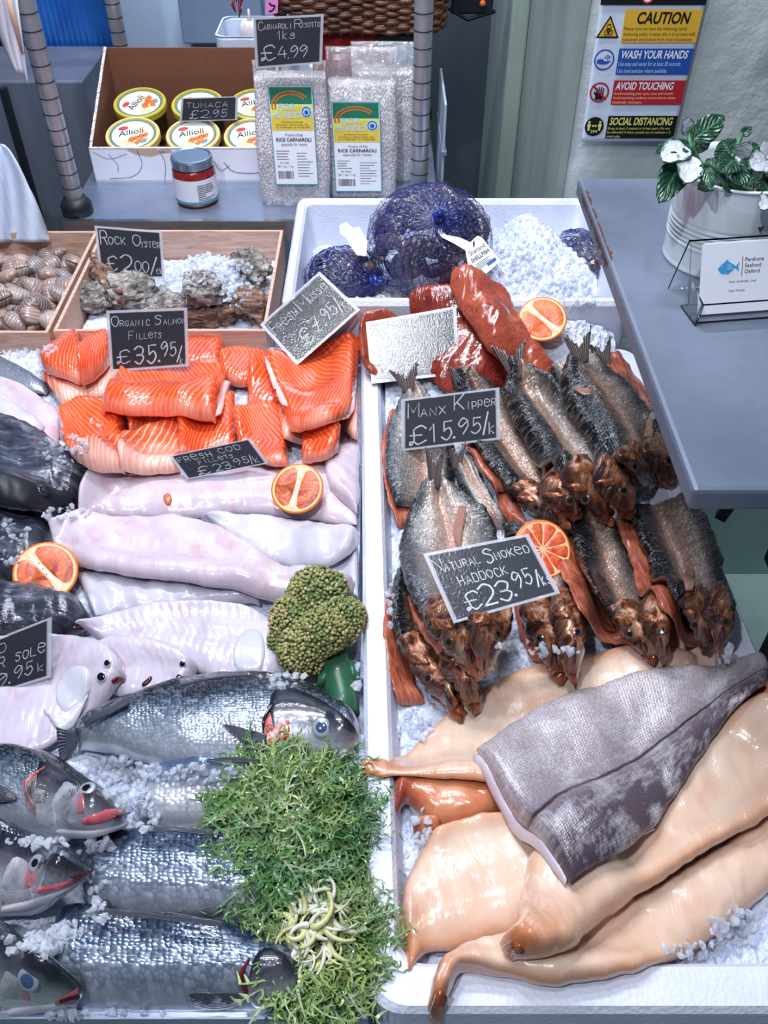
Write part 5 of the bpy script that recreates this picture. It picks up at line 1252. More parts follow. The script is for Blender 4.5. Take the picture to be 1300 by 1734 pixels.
kipper('dark kipper whose fanned tail lies below the orange half',
       [(858, 628, 890, 622), (852, 665, 935, 645), (872, 720, 985, 705), (912, 775, 1025, 755), (952, 822, 1050, 802)], heads=[((950, 818), (1008, 808), (1026, 878), 3), ((1000, 812), (1058, 798), (1062, 866), 0, 1)],
       tails=[((874, 640), (860, 570), 32)], flesh=[[(858, 690, 880, 690), (890, 750, 920, 750), (940, 815, 965, 815)]], seed=9, t=.026)
kipper('red fleshed kipper at the top right, behind the uppermost one',
       [(1010, 610, 1040, 605), (1015, 640, 1068, 630), (1050, 690, 1100, 670), (1090, 745, 1128, 735)], tails=[((1026, 622), (1012, 566), 22)],
       mat='kflesh', t=.02, seed=10)
kipper('uppermost kipper at the top right with a split tail pointing at the wall',
       [(968, 600, 1002, 596), (950, 640, 1030, 628), (955, 690, 1072, 660), (988, 735, 1112, 715), (1030, 775, 1130, 755)], heads=[((1036, 768), (1088, 758), (1106, 820), 4), ((1082, 760), (1136, 748), (1136, 815), 0, 1)],
       tails=[((986, 612), (975, 554), 26, 10)], seed=11, t=.028,
       fins=[[(1000, 664, 1000, 672), (985, 660, 986, 670), (970, 656, 972, 662)], [(1090, 742, 1104, 742), (1094, 720, 1106, 722), (1100, 704, 1104, 704)]])
kipper('biggest kipper at the left with a wide pale belly under the haddock card',
       [(724, 815, 748, 812), (700, 850, 785, 838), (680, 900, 830, 880), (677, 950, 848, 930), (690, 1000, 850, 985), (715, 1050, 858, 1030)], heads=[((712, 1045), (795, 1036), (800, 1136), 4), ((785, 1038), (866, 1024), (830, 1128), -2, 1)],
       tails=[((736, 824), (738, 748), 17)], flesh=[[(690, 1010, 730, 1000), (705, 1060, 740, 1050), (740, 1110, 780, 1100)]], mat='kpale', t=.03, seed=12, g=.008,
       fins=[[(776, 862, 790, 862), (766, 900, 782, 905), (776, 930, 780, 930)]])

# ---- netted mussels
def mussel_geo(seed):
    rnd = random.Random(seed); mb = MB().ell((0, 0, 0), (1, 1, 1), None, 20, 12); V = []
    for x, y, z in mb.v:
        k = .42 + .58 * min(1, max(0, (x + 1) / 1.2))**.7
        V.append((x * .028, y * .0145 * k + .004 * (1 - x * x) * (1 if seed % 2 else -1) * .4, z * .0105 * k))
    return V, mb.f
_ms = []
for k in range(3):
    V, Fq = mussel_geo(k); _ms.append(obj('mussel', V, Fq, MT['mussel'], None, True, loc=(0, 0, 0)))
@mk
def netfilm():
    g = G('thin blue net film'); t = g.nd('BsdfTransparent'); d = g.nd('BsdfDiffuse'); d.inputs[0].default_value = s(12, 34, 130); gs = g.nd('BsdfGlossy'); gs.inputs['Roughness'].default_value = .2
    n = g.noise(g.oc(), 160, 3); b = g.bump(n, 1.0, .006); g.put(gs.inputs['Normal'], b)
    f = g.ramp(g.noise(g.oc(), 22, 3), [(.4, .04), (.7, .34)])
    m1 = g.nd('MixShader'); g.put(m1.inputs[0], f); g.put(m1.inputs[1], t.outputs[0]); g.put(m1.inputs[2], d.outputs[0])
    m2 = g.nd('MixShader'); m2.inputs[0].default_value = .10; g.put(m2.inputs[1], m1.outputs[0]); g.put(m2.inputs[2], gs.outputs[0])
    g.t.links.new(m2.outputs[0], g.o.inputs[0]); return g.m
def net_bag(label, mlabel, grp, c, r, knot, count, rotz, seed, tagq=None, strands=34):
    rnd = random.Random(seed); c = Vector(c); M = Euler((0, 0, rotz)).to_matrix(); kx = Vector(knot).normalized()
    q = Vector((0, 0, 1)).rotation_difference(kx)
    def surf(d, off): # point of the ellipsoid in direction d
        l = M.transposed() @ d; k = 1 / math.sqrt((l.x / r[0])**2 + (l.y / r[1])**2 + (l.z / r[2])**2)
        return c + d * (k + off + .0045 * noise.noise(d * 6 + Vector((seed, 0, 0))))
    e = empty('mussel_net', c - Vector((0, 0, r[2]))); tag(e, label, 'net bag', 'blue nets of mussels')
    mb = MB()
    for sg in (-1, 1):
        for i in range(strands):
            pts = []
            for j in range(22):
                th = .05 + 2.75 * j / 21; ph = 2 * math.pi * i / strands + sg * 1.5 * th / 2.8
                pts.append(surf(q @ Vector((math.sin(th) * math.cos(ph), math.sin(th) * math.sin(ph), math.cos(th))), .003))
            mb.tube(pts, .00055, 3, False)
    mb.build('netting', MT['net'], e, True)
    fm = MB().ell((0, 0, 0), (1, 1, 1), None, 40, 24); fm.v = [tuple(surf(Vector(v).normalized(), .0015)) for v in fm.v]; fm.build('film', MT['netfilm'], e, True)
    kp = surf(kx, .004); MB().lathe([(.012, -.004), (.006, .002), (.003, .008), (.004, .014), (.0055, .018)], kp, 10, axis=kx).build('knot', MT['net'], e, True)
    n = int(count * 1.9)
    for i in range(n):
        z = 1 - 2 * (i + .5) / n
        if z < -.35: continue
        a = i * 2.39996; d = Vector((math.sqrt(1 - z * z) * math.cos(a), math.sqrt(1 - z * z) * math.sin(a), z)); d = (d + Vector([rnd.uniform(-.12, .12) for _ in range(3)])).normalized()
        if d.y > .75: continue
        P = surf(d, -.0125 - rnd.uniform(0, .004)); src = rnd.choice(_ms)
        t_ = d.cross(Vector((rnd.uniform(-1, 1), rnd.uniform(-1, 1), rnd.uniform(-1, 1)))).normalized(); b_ = d.cross(t_)
        X, Y, Z = (t_, b_, d) if rnd.random() < .55 else (t_, d, -b_)
        m = Matrix((X, Y, Z)).transposed(); o = clone(src, P, m.to_euler(), rnd.uniform(.8, 1.05)); tag(o, mlabel, 'mussel', grp)
    return e, surf
P1 = at(727, 408, .985)
nb1, _ = net_bag('largest blue net of mussels, round, with its knot on top', 'dark mussel packed in the largest round blue net', 'mussels in the largest net', P1, (.096, .086, .084), (.08, -.55, .62), 54, 0, 1)
P2 = at(583, 466, .935)
nb2, _ = net_bag('small blue net of mussels behind the mussel card, left of the big one', 'dark mussel packed in the small net behind the mussel card', 'mussels in the small net', P2, (.062, .05, .04), (.9, -.5, .1), 22, .2, 2, strands=26)
P3 = at(988, 442, .945)
nb3, _ = net_bag('blue net of mussels sunk in ice beside the grey table edge', 'dark mussel in the net sunk in ice by the table edge', 'mussels in the net by the table', P3, (.068, .036, .042), (.75, -.9, -.2), 20, -1.05, 3, strands=26)
for o in _ms: bpy.data.objects.remove(o)
def net_tag(parent, anchor, lean, pts, txt):
    pl = Plane(anchor, lean); n = len(pts)
    T = [pl(x, y, .0007) for x, y in pts]; B = [pl(x, y) for x, y in pts]
    o = obj('tag', T + B, [list(range(n)), list(range(2 * n - 1, n - 1, -1))] + [(i, (i + 1) % n, n + (i + 1) % n, n + i) for i in range(n)], MT['paper'], parent, False)
    return o, pl
g1, pl = net_tag(nb1, P1 + np.array([.045, -.088, .035]), 50, [(744, 386), (756, 398), (778, 402), (796, 410), (808, 399), (816, 402), (847, 442), (818, 468), (794, 462), (788, 424), (768, 412), (748, 402), (740, 392)], 0)
Q = Quad(*[Vector(pl(x, y, .0008)) for x, y in ((794, 462), (818, 468), (812, 400), (794, 412))])
Q = Quad(*[Vector(pl(x, y, .0008)) for x, y in ((806, 464), (842, 438), (814, 402), (784, 420))])
mb = MB(); print_text(mb, Q, 'Shetland', .12, .62, .17, width=.8, off=.0003); print_text(mb, Q, 'SHELLFISH', .06, .38, .15, width=.88, off=.0003, bold=.02)
for k in range(4): Q.rect(mb, .15, .8 - .1 * (k % 2), .25 - .06 * k, .27 - .06 * k, .0002, .0001)
Q.poly(mb, [(.42, .82), (.52, .98), (.66, 1.04), (.60, .92), (.5, .84)], .0003)
mb.build('printing', MT['ink'], g1)
mb = MB(); Q.rect(mb, .55, .95, -.02, .1, .0004, .0001); mb.build('blue_band', MT['blue'], g1)
net_tag(nb2, P2 + np.array([.02, -.03, .05]), 40, [(574, 382), (586, 376), (598, 386), (608, 384), (622, 408), (620, 434), (604, 432), (590, 412), (586, 402), (576, 396)], 0)
# ---------------------------------------------------------------- price cards
def vq(pl, pts, off=0.0): return [Vector(pl(x, y, off)) for x, y in pts]
def price_card(label, tl, tr, br, bl, lean, anchor, lines, az=0.0, zlift=0.0, mat='film', chalkm='chalk', P=None, inset=.045, board='board'):
    if P is None: P = atH(*anchor); P[2] += zlift
    pl = Plane(P, lean, az); F_ = Quad(*vq(pl, (bl, br, tr, tl)))
    mb = MB(); F_.rect(mb, inset * .7, 1 - inset * .7, inset, 1 - inset, 0, .0006)
    o = mb.build('price_card', MT[board]); tag(o, label, 'price card', 'handwritten price cards')
    mb = MB()
    for ln in lines:
        txt, a, b, h = ln[:4]; h = h * .84 if b < .3 and h > .25 else h; w_ = ln[4] if len(ln) > 4 else None; rot = ln[5] if len(ln) > 5 else 0
        chalk(mb, F_, txt, a, b, h, w_, off=.0009, rot=rot, wt=ln[6] if len(ln) > 6 else .085)
    mb.build('handwriting', MT[chalkm], o)
    c = [F_(0, 0, .0012), F_(1, 0, .0012), F_(1, 1, .0012), F_(0, 1, .0012)]; c2 = [q - F_.n * .0016 for q in c]
    obj('plastic_sleeve', c + c2, [(0, 1, 2, 3), (7, 6, 5, 4), (0, 4, 5, 1), (1, 5, 6, 2), (2, 6, 7, 3), (3, 7, 4, 0)], MT[mat], o, False, {'n': np.array([(0, 0), (1, 0), (1, 1), (0, 1)] * 2, dtype=float)}, recalc=False)
    return o, F_
price_card('chalk price card reading rock oyster £2.00, standing behind the oysters', (160, 382), (274, 391), (279, 472), (170, 470), 22, (220, 466),
    [('R', .07, .66, .26, .1), ('ock', .19, .67, .19, .25), ('O', .56, .66, .22, .1), ('yster', .67, .64, .16, .29), ('£', .12, .12, .36, .16), ('2', .34, .14, .4, .16), ('.', .53, .14, .1, .03), ('00', .56, .13, .26, .2), ('/', .79, .08, .42, .1), ('e{', .88, .1, .13, .1)], P=at(215, 478, .895))
price_card('chalk price card reading organic salmon fillets, standing in the salmon', (180, 526), (317, 521), (320, 620), (187, 630), 24, (250, 622),
    [('O', .06, .74, .17, .08), ('rganic', .16, .74, .12, .37), ('S', .6, .74, .16, .08), ('almon', .70, .74, .11, .28), ('F', .26, .52, .13, .06), ('illets', .34, .52, .12, .33), ('£', .1, .12, .27, .16), ('35', .32, .1, .36, .27), ('.', .62, .12, .08, .03), ('95', .66, .2, .24, .18), ('/', .85, .1, .32, .07), ('{}', .89, .05, .13, .1)], P=atH(250, 640) + np.array([0, .012, .0]))
def quad_card(label, pts, lean, P, az, lines, **k):
    return price_card(label, *pts, lean, None, lines, az=az, P=P, **k)
quad_card('tilted chalk card reading fresh mussel £7.95 over the salmon and tray corner', [(440, 550), (541, 460), (610, 525), (503, 619)], 47, atH(503, 619) + np.array([0, 0, .004]), -6,
    [('F', .06, .66, .24, .07), ('resh', .15, .68, .17, .30), ('M', .50, .67, .24, .14), ('usse', .66, .69, .16, .27), ('£', .24, .14, .34, .15), ('7', .44, .20, .32, .12), ('.', .58, .2, .08, .03), ('95', .63, .24, .24, .18), ('/', .83, .2, .32, .06), ('{}', .89, .22, .15, .08)], mat='filmshine', inset=.06)
gc, GQ = quad_card('shiny card so full of glare that its price can hardly be read', [(619, 546), (772, 519), (778, 634), (629, 650)], 47.5, atH(629, 650) + np.array([0, 0, .006]), 2,
    [('{', .25, .72, .12, .05), ('07', .72, .74, .12, .12), ('£', .08, .16, .25, .1), ('/', .80, .2, .42, .07), ('{}', .85, .12, .2, .12)], mat='filmshine', chalkm='chalkfaint', inset=.04)
quad_card('chalk price card reading manx kipper £15.95, leaning on the upper kippers', [(679, 676), (845, 656), (847, 744), (679, 764)], 40, atH(690, 762) + np.array([0, 0, .006]), 0,
    [('M', .07, .62, .28, .11), ('anx', .2, .62, .2, .25), ('K', .54, .66, .28, .1), ('ipper', .66, .66, .18, .3), ('£', .09, .1, .42, .16), ('15', .29, .12, .42, .22), ('.', .53, .14, .1, .03), ('95', .58, .18, .36, .22), ('/', .83, .14, .5, .05), ('{', .89, .14, .26, .06)])
quad_card('chalk price card reading natural smoked haddock, lying on the biggest kipper', [(716, 938), (894, 904), (948, 1005), (768, 1056)], 62, atH(760, 1050) + np.array([0, 0, .022]), 3,
    [('N', .04, .70, .19, .08), ('atural', .13, .71, .14, .33), ('S', .52, .68, .22, .08), ('moked', .61, .71, .15, .32), ('haddock', .2, .47, .16, .45), ('£', .17, .1, .3, .14), ('23', .33, .1, .36, .27), ('.', .62, .14, .08, .03), ('95', .66, .24, .24, .17), ('/', .85, .18, .3, .05), ('{}', .9, .18, .18, .08)])
quad_card('small chalk card reading fresh cod fillets, lying between the salmon and cod', [(286, 772), (424, 742), (455, 784), (316, 812)], 33, atH(345, 808) + np.array([0, 0, .014]), 2,
    [('fresh', .06, .66, .26, .4), ('cod', .56, .70, .24, .26), ('fillets', .26, .46, .18, .42), ('£', .18, .06, .36, .14), ('23', .38, .1, .32, .2), ('.', .60, .12, .08, .03), ('95', .64, .16, .28, .17), ('/', .82, .1, .4, .04), ('{', .87, .1, .24, .06)])
quad_card('chalk price card ending in sole £9.95, cut off by the left edge', [(-100, 1118), (88, 1044), (87, 1146), (-100, 1204)], 38, atH(60, 1160) + np.array([0, 0, .008]), 0,
    [('D', .52, .72, .15, .07), ('R', .53, .44, .19, .05), ('sole', .68, .46, .2, .26), ('£', .38, .1, .26, .09), ('9', .5, .12, .26, .1), ('.', .62, .12, .08, .03), ('95', .67, .16, .22, .16), ('{', .88, .16, .14, .06)])

# ---------------------------------------------------------------- groceries on the shelf
# open cardboard display box
bl_, br_ = at(163, 308, ZSH), at(468, 310, ZSH); by = bl_[1]; bx0, bx1 = bl_[0], br_[0]; zf = atY(163, 252, by)[2]; bd = .235; zbk = atY(180, 80, by + bd)[2]
cb = empty('cardboard_box', ((bx0 + bx1) / 2, by + bd / 2, ZSH)); tag(cb, 'open cardboard box with white printed front holding round tubs', 'box')
th = .005
MB().box(bx0, bx1, by, by + bd, ZSH, ZSH + .004).build('bottom', MT['cardboard'], cb)
fp = MB().box(bx0, bx1, by, by + th, ZSH, zf).build('front_panel', MT['whitecard'], cb)
MB().box(bx0, bx1, by - .0004, by + th + .0004, zf, zf + .0016).build('cut_edge', MT['cutedge'], fp)
MB().box(bx0, bx1, by + bd - th, by + bd, ZSH, zbk).build('back_panel', MT['cardboard'], cb)
for x in (bx0, bx1 - th):
    m_ = MB().hexa([(x, by + th, ZSH), (x + th, by + th, ZSH), (x + th, by + bd - th, ZSH), (x, by + bd - th, ZSH)], [(x, by + th, zf), (x + th, by + th, zf), (x + th, by + bd - th, zbk), (x, by + bd - th, zbk)])
    p_ = m_.build('side_panel', MT['cardboard'], cb)
    n_ = 40; e_ = MB()
    for k in range(n_):
        a0, a1 = k / n_, (k + 1) / n_; y0, y1 = by + th + (bd - 2 * th) * a0, by + th + (bd - 2 * th) * a1; z0_, z1_ = zf + (zbk - zf) * a0, zf + (zbk - zf) * a1
        j0, j1 = random.uniform(0, .003), random.uniform(0, .003)
        e_.hexa([(x, y0, z0_), (x + th, y0, z0_), (x + th, y1, z1_), (x, y1, z1_)], [(x, y0, z0_ + j0 + .0006), (x + th, y0, z0_ + j0 + .0006), (x + th, y1, z1_ + j1 + .0006), (x, y1, z1_ + j1 + .0006)])
    e_.build('cut_edge', MT['cutedge'], p_)
FQ = Quad((bx0, by - .0002, ZSH), (bx1, by - .0002, ZSH), (bx1, by - .0002, zf), (bx0, by - .0002, zf))
mb = MB()
def curve_on(Q, mb, pts, w_, off=.0003):
    pts = crom(np.array(pts), 30); W, H = Q.wh()
    for i in range(len(pts) - 1):
        a, b = pts[i], pts[i + 1]; d = np.array([(b[0] - a[0]) * W, (b[1] - a[1]) * H]); n = np.array([-d[1], d[0]]) / max(np.hypot(*d), 1e-9) * w_
        q = [(a[0] + n[0] / W, a[1] + n[1] / H), (a[0] - n[0] / W, a[1] - n[1] / H), (b[0] - n[0] / W, b[1] - n[1] / H), (b[0] + n[0] / W, b[1] + n[1] / H)]; Q.poly(mb, q, off)
curve_on(FQ, mb, [(.08, .1), (.2, .15), (.27, .5), (.26, .95)], .0006); curve_on(FQ, mb, [(.02, .9), (.1, .7), (.2, .85)], .0005); curve_on(FQ, mb, [(.1, .85), (.14, .5), (.13, .3)], .0005)
curve_on(FQ, mb, [(.72, .6), (.78, .3), (.9, .28), (.97, .6)], .0007); curve_on(FQ, mb, [(.38, .0), (.4, .6), (.38, .95)], .0006); curve_on(FQ, mb, [(.66, .7), (.7, .35), (.75, .5)], .0006)
mb.build('printed_lines', MT['grey'], fp)
mb = MB(); FQ.poly(mb, [(.2, .99), (.36, .99), (.41, .9), (.33, .78), (.25, .84)], .0003); FQ.poly(mb, [(.38, .99), (.44, .99), (.45, .9), (.4, .88)], .0003); mb.build('torn_patch', MT['tan'], fp)
# tubs
def tub(label, px, py, z, lid, r=.052, tilt=12, rotl=.35, art=0):
    P = at(px, py, z); nrm = Vector((0, -math.sin(R(tilt)), math.cos(R(tilt)))); c = Vector(P)
    e = empty('food_tub', c - nrm * .05); tag(e, label, 'tub', 'round food tubs in the cardboard box')
    MB().lathe([(r * .86, -.052), (r * .9, -.01), (r * .93, -.008)], c, 40, nrm).build('cup', MT['lidgreen' if lid == 'lidyellow' else 'lidcream'], e, True)
    l_ = MB().lathe([(r * .96, -.011), (r, -.009), (r, -.004), (r * .99, -.003), (r, -.002), (r, .002), (r * .97, .004), (r * .90, .004), (r * .885, .0015), (0.0001, .0015)], c, 48, nrm).build('lid', MT[lid], e, False)
    X = Vector((1, 0, 0)); Y = nrm.cross(X); d_ = r
    Q = Quad(c - X * d_ - Y * d_ + nrm * .0017, c + X * d_ - Y * d_ + nrm * .0017, c + X * d_ + Y * d_ + nrm * .0017, c - X * d_ + Y * d_ + nrm * .0017)
    mb = MB(); Q.ring(mb, (.5, .5), .385, .435, .0003); mb.build('printed_ring', MT['lidgreen'], l_)
    mb = MB(); Q.disc(mb, (.5, .5), .385, .0002); lb = mb.build('printed_label', MT['lidpale'], l_)
    ca, sa = math.cos(rotl), math.sin(rotl); X2 = X * ca + Y * sa; Y2 = Y * ca - X * sa
    Q2 = Quad(c - X2 * d_ - Y2 * d_ + nrm * .0017, c + X2 * d_ - Y2 * d_ + nrm * .0017, c + X2 * d_ + Y2 * d_ + nrm * .0017, c - X2 * d_ + Y2 * d_ + nrm * .0017)
    mb = MB(); print_text(mb, Q2, 'Allioli', .24, .50, .15, off=.0007, width=.46, slant=.15); mb.build('lettering', MT['ink'], l_)
    mb = MB(); Q2.disc(mb, (.36, .72), .055, .0005, 20, 1.7); mb.build('emblem', MT['labelred'], l_)
    mb = MB(); curve_on(Q2, mb, [(.42, .30), (.5, .40), (.6, .36), (.68, .44), (.76, .40)], .006, .0006); curve_on(Q2, mb, [(.5, .22), (.62, .28), (.72, .26)], .005, .0006); mb.build('printed_picture', MT['orangeink'], l_)
    mb = MB(); Q2.disc(mb, (.36, .30), .09, .0005, 16, 1.2); Q2.disc(mb, (.66, .56), .06, .0005, 16); mb.build('printed_garlic', MT['pith'], l_)
    mb = MB(); Q2.poly(mb, [(.6, .2), (.7, .22), (.74, .3), (.64, .27)], .0008); mb.build('printed_leaf', MT['teal'], l_)
    return e
zt2 = ZSH + .066
tub('yellow rimmed tub in the rear row, at the left inside the box', 237, 176, zt2 + .022, 'lidyellow', tilt=13, rotl=1.2)
tub('yellow rimmed tub in the rear row, behind the tumaca card', 335, 178, zt2 + .022, 'lidyellow', tilt=13)
tub('yellow rimmed tub in the rear row, beside the rice bag', 432, 178, zt2 + .022, 'lidyellow', tilt=13)
tub('cream rimmed tub in the front row, at the left inside the box', 225, 229, zt2 - .002, 'lidcream', tilt=15, rotl=.3)
tub('cream rimmed tub in the front row, behind the red paste jar', 327, 230, zt2 - .002, 'lidcream', tilt=15, rotl=.3)
tub('cream rimmed tub in the front row, half hidden by the rice bag', 425, 231, zt2 - .002, 'lidcream', tilt=15, rotl=.3)
quad_card('small chalk card reading tumaca £2.95, propped among the tubs', [(307, 166), (403, 163), (402, 203), (304, 206)], 10, atY(350, 205, by + .085), 0,
    [('tumaca', .1, .58, .28, .72), ('£', .18, .1, .42, .14), ('2', .36, .14, .38, .13), ('.', .52, .14, .1, .03), ('95', .57, .16, .38, .24)], inset=.01)
# jar of red paste
jb = at(331, 351, ZSH); jr = 36 / FPX * depth_at(jb); jc = (jb[0], jb[1] + jr * .75, ZSH)
jt = atY(326, 262, jc[1])[2]; jh = jt - ZSH
j = empty('paste_jar', jc); tag(j, 'small glass jar of red paste with silver lid on the shelf', 'jar')
gl = MB().lathe([(jr * .86, .0), (jr * .96, .003), (jr, .010), (jr, jh * .70), (jr * .93, jh * .78), (jr * .86, jh * .80)], jc, 40)
jm = gl.build('paste', MT['jam'], j, True)
ld = MB().lathe([(jr * .93, jh * .80), (jr * .97, jh * .81), (jr * .97, jh * .95), (jr * .93, jh * .99), (jr * .86, jh), (jr * .80, jh * .985), (.0001, jh * .985)], jc, 44).build('lid', MT['lidmetal'], j, False)
lb = MB(); n_ = 30; V = []
for k in range(n_ + 1):
    a = R(200 + 165 * k / n_)
    for z in (jh * .10, jh * .62): V.append((jc[0] + (jr + .0006) * math.cos(a), jc[1] + (jr + .0006) * math.sin(a), ZSH + z))
lb.add(V, [(2 * k, 2 * k + 2, 2 * k + 3, 2 * k + 1) for k in range(n_)]); lbl = lb.build('paper_label', MT['paper'], j, True)
tx = MB(); bn = MB()
def cyl(a, z0, z1, a2, mb, off=.0011):
    n = 6; V = []
    for k in range(n + 1):
        t = R(a + (a2 - a) * k / n)
        for z in (z0, z1): V.append((jc[0] + (jr + off) * math.cos(t), jc[1] + (jr + off) * math.sin(t), ZSH + z))
    mb.add(V, [(2 * k, 2 * k + 2, 2 * k + 3, 2 * k + 1) for k in range(n)])
for k in range(9): cyl(285, jh * (.50 - .04 * k), jh * (.513 - .04 * k), 285 + random.choice((20, 42, 46, 50, 36)), tx)
tx.build('small_print', MT['ink'], lbl)
n0 = 0
for k in range(6): cyl(200 + 27.5 * k, jh * .10, jh * .16, 227.5 + 27.5 * k, bn, .0009)
bn.build('blue_stripe', MT['teal'], lbl)
# bags of rice
def rice_bag(label, corners_b, Y, ztop, zfill, w0, depth, lean, lab, hide=False, seed=0):
    """corners_b: x range of the base in the place; lean: how far the top leans back"""
    x0, x1 = corners_b; rnd = random.Random(seed); e = empty('rice_bag', ((x0 + x1) / 2, Y + depth / 2, ZSH)); tag(e, label, 'bag', 'clear bags of risotto rice')
    def block(z1, inset, name, mat, top_thin, amp):
        nz, nx_ = 26, 16; V = []; Fq = []; per = []
        H = z1 - ZSH
        for i in range(nz + 1):
            t = i / nz; z = ZSH + .0005 + H * t; dep = depth * (1 - top_thin * t**2); yc = Y + depth / 2 + lean * t
            c = rr(x0 + inset, x1 - inset, yc - dep / 2 + inset, yc + dep / 2 - inset, min(.012, dep / 2 - inset - .0005), 5)
            for (x, y) in c:
                nn = noise.noise(Vector((x * 45, y * 45, z * 40 + seed * 5))) * amp + noise.noise(Vector((x * 14, y * 14, z * 12 + seed))) * amp * 1.5
                bl = 1 + .06 * math.sin(min(1, t * 1.1) * math.pi) * (0 if top_thin > .5 else 1)
                V.append(((x - (x0 + x1) / 2) * bl + (x0 + x1) / 2, y + nn - .004 * math.sin(t * 3.1), z))
            n = len(c)
        for i in range(nz):
            for k in range(n): Fq.append((i * n + k, i * n + (k + 1) % n, (i + 1) * n + (k + 1) % n, (i + 1) * n + k))
        Fq += [list(range(n))[::-1], [nz * n + k for k in range(n)]]
        return obj(name, V, Fq, mat, e, True)
    block(zfill, .0015, 'rice', MT['rice'], .25, .0016)
    block(ztop, 0, 'clear_bag', MT['bagfilm'], .93, .003)
    if lab:
        a0, a1, z0, z1 = lab; tt = lambda z: (z - ZSH) / (zfill - ZSH); yb = lambda z: Y + lean * (z - ZSH) / (ztop - ZSH) + depth * .10 * tt(z)**2 - .0075
        Q = Quad((a0 + (x1 - x0) * .03, yb(z0), z0), (a1 + (x1 - x0) * .03, yb(z0), z0), (a1, yb(z1), z1), (a0, yb(z1), z1))
        mb = MB(); Q.rect(mb, 0, 1, 0, 1, -.0006, .0006); lo = mb.build('printed_label', MT['paper'], e)
        mb = MB(); Q.rect(mb, .03, .97, .80, .985, .0001, .0001); mb.build('green_panel', MT['green'], lo)
        mb = MB(); Q.poly(mb, [(.03, .56), (.97, .56), (.97, .74), (.75, .80), (.4, .79), (.03, .70)], .0003); mb.build('yellow_panel', MT['riceyellow'], lo)
        mb = MB(); Q.poly(mb, [(.03, .70), (.4, .79), (.75, .8), (.97, .74), (.97, .82), (.03, .82)], .00025); mb.build('pale_band', MT['limey'], lo)
        mb = MB()
        for k in range(34):
            a = R(190 - 150 * k / 33)
            for q_ in (0, 1): Q.disc(mb, (.50 + (.36 + .07 * q_) * math.cos(a) + rnd.uniform(-.01, .01), .80 + (.115 + .03 * q_) * math.sin(a)), .0095, .0005, 8, 2.0)
        mb.build('grain_picture', MT['orangeink'], lo)
        mb = MB(); print_text(mb, Q, 'FIOR', .2, .765, .06, width=.40, off=.0008, bold=.02); print_text(mb, Q, 'di RISO', .1, .685, .06, width=.6, off=.0008, bold=.02); Q.disc(mb, (.83, .745), .062, .0006, 24, 2.0); mb.build('white_lettering', MT['paleblue'], lo)
        mb = MB(); Q.ring(mb, (.83, .745), .040, .050, .0009, 24, 2.0); Q.disc(mb, (.83, .74), .022, .0009, 12, 2.0); mb.build('seal', MT['blue'], lo)
        mb = MB()
        for k, (a, w_) in enumerate(((.24, .5), (.12, .74), (.12, .76))): print_text(mb, Q, ('dal Coltivatore al Consumatore', 'via Sannazzaro 7 - Mezzana Lomellina - Pavia', 'Tel. +39 0384 50030 - Fax +39 0384 50078')[k], a, .64 - .028 * k, .017, width=w_, off=.0007)
        print_text(mb, Q, 'Product of Italy', .32, .505, .026, width=.4, off=.0007); print_text(mb, Q, 'RICE CARNAROLI', .10, .452, .036, width=.8, off=.0007, bold=.02); print_text(mb, Q, 'especially for risotto', .2, .41, .026, width=.6, off=.0007)
        print_text(mb, Q, 'Net Weight', .14, .225, .018, width=.22, off=.0007); print_text(mb, Q, '2lb + 3oz - 1 kg', .08, .185, .022, width=.36, off=.0007)
        for k in range(18): Q.rect(mb, .08 + .02 * k, .08 + .02 * k + rnd.choice((.006, .01, .013)), .065, .145, .0003, .0001)
        for k in range(9): Q.rect(mb, .54, .54 + rnd.uniform(.2, .38), .33 - .03 * k, .334 - .03 * k, .0003, .0001)
        for k in range(4): Q.rect(mb, .07, .07 + rnd.uniform(.15, .33), .35 - .028 * k, .355 - .028 * k, .0003, .0001)
        mb.build('printing', MT['ink'], lo)
        mb = MB()
        for a0_, a1_, b0_, b1_ in ((.0, 1, .0, .008), (0, 1, .992, 1), (0, .018, 0, 1), (.982, 1, 0, 1)): Q.rect(mb, a0_, a1_, b0_, b1_, .0004, .0001)
        mb.build('label_border', MT['teal'], lo)
    return e
def xz(px, py, Y): p = atY(px, py, Y); return p[0], p[2]
Y1 = 1.562; xa_, _ = xz(446, 345, Y1); xb_, _ = xz(556, 345, Y1); ztp = xz(500, 108, Y1 + .04)[1]
L1 = (xz(450, 155, Y1)[0], xz(527, 152, Y1)[0], xz(460, 312, Y1)[1], xz(450, 153, Y1)[1])
rice_bag('rice bag at the left with a fully visible label, behind the risotto card', (xa_ - .004, xb_ + .003), Y1, ztp, xz(500, 146, Y1)[1], 0, .055, .03, L1, seed=1)
Y2 = 1.592; x2a, _ = xz(561, 330, Y2); x2b, _ = xz(669, 330, Y2)
L2 = (xz(559, 178, Y2)[0], xz(643, 176, Y2)[0], xz(560, 322, Y2)[1], xz(560, 178, Y2)[1])
rice_bag('rice bag in the middle, its label lower and its clear top taller', (x2a - .003, x2b + .002), Y2, xz(600, 84, Y2 + .04)[1], xz(600, 155, Y2)[1], 0, .05, .03, L2, seed=2)
Y3 = 1.665; x3a, _ = xz(598, 320, Y3); x3b, _ = xz(703, 320, Y3)
rice_bag('rice bag at the back beside the chrome post, mostly hidden', (x3a, x3b), Y3, xz(640, 72, Y3 + .04)[1], xz(640, 130, Y3)[1], 0, .05, .02, None, seed=3)
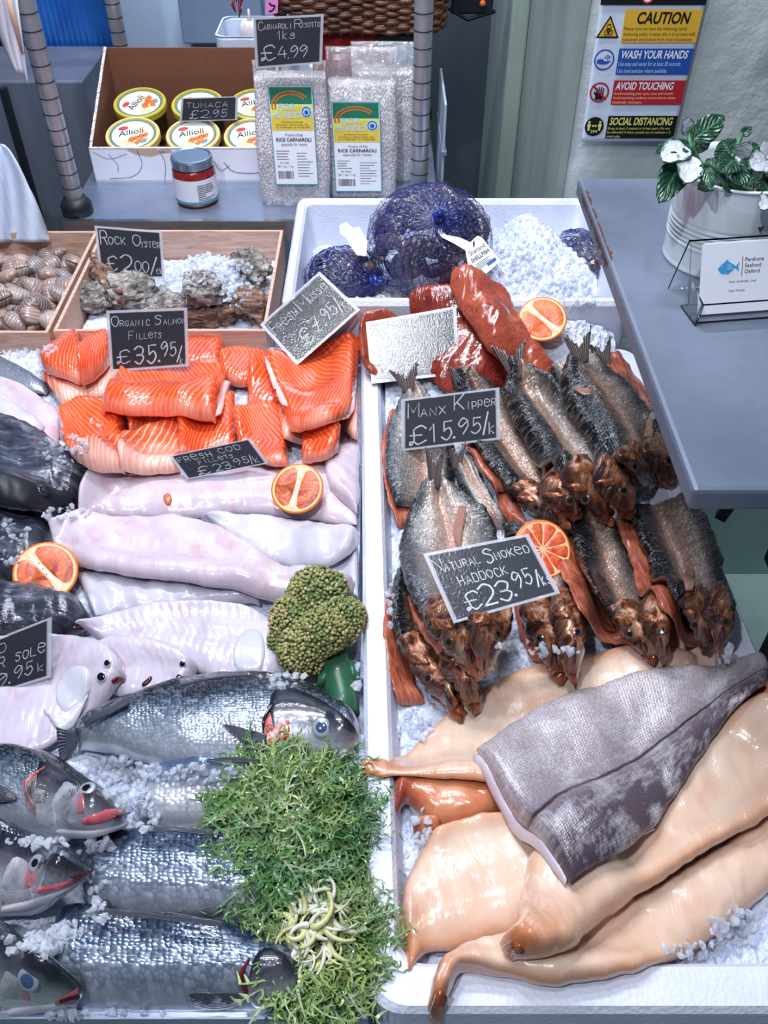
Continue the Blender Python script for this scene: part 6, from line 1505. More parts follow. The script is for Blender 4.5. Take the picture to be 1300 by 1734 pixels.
quad_card('chalk price card reading carnaroli risotto 1kg £4.99, on the rice bag top', [(428, 30), (548, 24), (545, 107), (433, 116)], 6, atY(480, 112, Y1 + .012), 0,
    [('C', .07, .76, .15, .07), ('arnaroli', .15, .76, .13, .40), ('R', .59, .75, .17, .1), ('isotto', .69, .76, .13, .26), ('1{}', .34, .55, .17, .24), ('£', .1, .14, .36, .2), ('4', .34, .17, .28, .13), ('.', .49, .16, .06, .03), ('99', .53, .17, .28, .24)], inset=.012)
# ---------------------------------------------------------------- behind the groceries
def Pz(px, py, Y): return atY(px, py, Y)
# white plastic tub with garlic, basket on a red crate
a = Pz(362, 62, 1.92); b = Pz(452, 62, 1.92); zt_w = a[2]
ww = tray('plastic_tub', rr(a[0], b[0] + .05, 1.92, 2.06, .02), rr(a[0] + .004, b[0] + .046, 1.924, 2.056, .018), (ZSH, zt_w, ZSH + .01), MT['whitebox']); tag(ww, 'white plastic tub of garlic behind the cardboard box', 'tub')
gp = Pz(424, 52, 1.99)
ga = MB()
for k in range(7):
    an = k * .9; ga.ell((gp[0] + .011 * math.cos(an), gp[1] + .011 * math.sin(an), gp[2]), (.013, .013, .021), None, 12, 8)
g_ = ga.build('garlic_bulb', MT['garlic'], None, True); tag(g_, 'white garlic bulb peeping over the white tub beside the risotto card', 'garlic')
MB().lathe([(.006, .015), (.003, .03), (.002, .04)], (gp[0], gp[1], gp[2]), 10).build('stem', MT['garlic'], g_, True)
mb = MB().box(gp[0] - .06, gp[0] + .05, gp[1] - .03, gp[1] + .03, ZSH + .0105, gp[2] - .022); o = mb.build('garlic_pile', MT['garlic']); tag(o, 'layer of garlic filling the white tub under the bulb', 'garlic', kind='stuff')
# red crate and wicker basket
c0 = Pz(470, 60, 1.80); c1 = Pz(756, 60, 1.80)
ra = Pz(545, 84, 1.80); rb = Pz(650, 84, 1.80); rtop = Pz(600, 52, 1.80)[2]
rc = MB().box(ra[0] - .02, rb[0] + .02, 1.80, 1.98, ZSH, rtop - .001).build('red_crate', MT['redplastic'], bevel=.012); tag(rc, 'red plastic crate under the wicker basket', 'crate')
MB().box(rb[0] - .012, rb[0] + .06, 1.79, 1.80, rtop - .022, rtop - .004).build('handle', MT['dark'], rc, bevel=.003)
bx_0, bx_1 = Pz(470, 40, 1.78)[0], Pz(752, 40, 1.78)[0]; zb_ = rtop
bk = empty('wicker_basket', ((bx_0 + bx_1) / 2, 1.88, zb_)); tag(bk, 'brown wicker basket above the rice bags', 'basket')
W_ = MB(); nst = 46; hgt = .11
def bpos(tt, z, off):
    # rounded rectangle path, tt in 0..1
    P = rr(bx_0 - z * .12, bx_1 + z * .12, 1.775 - z * .15, 1.985 + z * .1, .05, 8); n = len(P); f = (tt % 1) * n; i = int(f) % n; q = f - int(f); p0, p1 = P[i], P[(i + 1) % n]
    x = p0[0] + (p1[0] - p0[0]) * q; y = p0[1] + (p1[1] - p0[1]) * q; cx_, cy_ = (bx_0 + bx_1) / 2, 1.88; d = Vector((x - cx_, y - cy_, 0)).normalized() * off; return (x + d.x, y + d.y, zb_ + z)
PER = rr(bx_0, bx_1, 1.775, 1.985, .05, 8); PL = np.array(PER + PER[:1]); cum = np.concatenate([[0], np.cumsum(np.hypot(*np.diff(PL, axis=0).T))]); cum /= cum[-1]
def barc(t): # arc-length parameter -> index parameter
    return float(np.interp(t % 1, cum, np.arange(len(cum)) / (len(cum) - 1)))
rows = 15
for r_ in range(rows):
    pts = []
    for k in range(nst * 4 + 1):
        t = k / (nst * 4); ph = math.sin(2 * math.pi * t * nst / 2 + (math.pi if r_ % 2 else 0))
        z = .006 + hgt * r_ / rows + .0022 * math.sin(t * 40 + r_); pts.append(bpos(barc(t), z, .0045 * ph))
    W_.tube(pts, .0042, 6, False)
W_.build('weave', MT['wicker'], bk, True)
S_ = MB()
for k in range(nst): S_.tube([bpos(barc(k / nst), 0, 0), bpos(barc(k / nst), hgt + .01, 0)], .003, 6)
S_.build('stakes', MT['wicker'], bk, True)
MB().box(bx_0 + .01, bx_1 - .01, 1.785, 1.975, zb_, zb_ + .004).build('base', MT['wicker'], bk)
# pink label hanging on the basket
q = [Pz(449, 25, 1.765), Pz(470, 22, 1.765), Pz(472, -20, 1.765), Pz(450, -20, 1.765)]
Qp = Quad(*q); mb = MB(); Qp.rect(mb, 0, 1, 0, 1, 0, .0006); pk = mb.build('pink_label', MT['pink']); tag(pk, 'small pink label hanging at the corner of the wicker basket', 'label')
mb = MB(); curve_on(Qp, mb, [(.3, .1), (.6, .15), (.75, .3), (.45, .35), (.3, .45)], .0016, .0009); curve_on(Qp, mb, [(.3, .6), (.6, .65), (.7, .75)], .0014, .0009); mb.build('handwriting', MT['ink'], pk)
# dried chilli string
cs = MB(); p0 = Pz(404, -25, 1.9)
for k in range(5):
    p = Pz(404 + 7 * (-1)**k * .5 - k, -18 + 9 * k, 1.9); cs.tube([p + np.array([0, 0, .012]), p + np.array([.004 * (-1)**k, 0, 0]), p + np.array([0, 0, -.012])], [.0015, .0035, .001], 6)
cs.tube([Pz(404, -60, 1.9), Pz(404, 10, 1.9)], .0012, 5); o = cs.build('chilli_string', MT['crimson'], None, True); tag(o, 'string of small dried chillies hanging above the white tub', 'chillies')
# switch box high in the doorway
p = Pz(800, 6, 2.0)
sb = MB().box(p[0] - .045, p[0] + .04, 1.98, 2.03, p[2] - .015, p[2] + .10).build('switch_box', MT['dark'], None, bevel=.004); tag(sb, 'dark electrical switch box with an orange lamp in the doorway', 'switch box')
MB().lathe([(.006, 0), (.006, .006), (.003, .008)], (p[0] + .018, 1.98, p[2] + .006), 14, (0, -1, 0)).build('lamp', MT['orangeink'], sb, True)
cb2 = MB().tube([(p[0] - .05, 1.99, p[2] + .06), (p[0] - .06, 1.985, p[2] + .0), (p[0] - .01, 1.98, p[2] - .024), (p[0] + .045, 1.985, p[2] - .01)], .004, 8).build('cable', MT['dark'], sb, True)
# plastic crates stacked behind the post
p = Pz(728, 180, 1.72); q = Pz(752, 180, 1.72)
o = MB().box(.112, q[0] + .004, 1.70, 1.90, .0, Pz(735, 176, 1.70)[2]).build('storage_box', MT['whitebox'], None, bevel=.006); tag(o, 'pale plastic storage box beside the right chrome post', 'box')
MB().box(.110, q[0] + .007, 1.695, 1.905, Pz(735, 262, 1.70)[2], Pz(735, 256, 1.70)[2]).build('lid_seam', MT['greypanel'], o)
# paper sheet hanging at the top left, cloth at the left
V = []; Fq = []; rnd = random.Random(4)
n1, n2 = 10, 24
for i in range(n2 + 1):
    t = i / n2
    for k in range(n1 + 1):
        u = k / n1; px_ = (-30 + 55 * t**1.6) * (1 - u) + (22 + 26 * t) * u + 0; py_ = -60 + 190 * t + (1 - u) * -10 * t + (12 * t if u > .8 else 0)
        Yp = 1.44 + .018 * math.sin(u * 9 + t * 3) * (1 - .5 * t); V.append(atY(px_, py_, Yp))
for i in range(n2):
    for k in range(n1): Fq.append((i * (n1 + 1) + k, i * (n1 + 1) + k + 1, (i + 1) * (n1 + 1) + k + 1, (i + 1) * (n1 + 1) + k))
o = obj('paper_sheet', V, Fq, MT['paper'], None, True); m_ = o.modifiers.new('thickness', 'SOLIDIFY'); m_.thickness = .0006; tag(o, 'crumpled white paper sheet hanging beside the left chrome post', 'paper')
mb = MB().tube([atY(10, -20, 1.43), atY(22, 30, 1.428), atY(40, 90, 1.432)], .004, 6).build('brown_smear', MT['tan'], o, True)
V = []; Fq = []
n1, n2 = 22, 26
for i in range(n2 + 1):
    t = i / n2
    for k in range(n1 + 1):
        u = k / n1; xr = 8 + 78 * t**.75; px_ = -120 + (xr + 120) * u; py_ = 245 + 165 * t + (1 - u) * -30 * (1 - t)
        Yp = 1.53 - .06 * t + .016 * math.sin(u * 22 + t * 5) - .03 * u; V.append(atY(px_, py_, Yp))
for i in range(n2):
    for k in range(n1): Fq.append((i * (n1 + 1) + k, i * (n1 + 1) + k + 1, (i + 1) * (n1 + 1) + k + 1, (i + 1) * (n1 + 1) + k))
o = obj('apron', V, Fq, MT['cloth'], None, True); m_ = o.modifiers.new('thickness', 'SOLIDIFY'); m_.thickness = .002; tag(o, 'pale blue white cloth hanging in folds behind the clam crate', 'cloth')

# ---------------------------------------------------------------- poster on the plaster wall
YP = 1.482
def W(px, py): return Vector(atY(px, py, YP))
PQ = Quad(W(984, 240), W(1139, 240), W(1139 + 57, 0) + (W(1139 + 57, 0) - W(1139, 240)) * .4, W(1017, 0) + (W(1017, 0) - W(984, 240)) * .4)
# sheet with gentle waves
n1, n2 = 24, 40; V = []
for i in range(n2 + 1):
    for k in range(n1 + 1):
        u, v = k / n1, i / n2; V.append(PQ(u, v, .001 * math.sin(u * 14 + v * 9) * 0 - .0006))
Fq = [(i * (n1 + 1) + k, i * (n1 + 1) + k + 1, (i + 1) * (n1 + 1) + k + 1, (i + 1) * (n1 + 1) + k) for i in range(n2) for k in range(n1)]
po = obj('safety_poster', V, Fq, MT['posterpaper'], None, True); m_ = po.modifiers.new('thickness', 'SOLIDIFY'); m_.thickness = .0012; m_.offset = -1
tag(po, 'white safety poster with caution, hand washing and distancing panels on the wall', 'poster')
def pv(py): # image row -> v on the poster
    lo, hi = 0.0, 1.0
    for _ in range(40):
        m = (lo + hi) / 2; p = PQ(.5, m); d = (p - Vector((0, 0, CAMZ))); zc = d.y * cp - d.z * sp; yc = d.y * sp + d.z * cp; yy = CY - FPX * yc / zc
        if yy > py: lo = m
        else: hi = m
    return lo
def panel(name, mat, x0, x1, y0, y1, head, hm, lines, lm, hs=.5, hx=.03, hw=.9, hc=False):
    b0, b1 = pv(y1), pv(y0); sub = Quad(PQ(x0, b0, .0008), PQ(x1, b0, .0008), PQ(x1, b1, .0008), PQ(x0, b1, .0008))
    mb = MB(); sub.rect(mb, 0, 1, 0, 1, 0, .0003); o = mb.build(name, MT[mat], po)
    mb = MB(); print_text(mb, sub, head, hx if not hc else .5 - hw / 2, 1 - hs - .07, hs, width=hw, off=.0006, bold=.025, slant=.15); mb.build('heading', MT[hm], o)
    mb = MB(); n = len(lines); h = (1 - hs - .16) / n
    for k, (t, w_) in enumerate(lines): print_text(mb, sub, t, .02, (1 - hs - .13) - h * (k + .85), h * .62, width=w_, off=.0006)
    mb.build('small_print', MT[lm], o)
panel('caution_panel', 'yellow', .25, .99, 16, 72, 'CAUTION', 'black', [('Please note we have the following social', .82), ('distancing policy in place, this is to protect staff,', .95), ('customers and visitors from virus transmission.', .93)], 'ink', .34, hw=.68, hc=True)
panel('washing_panel', 'blue', .25, .99, 82, 126, 'WASH YOUR HANDS', 'paper', [('Use soap and water for at least 20 seconds.', .85), ('Use hand sanitiser where available.', .68)], 'paleblue', .30, hw=.9)
panel('touching_panel', 'red', .25, .99, 136, 177, 'AVOID TOUCHING', 'paper', [('Avoid touching your eyes, nose and mouth.', .84), ('Avoid touching surfaces and products unless', .88), ('absolutely necessary.', .42)], 'pith', .30, hw=.8)
panel('distancing_panel', 'black', .25, .99, 196, 234, 'SOCIAL DISTANCING', 'limey', [('Keep at least 2 metres or 6 feet apart. Do not', .9), ('be offended if other people try to maintain a 2', .92), ('metre gap.', .2)], 'limey', .32, hw=.9)
mb = MB(); b0 = pv(8); PQ.rect(mb, 0, 1, b0, 1, .0009, .0003); tbnd = mb.build('top_band', MT['black'], po)
mb = MB(); PQ.disc(mb, (.44, b0 + .035), .03, .0014, 24, 1.9); mb.build('white_disc', MT['paper'], tbnd)
mb = MB(); PQ.ring(mb, (.44, b0 + .035), .022, .03, .0016, 24, 1.9); mb.build('red_ring', MT['red'], tbnd)
ASP = PQ.wh()[1] / PQ.wh()[0]
def ic(cy): return (.115, pv(cy))
c = ic(48); mb = MB(); PQ.poly(mb, [(c[0] - .115, c[1] - .045), (c[0] + .11, c[1] - .045), (c[0] + .0, c[1] + .062)], .0008); t1_ = mb.build('warning_triangle', MT['black'], po)
mb = MB(); PQ.poly(mb, [(c[0] - .09, c[1] - .037), (c[0] + .086, c[1] - .037), (c[0] + .0, c[1] + .047)], .0012); t2_ = mb.build('yellow_field', MT['yellow'], t1_)
mb = MB(); rr_ = .016
for k in range(3):
    a_ = R(90 + 120 * k); PQ.ring(mb, (c[0] + .020 * math.cos(a_) * ASP * .6, c[1] - .010 + .020 * math.sin(a_) * .9), .010, .015, .0015, 18, ASP * .75)
PQ.ring(mb, (c[0], c[1] - .010), .008, .013, .0016, 18, ASP * .75); mb.build('biohazard_sign', MT['black'], t1_)
A_ = ASP
c = ic(101); mb = MB(); PQ.ring(mb, c, .045, .052, .0009, 36, A_); o = mb.build('blue_circle', MT['blue'], po)
mb = MB(); PQ.poly(mb, [(c[0] - .07, c[1] + .0), (c[0] - .02, c[1] + .004), (c[0] + .01, c[1] - .008), (c[0] + .075, c[1] - .004), (c[0] + .03, c[1] - .022), (c[0] - .03, c[1] - .022), (c[0] - .07, c[1] - .018)], .001)
for dx, dy in ((.01, .012), (.035, .006), (.03, .02), (.05, .014)): PQ.disc(mb, (c[0] + dx, c[1] + dy), .0045, .001, 10, A_)
mb.build('hand_sign', MT['blue'], o)
c = ic(156); mb = MB(); PQ.ring(mb, c, .043, .052, .0012, 36, A_); PQ.poly(mb, [(c[0] - .085, c[1] + .033), (c[0] - .07, c[1] + .04), (c[0] + .085, c[1] - .033), (c[0] + .07, c[1] - .04)], .0016); o = mb.build('red_circle', MT['red'], po)
mb = MB(); PQ.poly(mb, [(c[0] - .04, c[1] - .038), (c[0] + .04, c[1] - .038), (c[0] + .045, c[1] - .004), (c[0] - .035, c[1] - .004)], .001)
for k in range(4): PQ.poly(mb, [(c[0] - .035 + .021 * k, c[1] - .006), (c[0] - .022 + .021 * k, c[1] - .006), (c[0] - .02 + .022 * k, c[1] + .022 + .006 * (k in (1, 2))), (c[0] - .032 + .022 * k, c[1] + .022 + .006 * (k in (1, 2)))], .001)
PQ.poly(mb, [(c[0] - .035, c[1] - .02), (c[0] - .06, c[1] + .0), (c[0] - .052, c[1] + .006), (c[0] - .03, c[1] - .008)], .001); mb.build('hand_sign', MT['black'], o)
c = ic(214); mb = MB(); PQ.disc(mb, c, .052, .0009, 36, A_); o = mb.build('black_circle', MT['black'], po)
mb = MB()
for sx in (-1, 1):
    x = c[0] + sx * .058; PQ.disc(mb, (x, c[1] + .024), .007, .0013, 12, A_); PQ.poly(mb, [(x - .018, c[1] - .002), (x + .018, c[1] - .002), (x + .018, c[1] + .015), (x - .018, c[1] + .015)], .0013); PQ.poly(mb, [(x - .011, c[1] - .022), (x + .011, c[1] - .022), (x + .011, c[1] - .002), (x - .011, c[1] - .002)], .0013)
PQ.poly(mb, [(c[0] - .03, c[1] + .004), (c[0] - .012, c[1] + .012), (c[0] - .012, c[1] + .007), (c[0] + .012, c[1] + .007), (c[0] + .012, c[1] + .012), (c[0] + .03, c[1] + .004), (c[0] + .012, c[1] - .004), (c[0] + .012, c[1] + .001), (c[0] - .012, c[1] + .001), (c[0] - .012, c[1] - .004)], .0013)
print_text(mb, PQ, '2M', c[0] - .035, c[1] - .034, .016, width=.07, off=.0013, bold=.015); mb.build('people_sign', MT['limey'], o)

# ---------------------------------------------------------------- potted plant on the table
pc = at(1203, 428, ZTAB); pb = at(1203, 470, ZTAB)
rb_ = 88 / FPX * depth_at(at(1203, 430, ZTAB)); pcen = Vector((at(1204, 420, ZTAB)[0], at(1203, 478, ZTAB)[1] + rb_ * .98, ZTAB)); rt_ = rb_ * 1.07; ph_ = .092
pt = empty('potted_plant', pcen); tag(pt, 'leafy green plant in a white ribbed metal pot on the table', 'plant')
prof = [(rb_ * .5, .004), (rb_ * .96, .004), (rb_ * 1.0, 0), (rb_ * 1.015, .003), (rb_ * 1.0, .006)]
for k in range(60):
    t = (k + 1) / 60; z = .006 + (ph_ - .006) * t; r = rb_ + (rt_ - rb_) * t
    if .24 < t < .52: r += .0011 * math.sin((t - .24) / .28 * 2 * math.pi * 5)
    prof.append((r, z))
prof += [(rt_ + .002, ph_ + .001), (rt_ + .002, ph_ + .003), (rt_ - .001, ph_ + .003), (rt_ - .003, ph_ - .004), (rt_ - .004, ph_ - .02)]
pot = MB().lathe(prof, pcen, 64).build('pot', MT['enamel'], pt, True)
sa_ = R(-62)
MB().tube([(pcen.x + (rb_ + .0005) * math.cos(sa_), pcen.y + (rb_ + .0005) * math.sin(sa_), ZTAB + .004), (pcen.x + (rt_ + .0004) * math.cos(sa_), pcen.y + (rt_ + .0004) * math.sin(sa_), ZTAB + ph_)], .0011, 6).build('seam', MT['enamel'], pot, True)
MB().lathe([(rt_ - .004, ph_ - .02), (.0001, ph_ - .014)], pcen, 30).build('soil', MT['soil'], pt, True)
def leaf_mesh(base, tip, width, nrm, cup=.15, mat='leaf', scal=9):
    b = Vector(base); t = Vector(tip); ax = t - b; L = ax.length; X = ax.normalized(); N_ = (Vector(nrm) - X * Vector(nrm).dot(X)).normalized(); Y = N_.cross(X)
    nu, nv = 18, 10; V = []; U = []
    for i in range(nu + 1):
        u = i / nu; w_ = width * (math.sin(math.pi * min(1, u**.75))**.62 if u < 1 else 0.0) * (1 + .05 * math.sin(u * scal * 6.28)); w_ = max(w_, .0006)
        for k in range(nv + 1):
            v = -1 + 2 * k / nv; h = -cup * L * (u - .45)**2 * 1.6 + cup * .5 * width * abs(v)**1.5 + .02 * L * math.sin(u * 20) * abs(v)
            V.append(b + X * (u * L) + Y * (v * w_) + N_ * h); U.append((u, (v + 1) / 2))
    Fc = [(i * (nv + 1) + k, i * (nv + 1) + k + 1, (i + 1) * (nv + 1) + k + 1, (i + 1) * (nv + 1) + k) for i in range(nu) for k in range(nv)]
    o = obj('leaf', [tuple(x) for x in V], Fc, MT[mat], pt, True, {'n': np.array(U)}, recalc=False); m = o.modifiers.new('thickness', 'SOLIDIFY'); m.thickness = .0009; return o
def stemm(pts, r=.003):
    P = crom(np.array([list(p) for p in pts]), 12); return MB().tube([tuple(p) for p in P], [r * (1.2 - .5 * i / 11) for i in range(12)], 8).build('stem', MT['stem'], pt, True)
YL = pcen.y
so = lambda dx, dy: (pcen.x + dx, pcen.y + dy, ZTAB + ph_ - .02)
nodeA = atY(1170, 248, YL - .02); nodeB = atY(1242, 262, YL - .015); nodeC = atY(1300, 270, YL - .01)
stemm([so(.0, -.01), atY(1200, 300, YL - .02), nodeA, atY(1166, 222, YL)], .0032); stemm([so(.02, -.02), atY(1226, 300, YL - .03), nodeB, atY(1256, 226, YL)], .003); stemm([so(.05, .0), nodeC], .003)
stemm([so(.01, -.04), atY(1206, 285, YL - .05), atY(1190, 276, YL - .055)], .0026)
LV = [ # base px, tip px, width px, Ybase, Ytip, normal, material
 ((1172, 244), (1112, 254), 15, -.02, -.05, (-.2, -.5, .9), 'leaf'), ((1172, 238), (1227, 196), 17, -.01, .0, (.1, -.7, .7), 'leaf'), ((1178, 240), (1198, 252), 16, .0, -.01, (.3, -.9, .3), 'leaf'),
 ((1166, 226), (1160, 200), 10, .0, -.005, (0, -.8, .5), 'leafglare'), ((1162, 246), (1122, 270), 19, -.03, -.06, (-.1, -.6, .8), 'leafglare'), ((1172, 262), (1160, 308), 21, -.04, -.075, (0, -.9, .55), 'leafglare'),
 ((1160, 262), (1118, 340), 20, -.03, -.075, (-.3, -.9, .3), 'leaf'), ((1160, 270), (1135, 288), 18, -.01, -.02, (-.2, -.6, .7), 'leaf'), ((1190, 276), (1205, 322), 10, -.05, -.075, (.1, -1, .3), 'leaf'),
 ((1238, 266), (1222, 236), 18, -.01, .0, (-.2, -.8, .5), 'leaf'), ((1244, 268), (1222, 290), 17, -.03, -.06, (-.2, -.8, .6), 'leaf'), ((1244, 272), (1258, 312), 19, -.03, -.06, (.2, -.9, .5), 'leaf'), ((1246, 264), (1272, 242), 14, -.02, -.03, (.1, -.9, .5), 'leafglare'),
 ((1246, 262), (1288, 246), 12, -.01, .0, (.0, -.6, .8), 'leaf'), ((1256, 230), (1272, 214), 7, .0, .0, (0, -.6, .8), 'leaf'), ((1240, 300), (1228, 318), 16, -.03, -.06, (-.1, -.9, .3), 'leaf'), ((1262, 300), (1290, 330), 17, .0, -.03, (.2, -.9, .5), 'leaf'),
 ((1300, 270), (1272, 282), 18, -.02, -.05, (.0, -.7, .7), 'leafglare'), ((1300, 262), (1284, 246), 16, .0, .0, (-.1, -.8, .6), 'leafglare'), ((1300, 285), (1330, 310), 18, -.01, -.04, (.2, -.8, .5), 'leaf'), ((1300, 290), (1290, 390), 13, -.02, -.06, (.1, -1, .3), 'leaf'), ((1306, 330), (1288, 352), 13, -.05, -.08, (-.1, -.8, .6), 'leafglare'),
 ((1215, 300), (1185, 318), 14, -.02, -.05, (-.2, -.8, .5), 'leaf'), ((1230, 290), (1255, 280), 14, .02, .03, (.1, -.8, .6), 'leaf'), ((1222, 300), (1196, 268), 14, .03, .05, (-.1, -.8, .6), 'leaf'), ((1262, 296), (1276, 262), 15, .03, .05, (.1, -.8, .6), 'leaf'), ((1280, 318), (1262, 340), 14, -.01, -.03, (-.1, -.8, .6), 'leaf'), ((1232, 322), (1212, 334), 12, -.01, -.03, (-.1, -.8, .6), 'leaf'), ((1284, 300), (1306, 330), 16, -.02, -.05, (.1, -.8, .6), 'leaf')]
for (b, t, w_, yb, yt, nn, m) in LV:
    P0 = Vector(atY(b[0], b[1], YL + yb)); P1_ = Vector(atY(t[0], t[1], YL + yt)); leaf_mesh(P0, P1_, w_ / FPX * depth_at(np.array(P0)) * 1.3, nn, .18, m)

# ---------------------------------------------------------------- business cards in a clear holder
hb = at(1172, 548, ZTAB); hb2 = at(1330, 536, ZTAB); ux = Vector((hb2 - hb)).normalized(); uy = Vector((-ux.y, ux.x, 0)); o0 = Vector(hb)
def hp(a, b, c): return o0 + ux * a + uy * b + Vector((0, 0, c))
hd = empty('card_holder', o0); tag(hd, 'clear acrylic holder of business cards beside the white pot', 'card holder')
WD = .112; mb = MB()
def slab(mb, q, t=.0022):
    q = [Vector(x) for x in q]; n = (q[1] - q[0]).cross(q[3] - q[0]).normalized() * t; mb.hexa(q, [x + n for x in q])
slab(mb, [hp(0, 0, 0), hp(WD, 0, 0), hp(WD, .03, 0), hp(0, .03, 0)])
MB_f = MB(); slab(MB_f, [hp(0, -.002, 0), hp(WD, -.002, 0), hp(WD, -.006, .024), hp(0, -.006, .024)]); MB_b = MB(); slab(MB_b, [hp(0, .014, .002), hp(WD, .014, .002), hp(WD, .042, .06), hp(0, .042, .06)]); MB_r = MB(); slab(MB_r, [hp(0, .044, .06), hp(WD, .044, .06), hp(WD, .062, .0), hp(0, .062, .0)])
mb.build('base', MT['acrylic'], hd); MB_f.build('front_lip', MT['acrylic'], hd); MB_b.build('back_plate', MT['acrylic'], hd); MB_r.build('rear_leg', MT['acrylic'], hd)
MB_s = MB(); slab(MB_s, [hp(0, -.004, 0), hp(0, .012, 0), hp(0, .026, .03), hp(0, -.008, .024)]); MB_s.build('side_lip', MT['acrylic'], hd)
for k, dx in enumerate((.012, .009)):
    Qb = Quad(hp(dx, .0125 - .0022 * k, .003), hp(dx + .092, .0125 - .0022 * k, .003), hp(dx + .092, .0395 - .0024 * k, .060), hp(dx, .0395 - .0024 * k, .060))
    mb = MB(); Qb.rect(mb, 0, 1, 0, 1, 0, .0016); o = mb.build('business_card', MT['paper']); tag(o, 'white business card at the back of the clear holder' if k == 0 else 'front white business card with a blue fish logo in the clear holder', 'business card')
Qb = Quad(*[q + Qb.n * .0018 for q in Qb.p])
mb = MB(); fx = lambda x, y: (.17 + x * .23, .54 + y * .24)
Qb.poly(mb, [fx(0, .42), fx(.12, .62), fx(.3, .8), (fx(.42, .95)), fx(.5, .8), fx(.68, .66), fx(.82, .52), fx(1.0, .8), fx(.93, .5), fx(1.0, .18), fx(.8, .42), fx(.62, .22), fx(.5, .06), fx(.35, .12), fx(.2, .1), fx(.08, .25)], .0002); lg = mb.build('fish_logo', MT['cyan'], o)
mb = MB()
for k in range(3): Qb.rect(mb, fx(.42, 0)[0], fx(.72 - .06 * k, 0)[0], fx(0, .36 + .11 * k)[1], fx(0, .40 + .11 * k)[1], .0003, .0001)
Qb.disc(mb, fx(.18, .56), .012, .0004, 12, .6); mb.build('logo_detail', MT['paleblue'], o)
mb = MB(); Qb.rect(mb, .425, .431, .52, .80, .0002, .0001)
for k, t in enumerate(('Pershore', 'Seafood', 'Oxford')): print_text(mb, Qb, t, .455, .725 - .085 * k, .056, off=.0003)
print_text(mb, Qb, 'Fresh  Sustainable  Local', .30, .43, .03, off=.0003); print_text(mb, Qb, 'Open Tuesday', .30, .30, .03, off=.0003); mb.build('printing', MT['ink'], o)

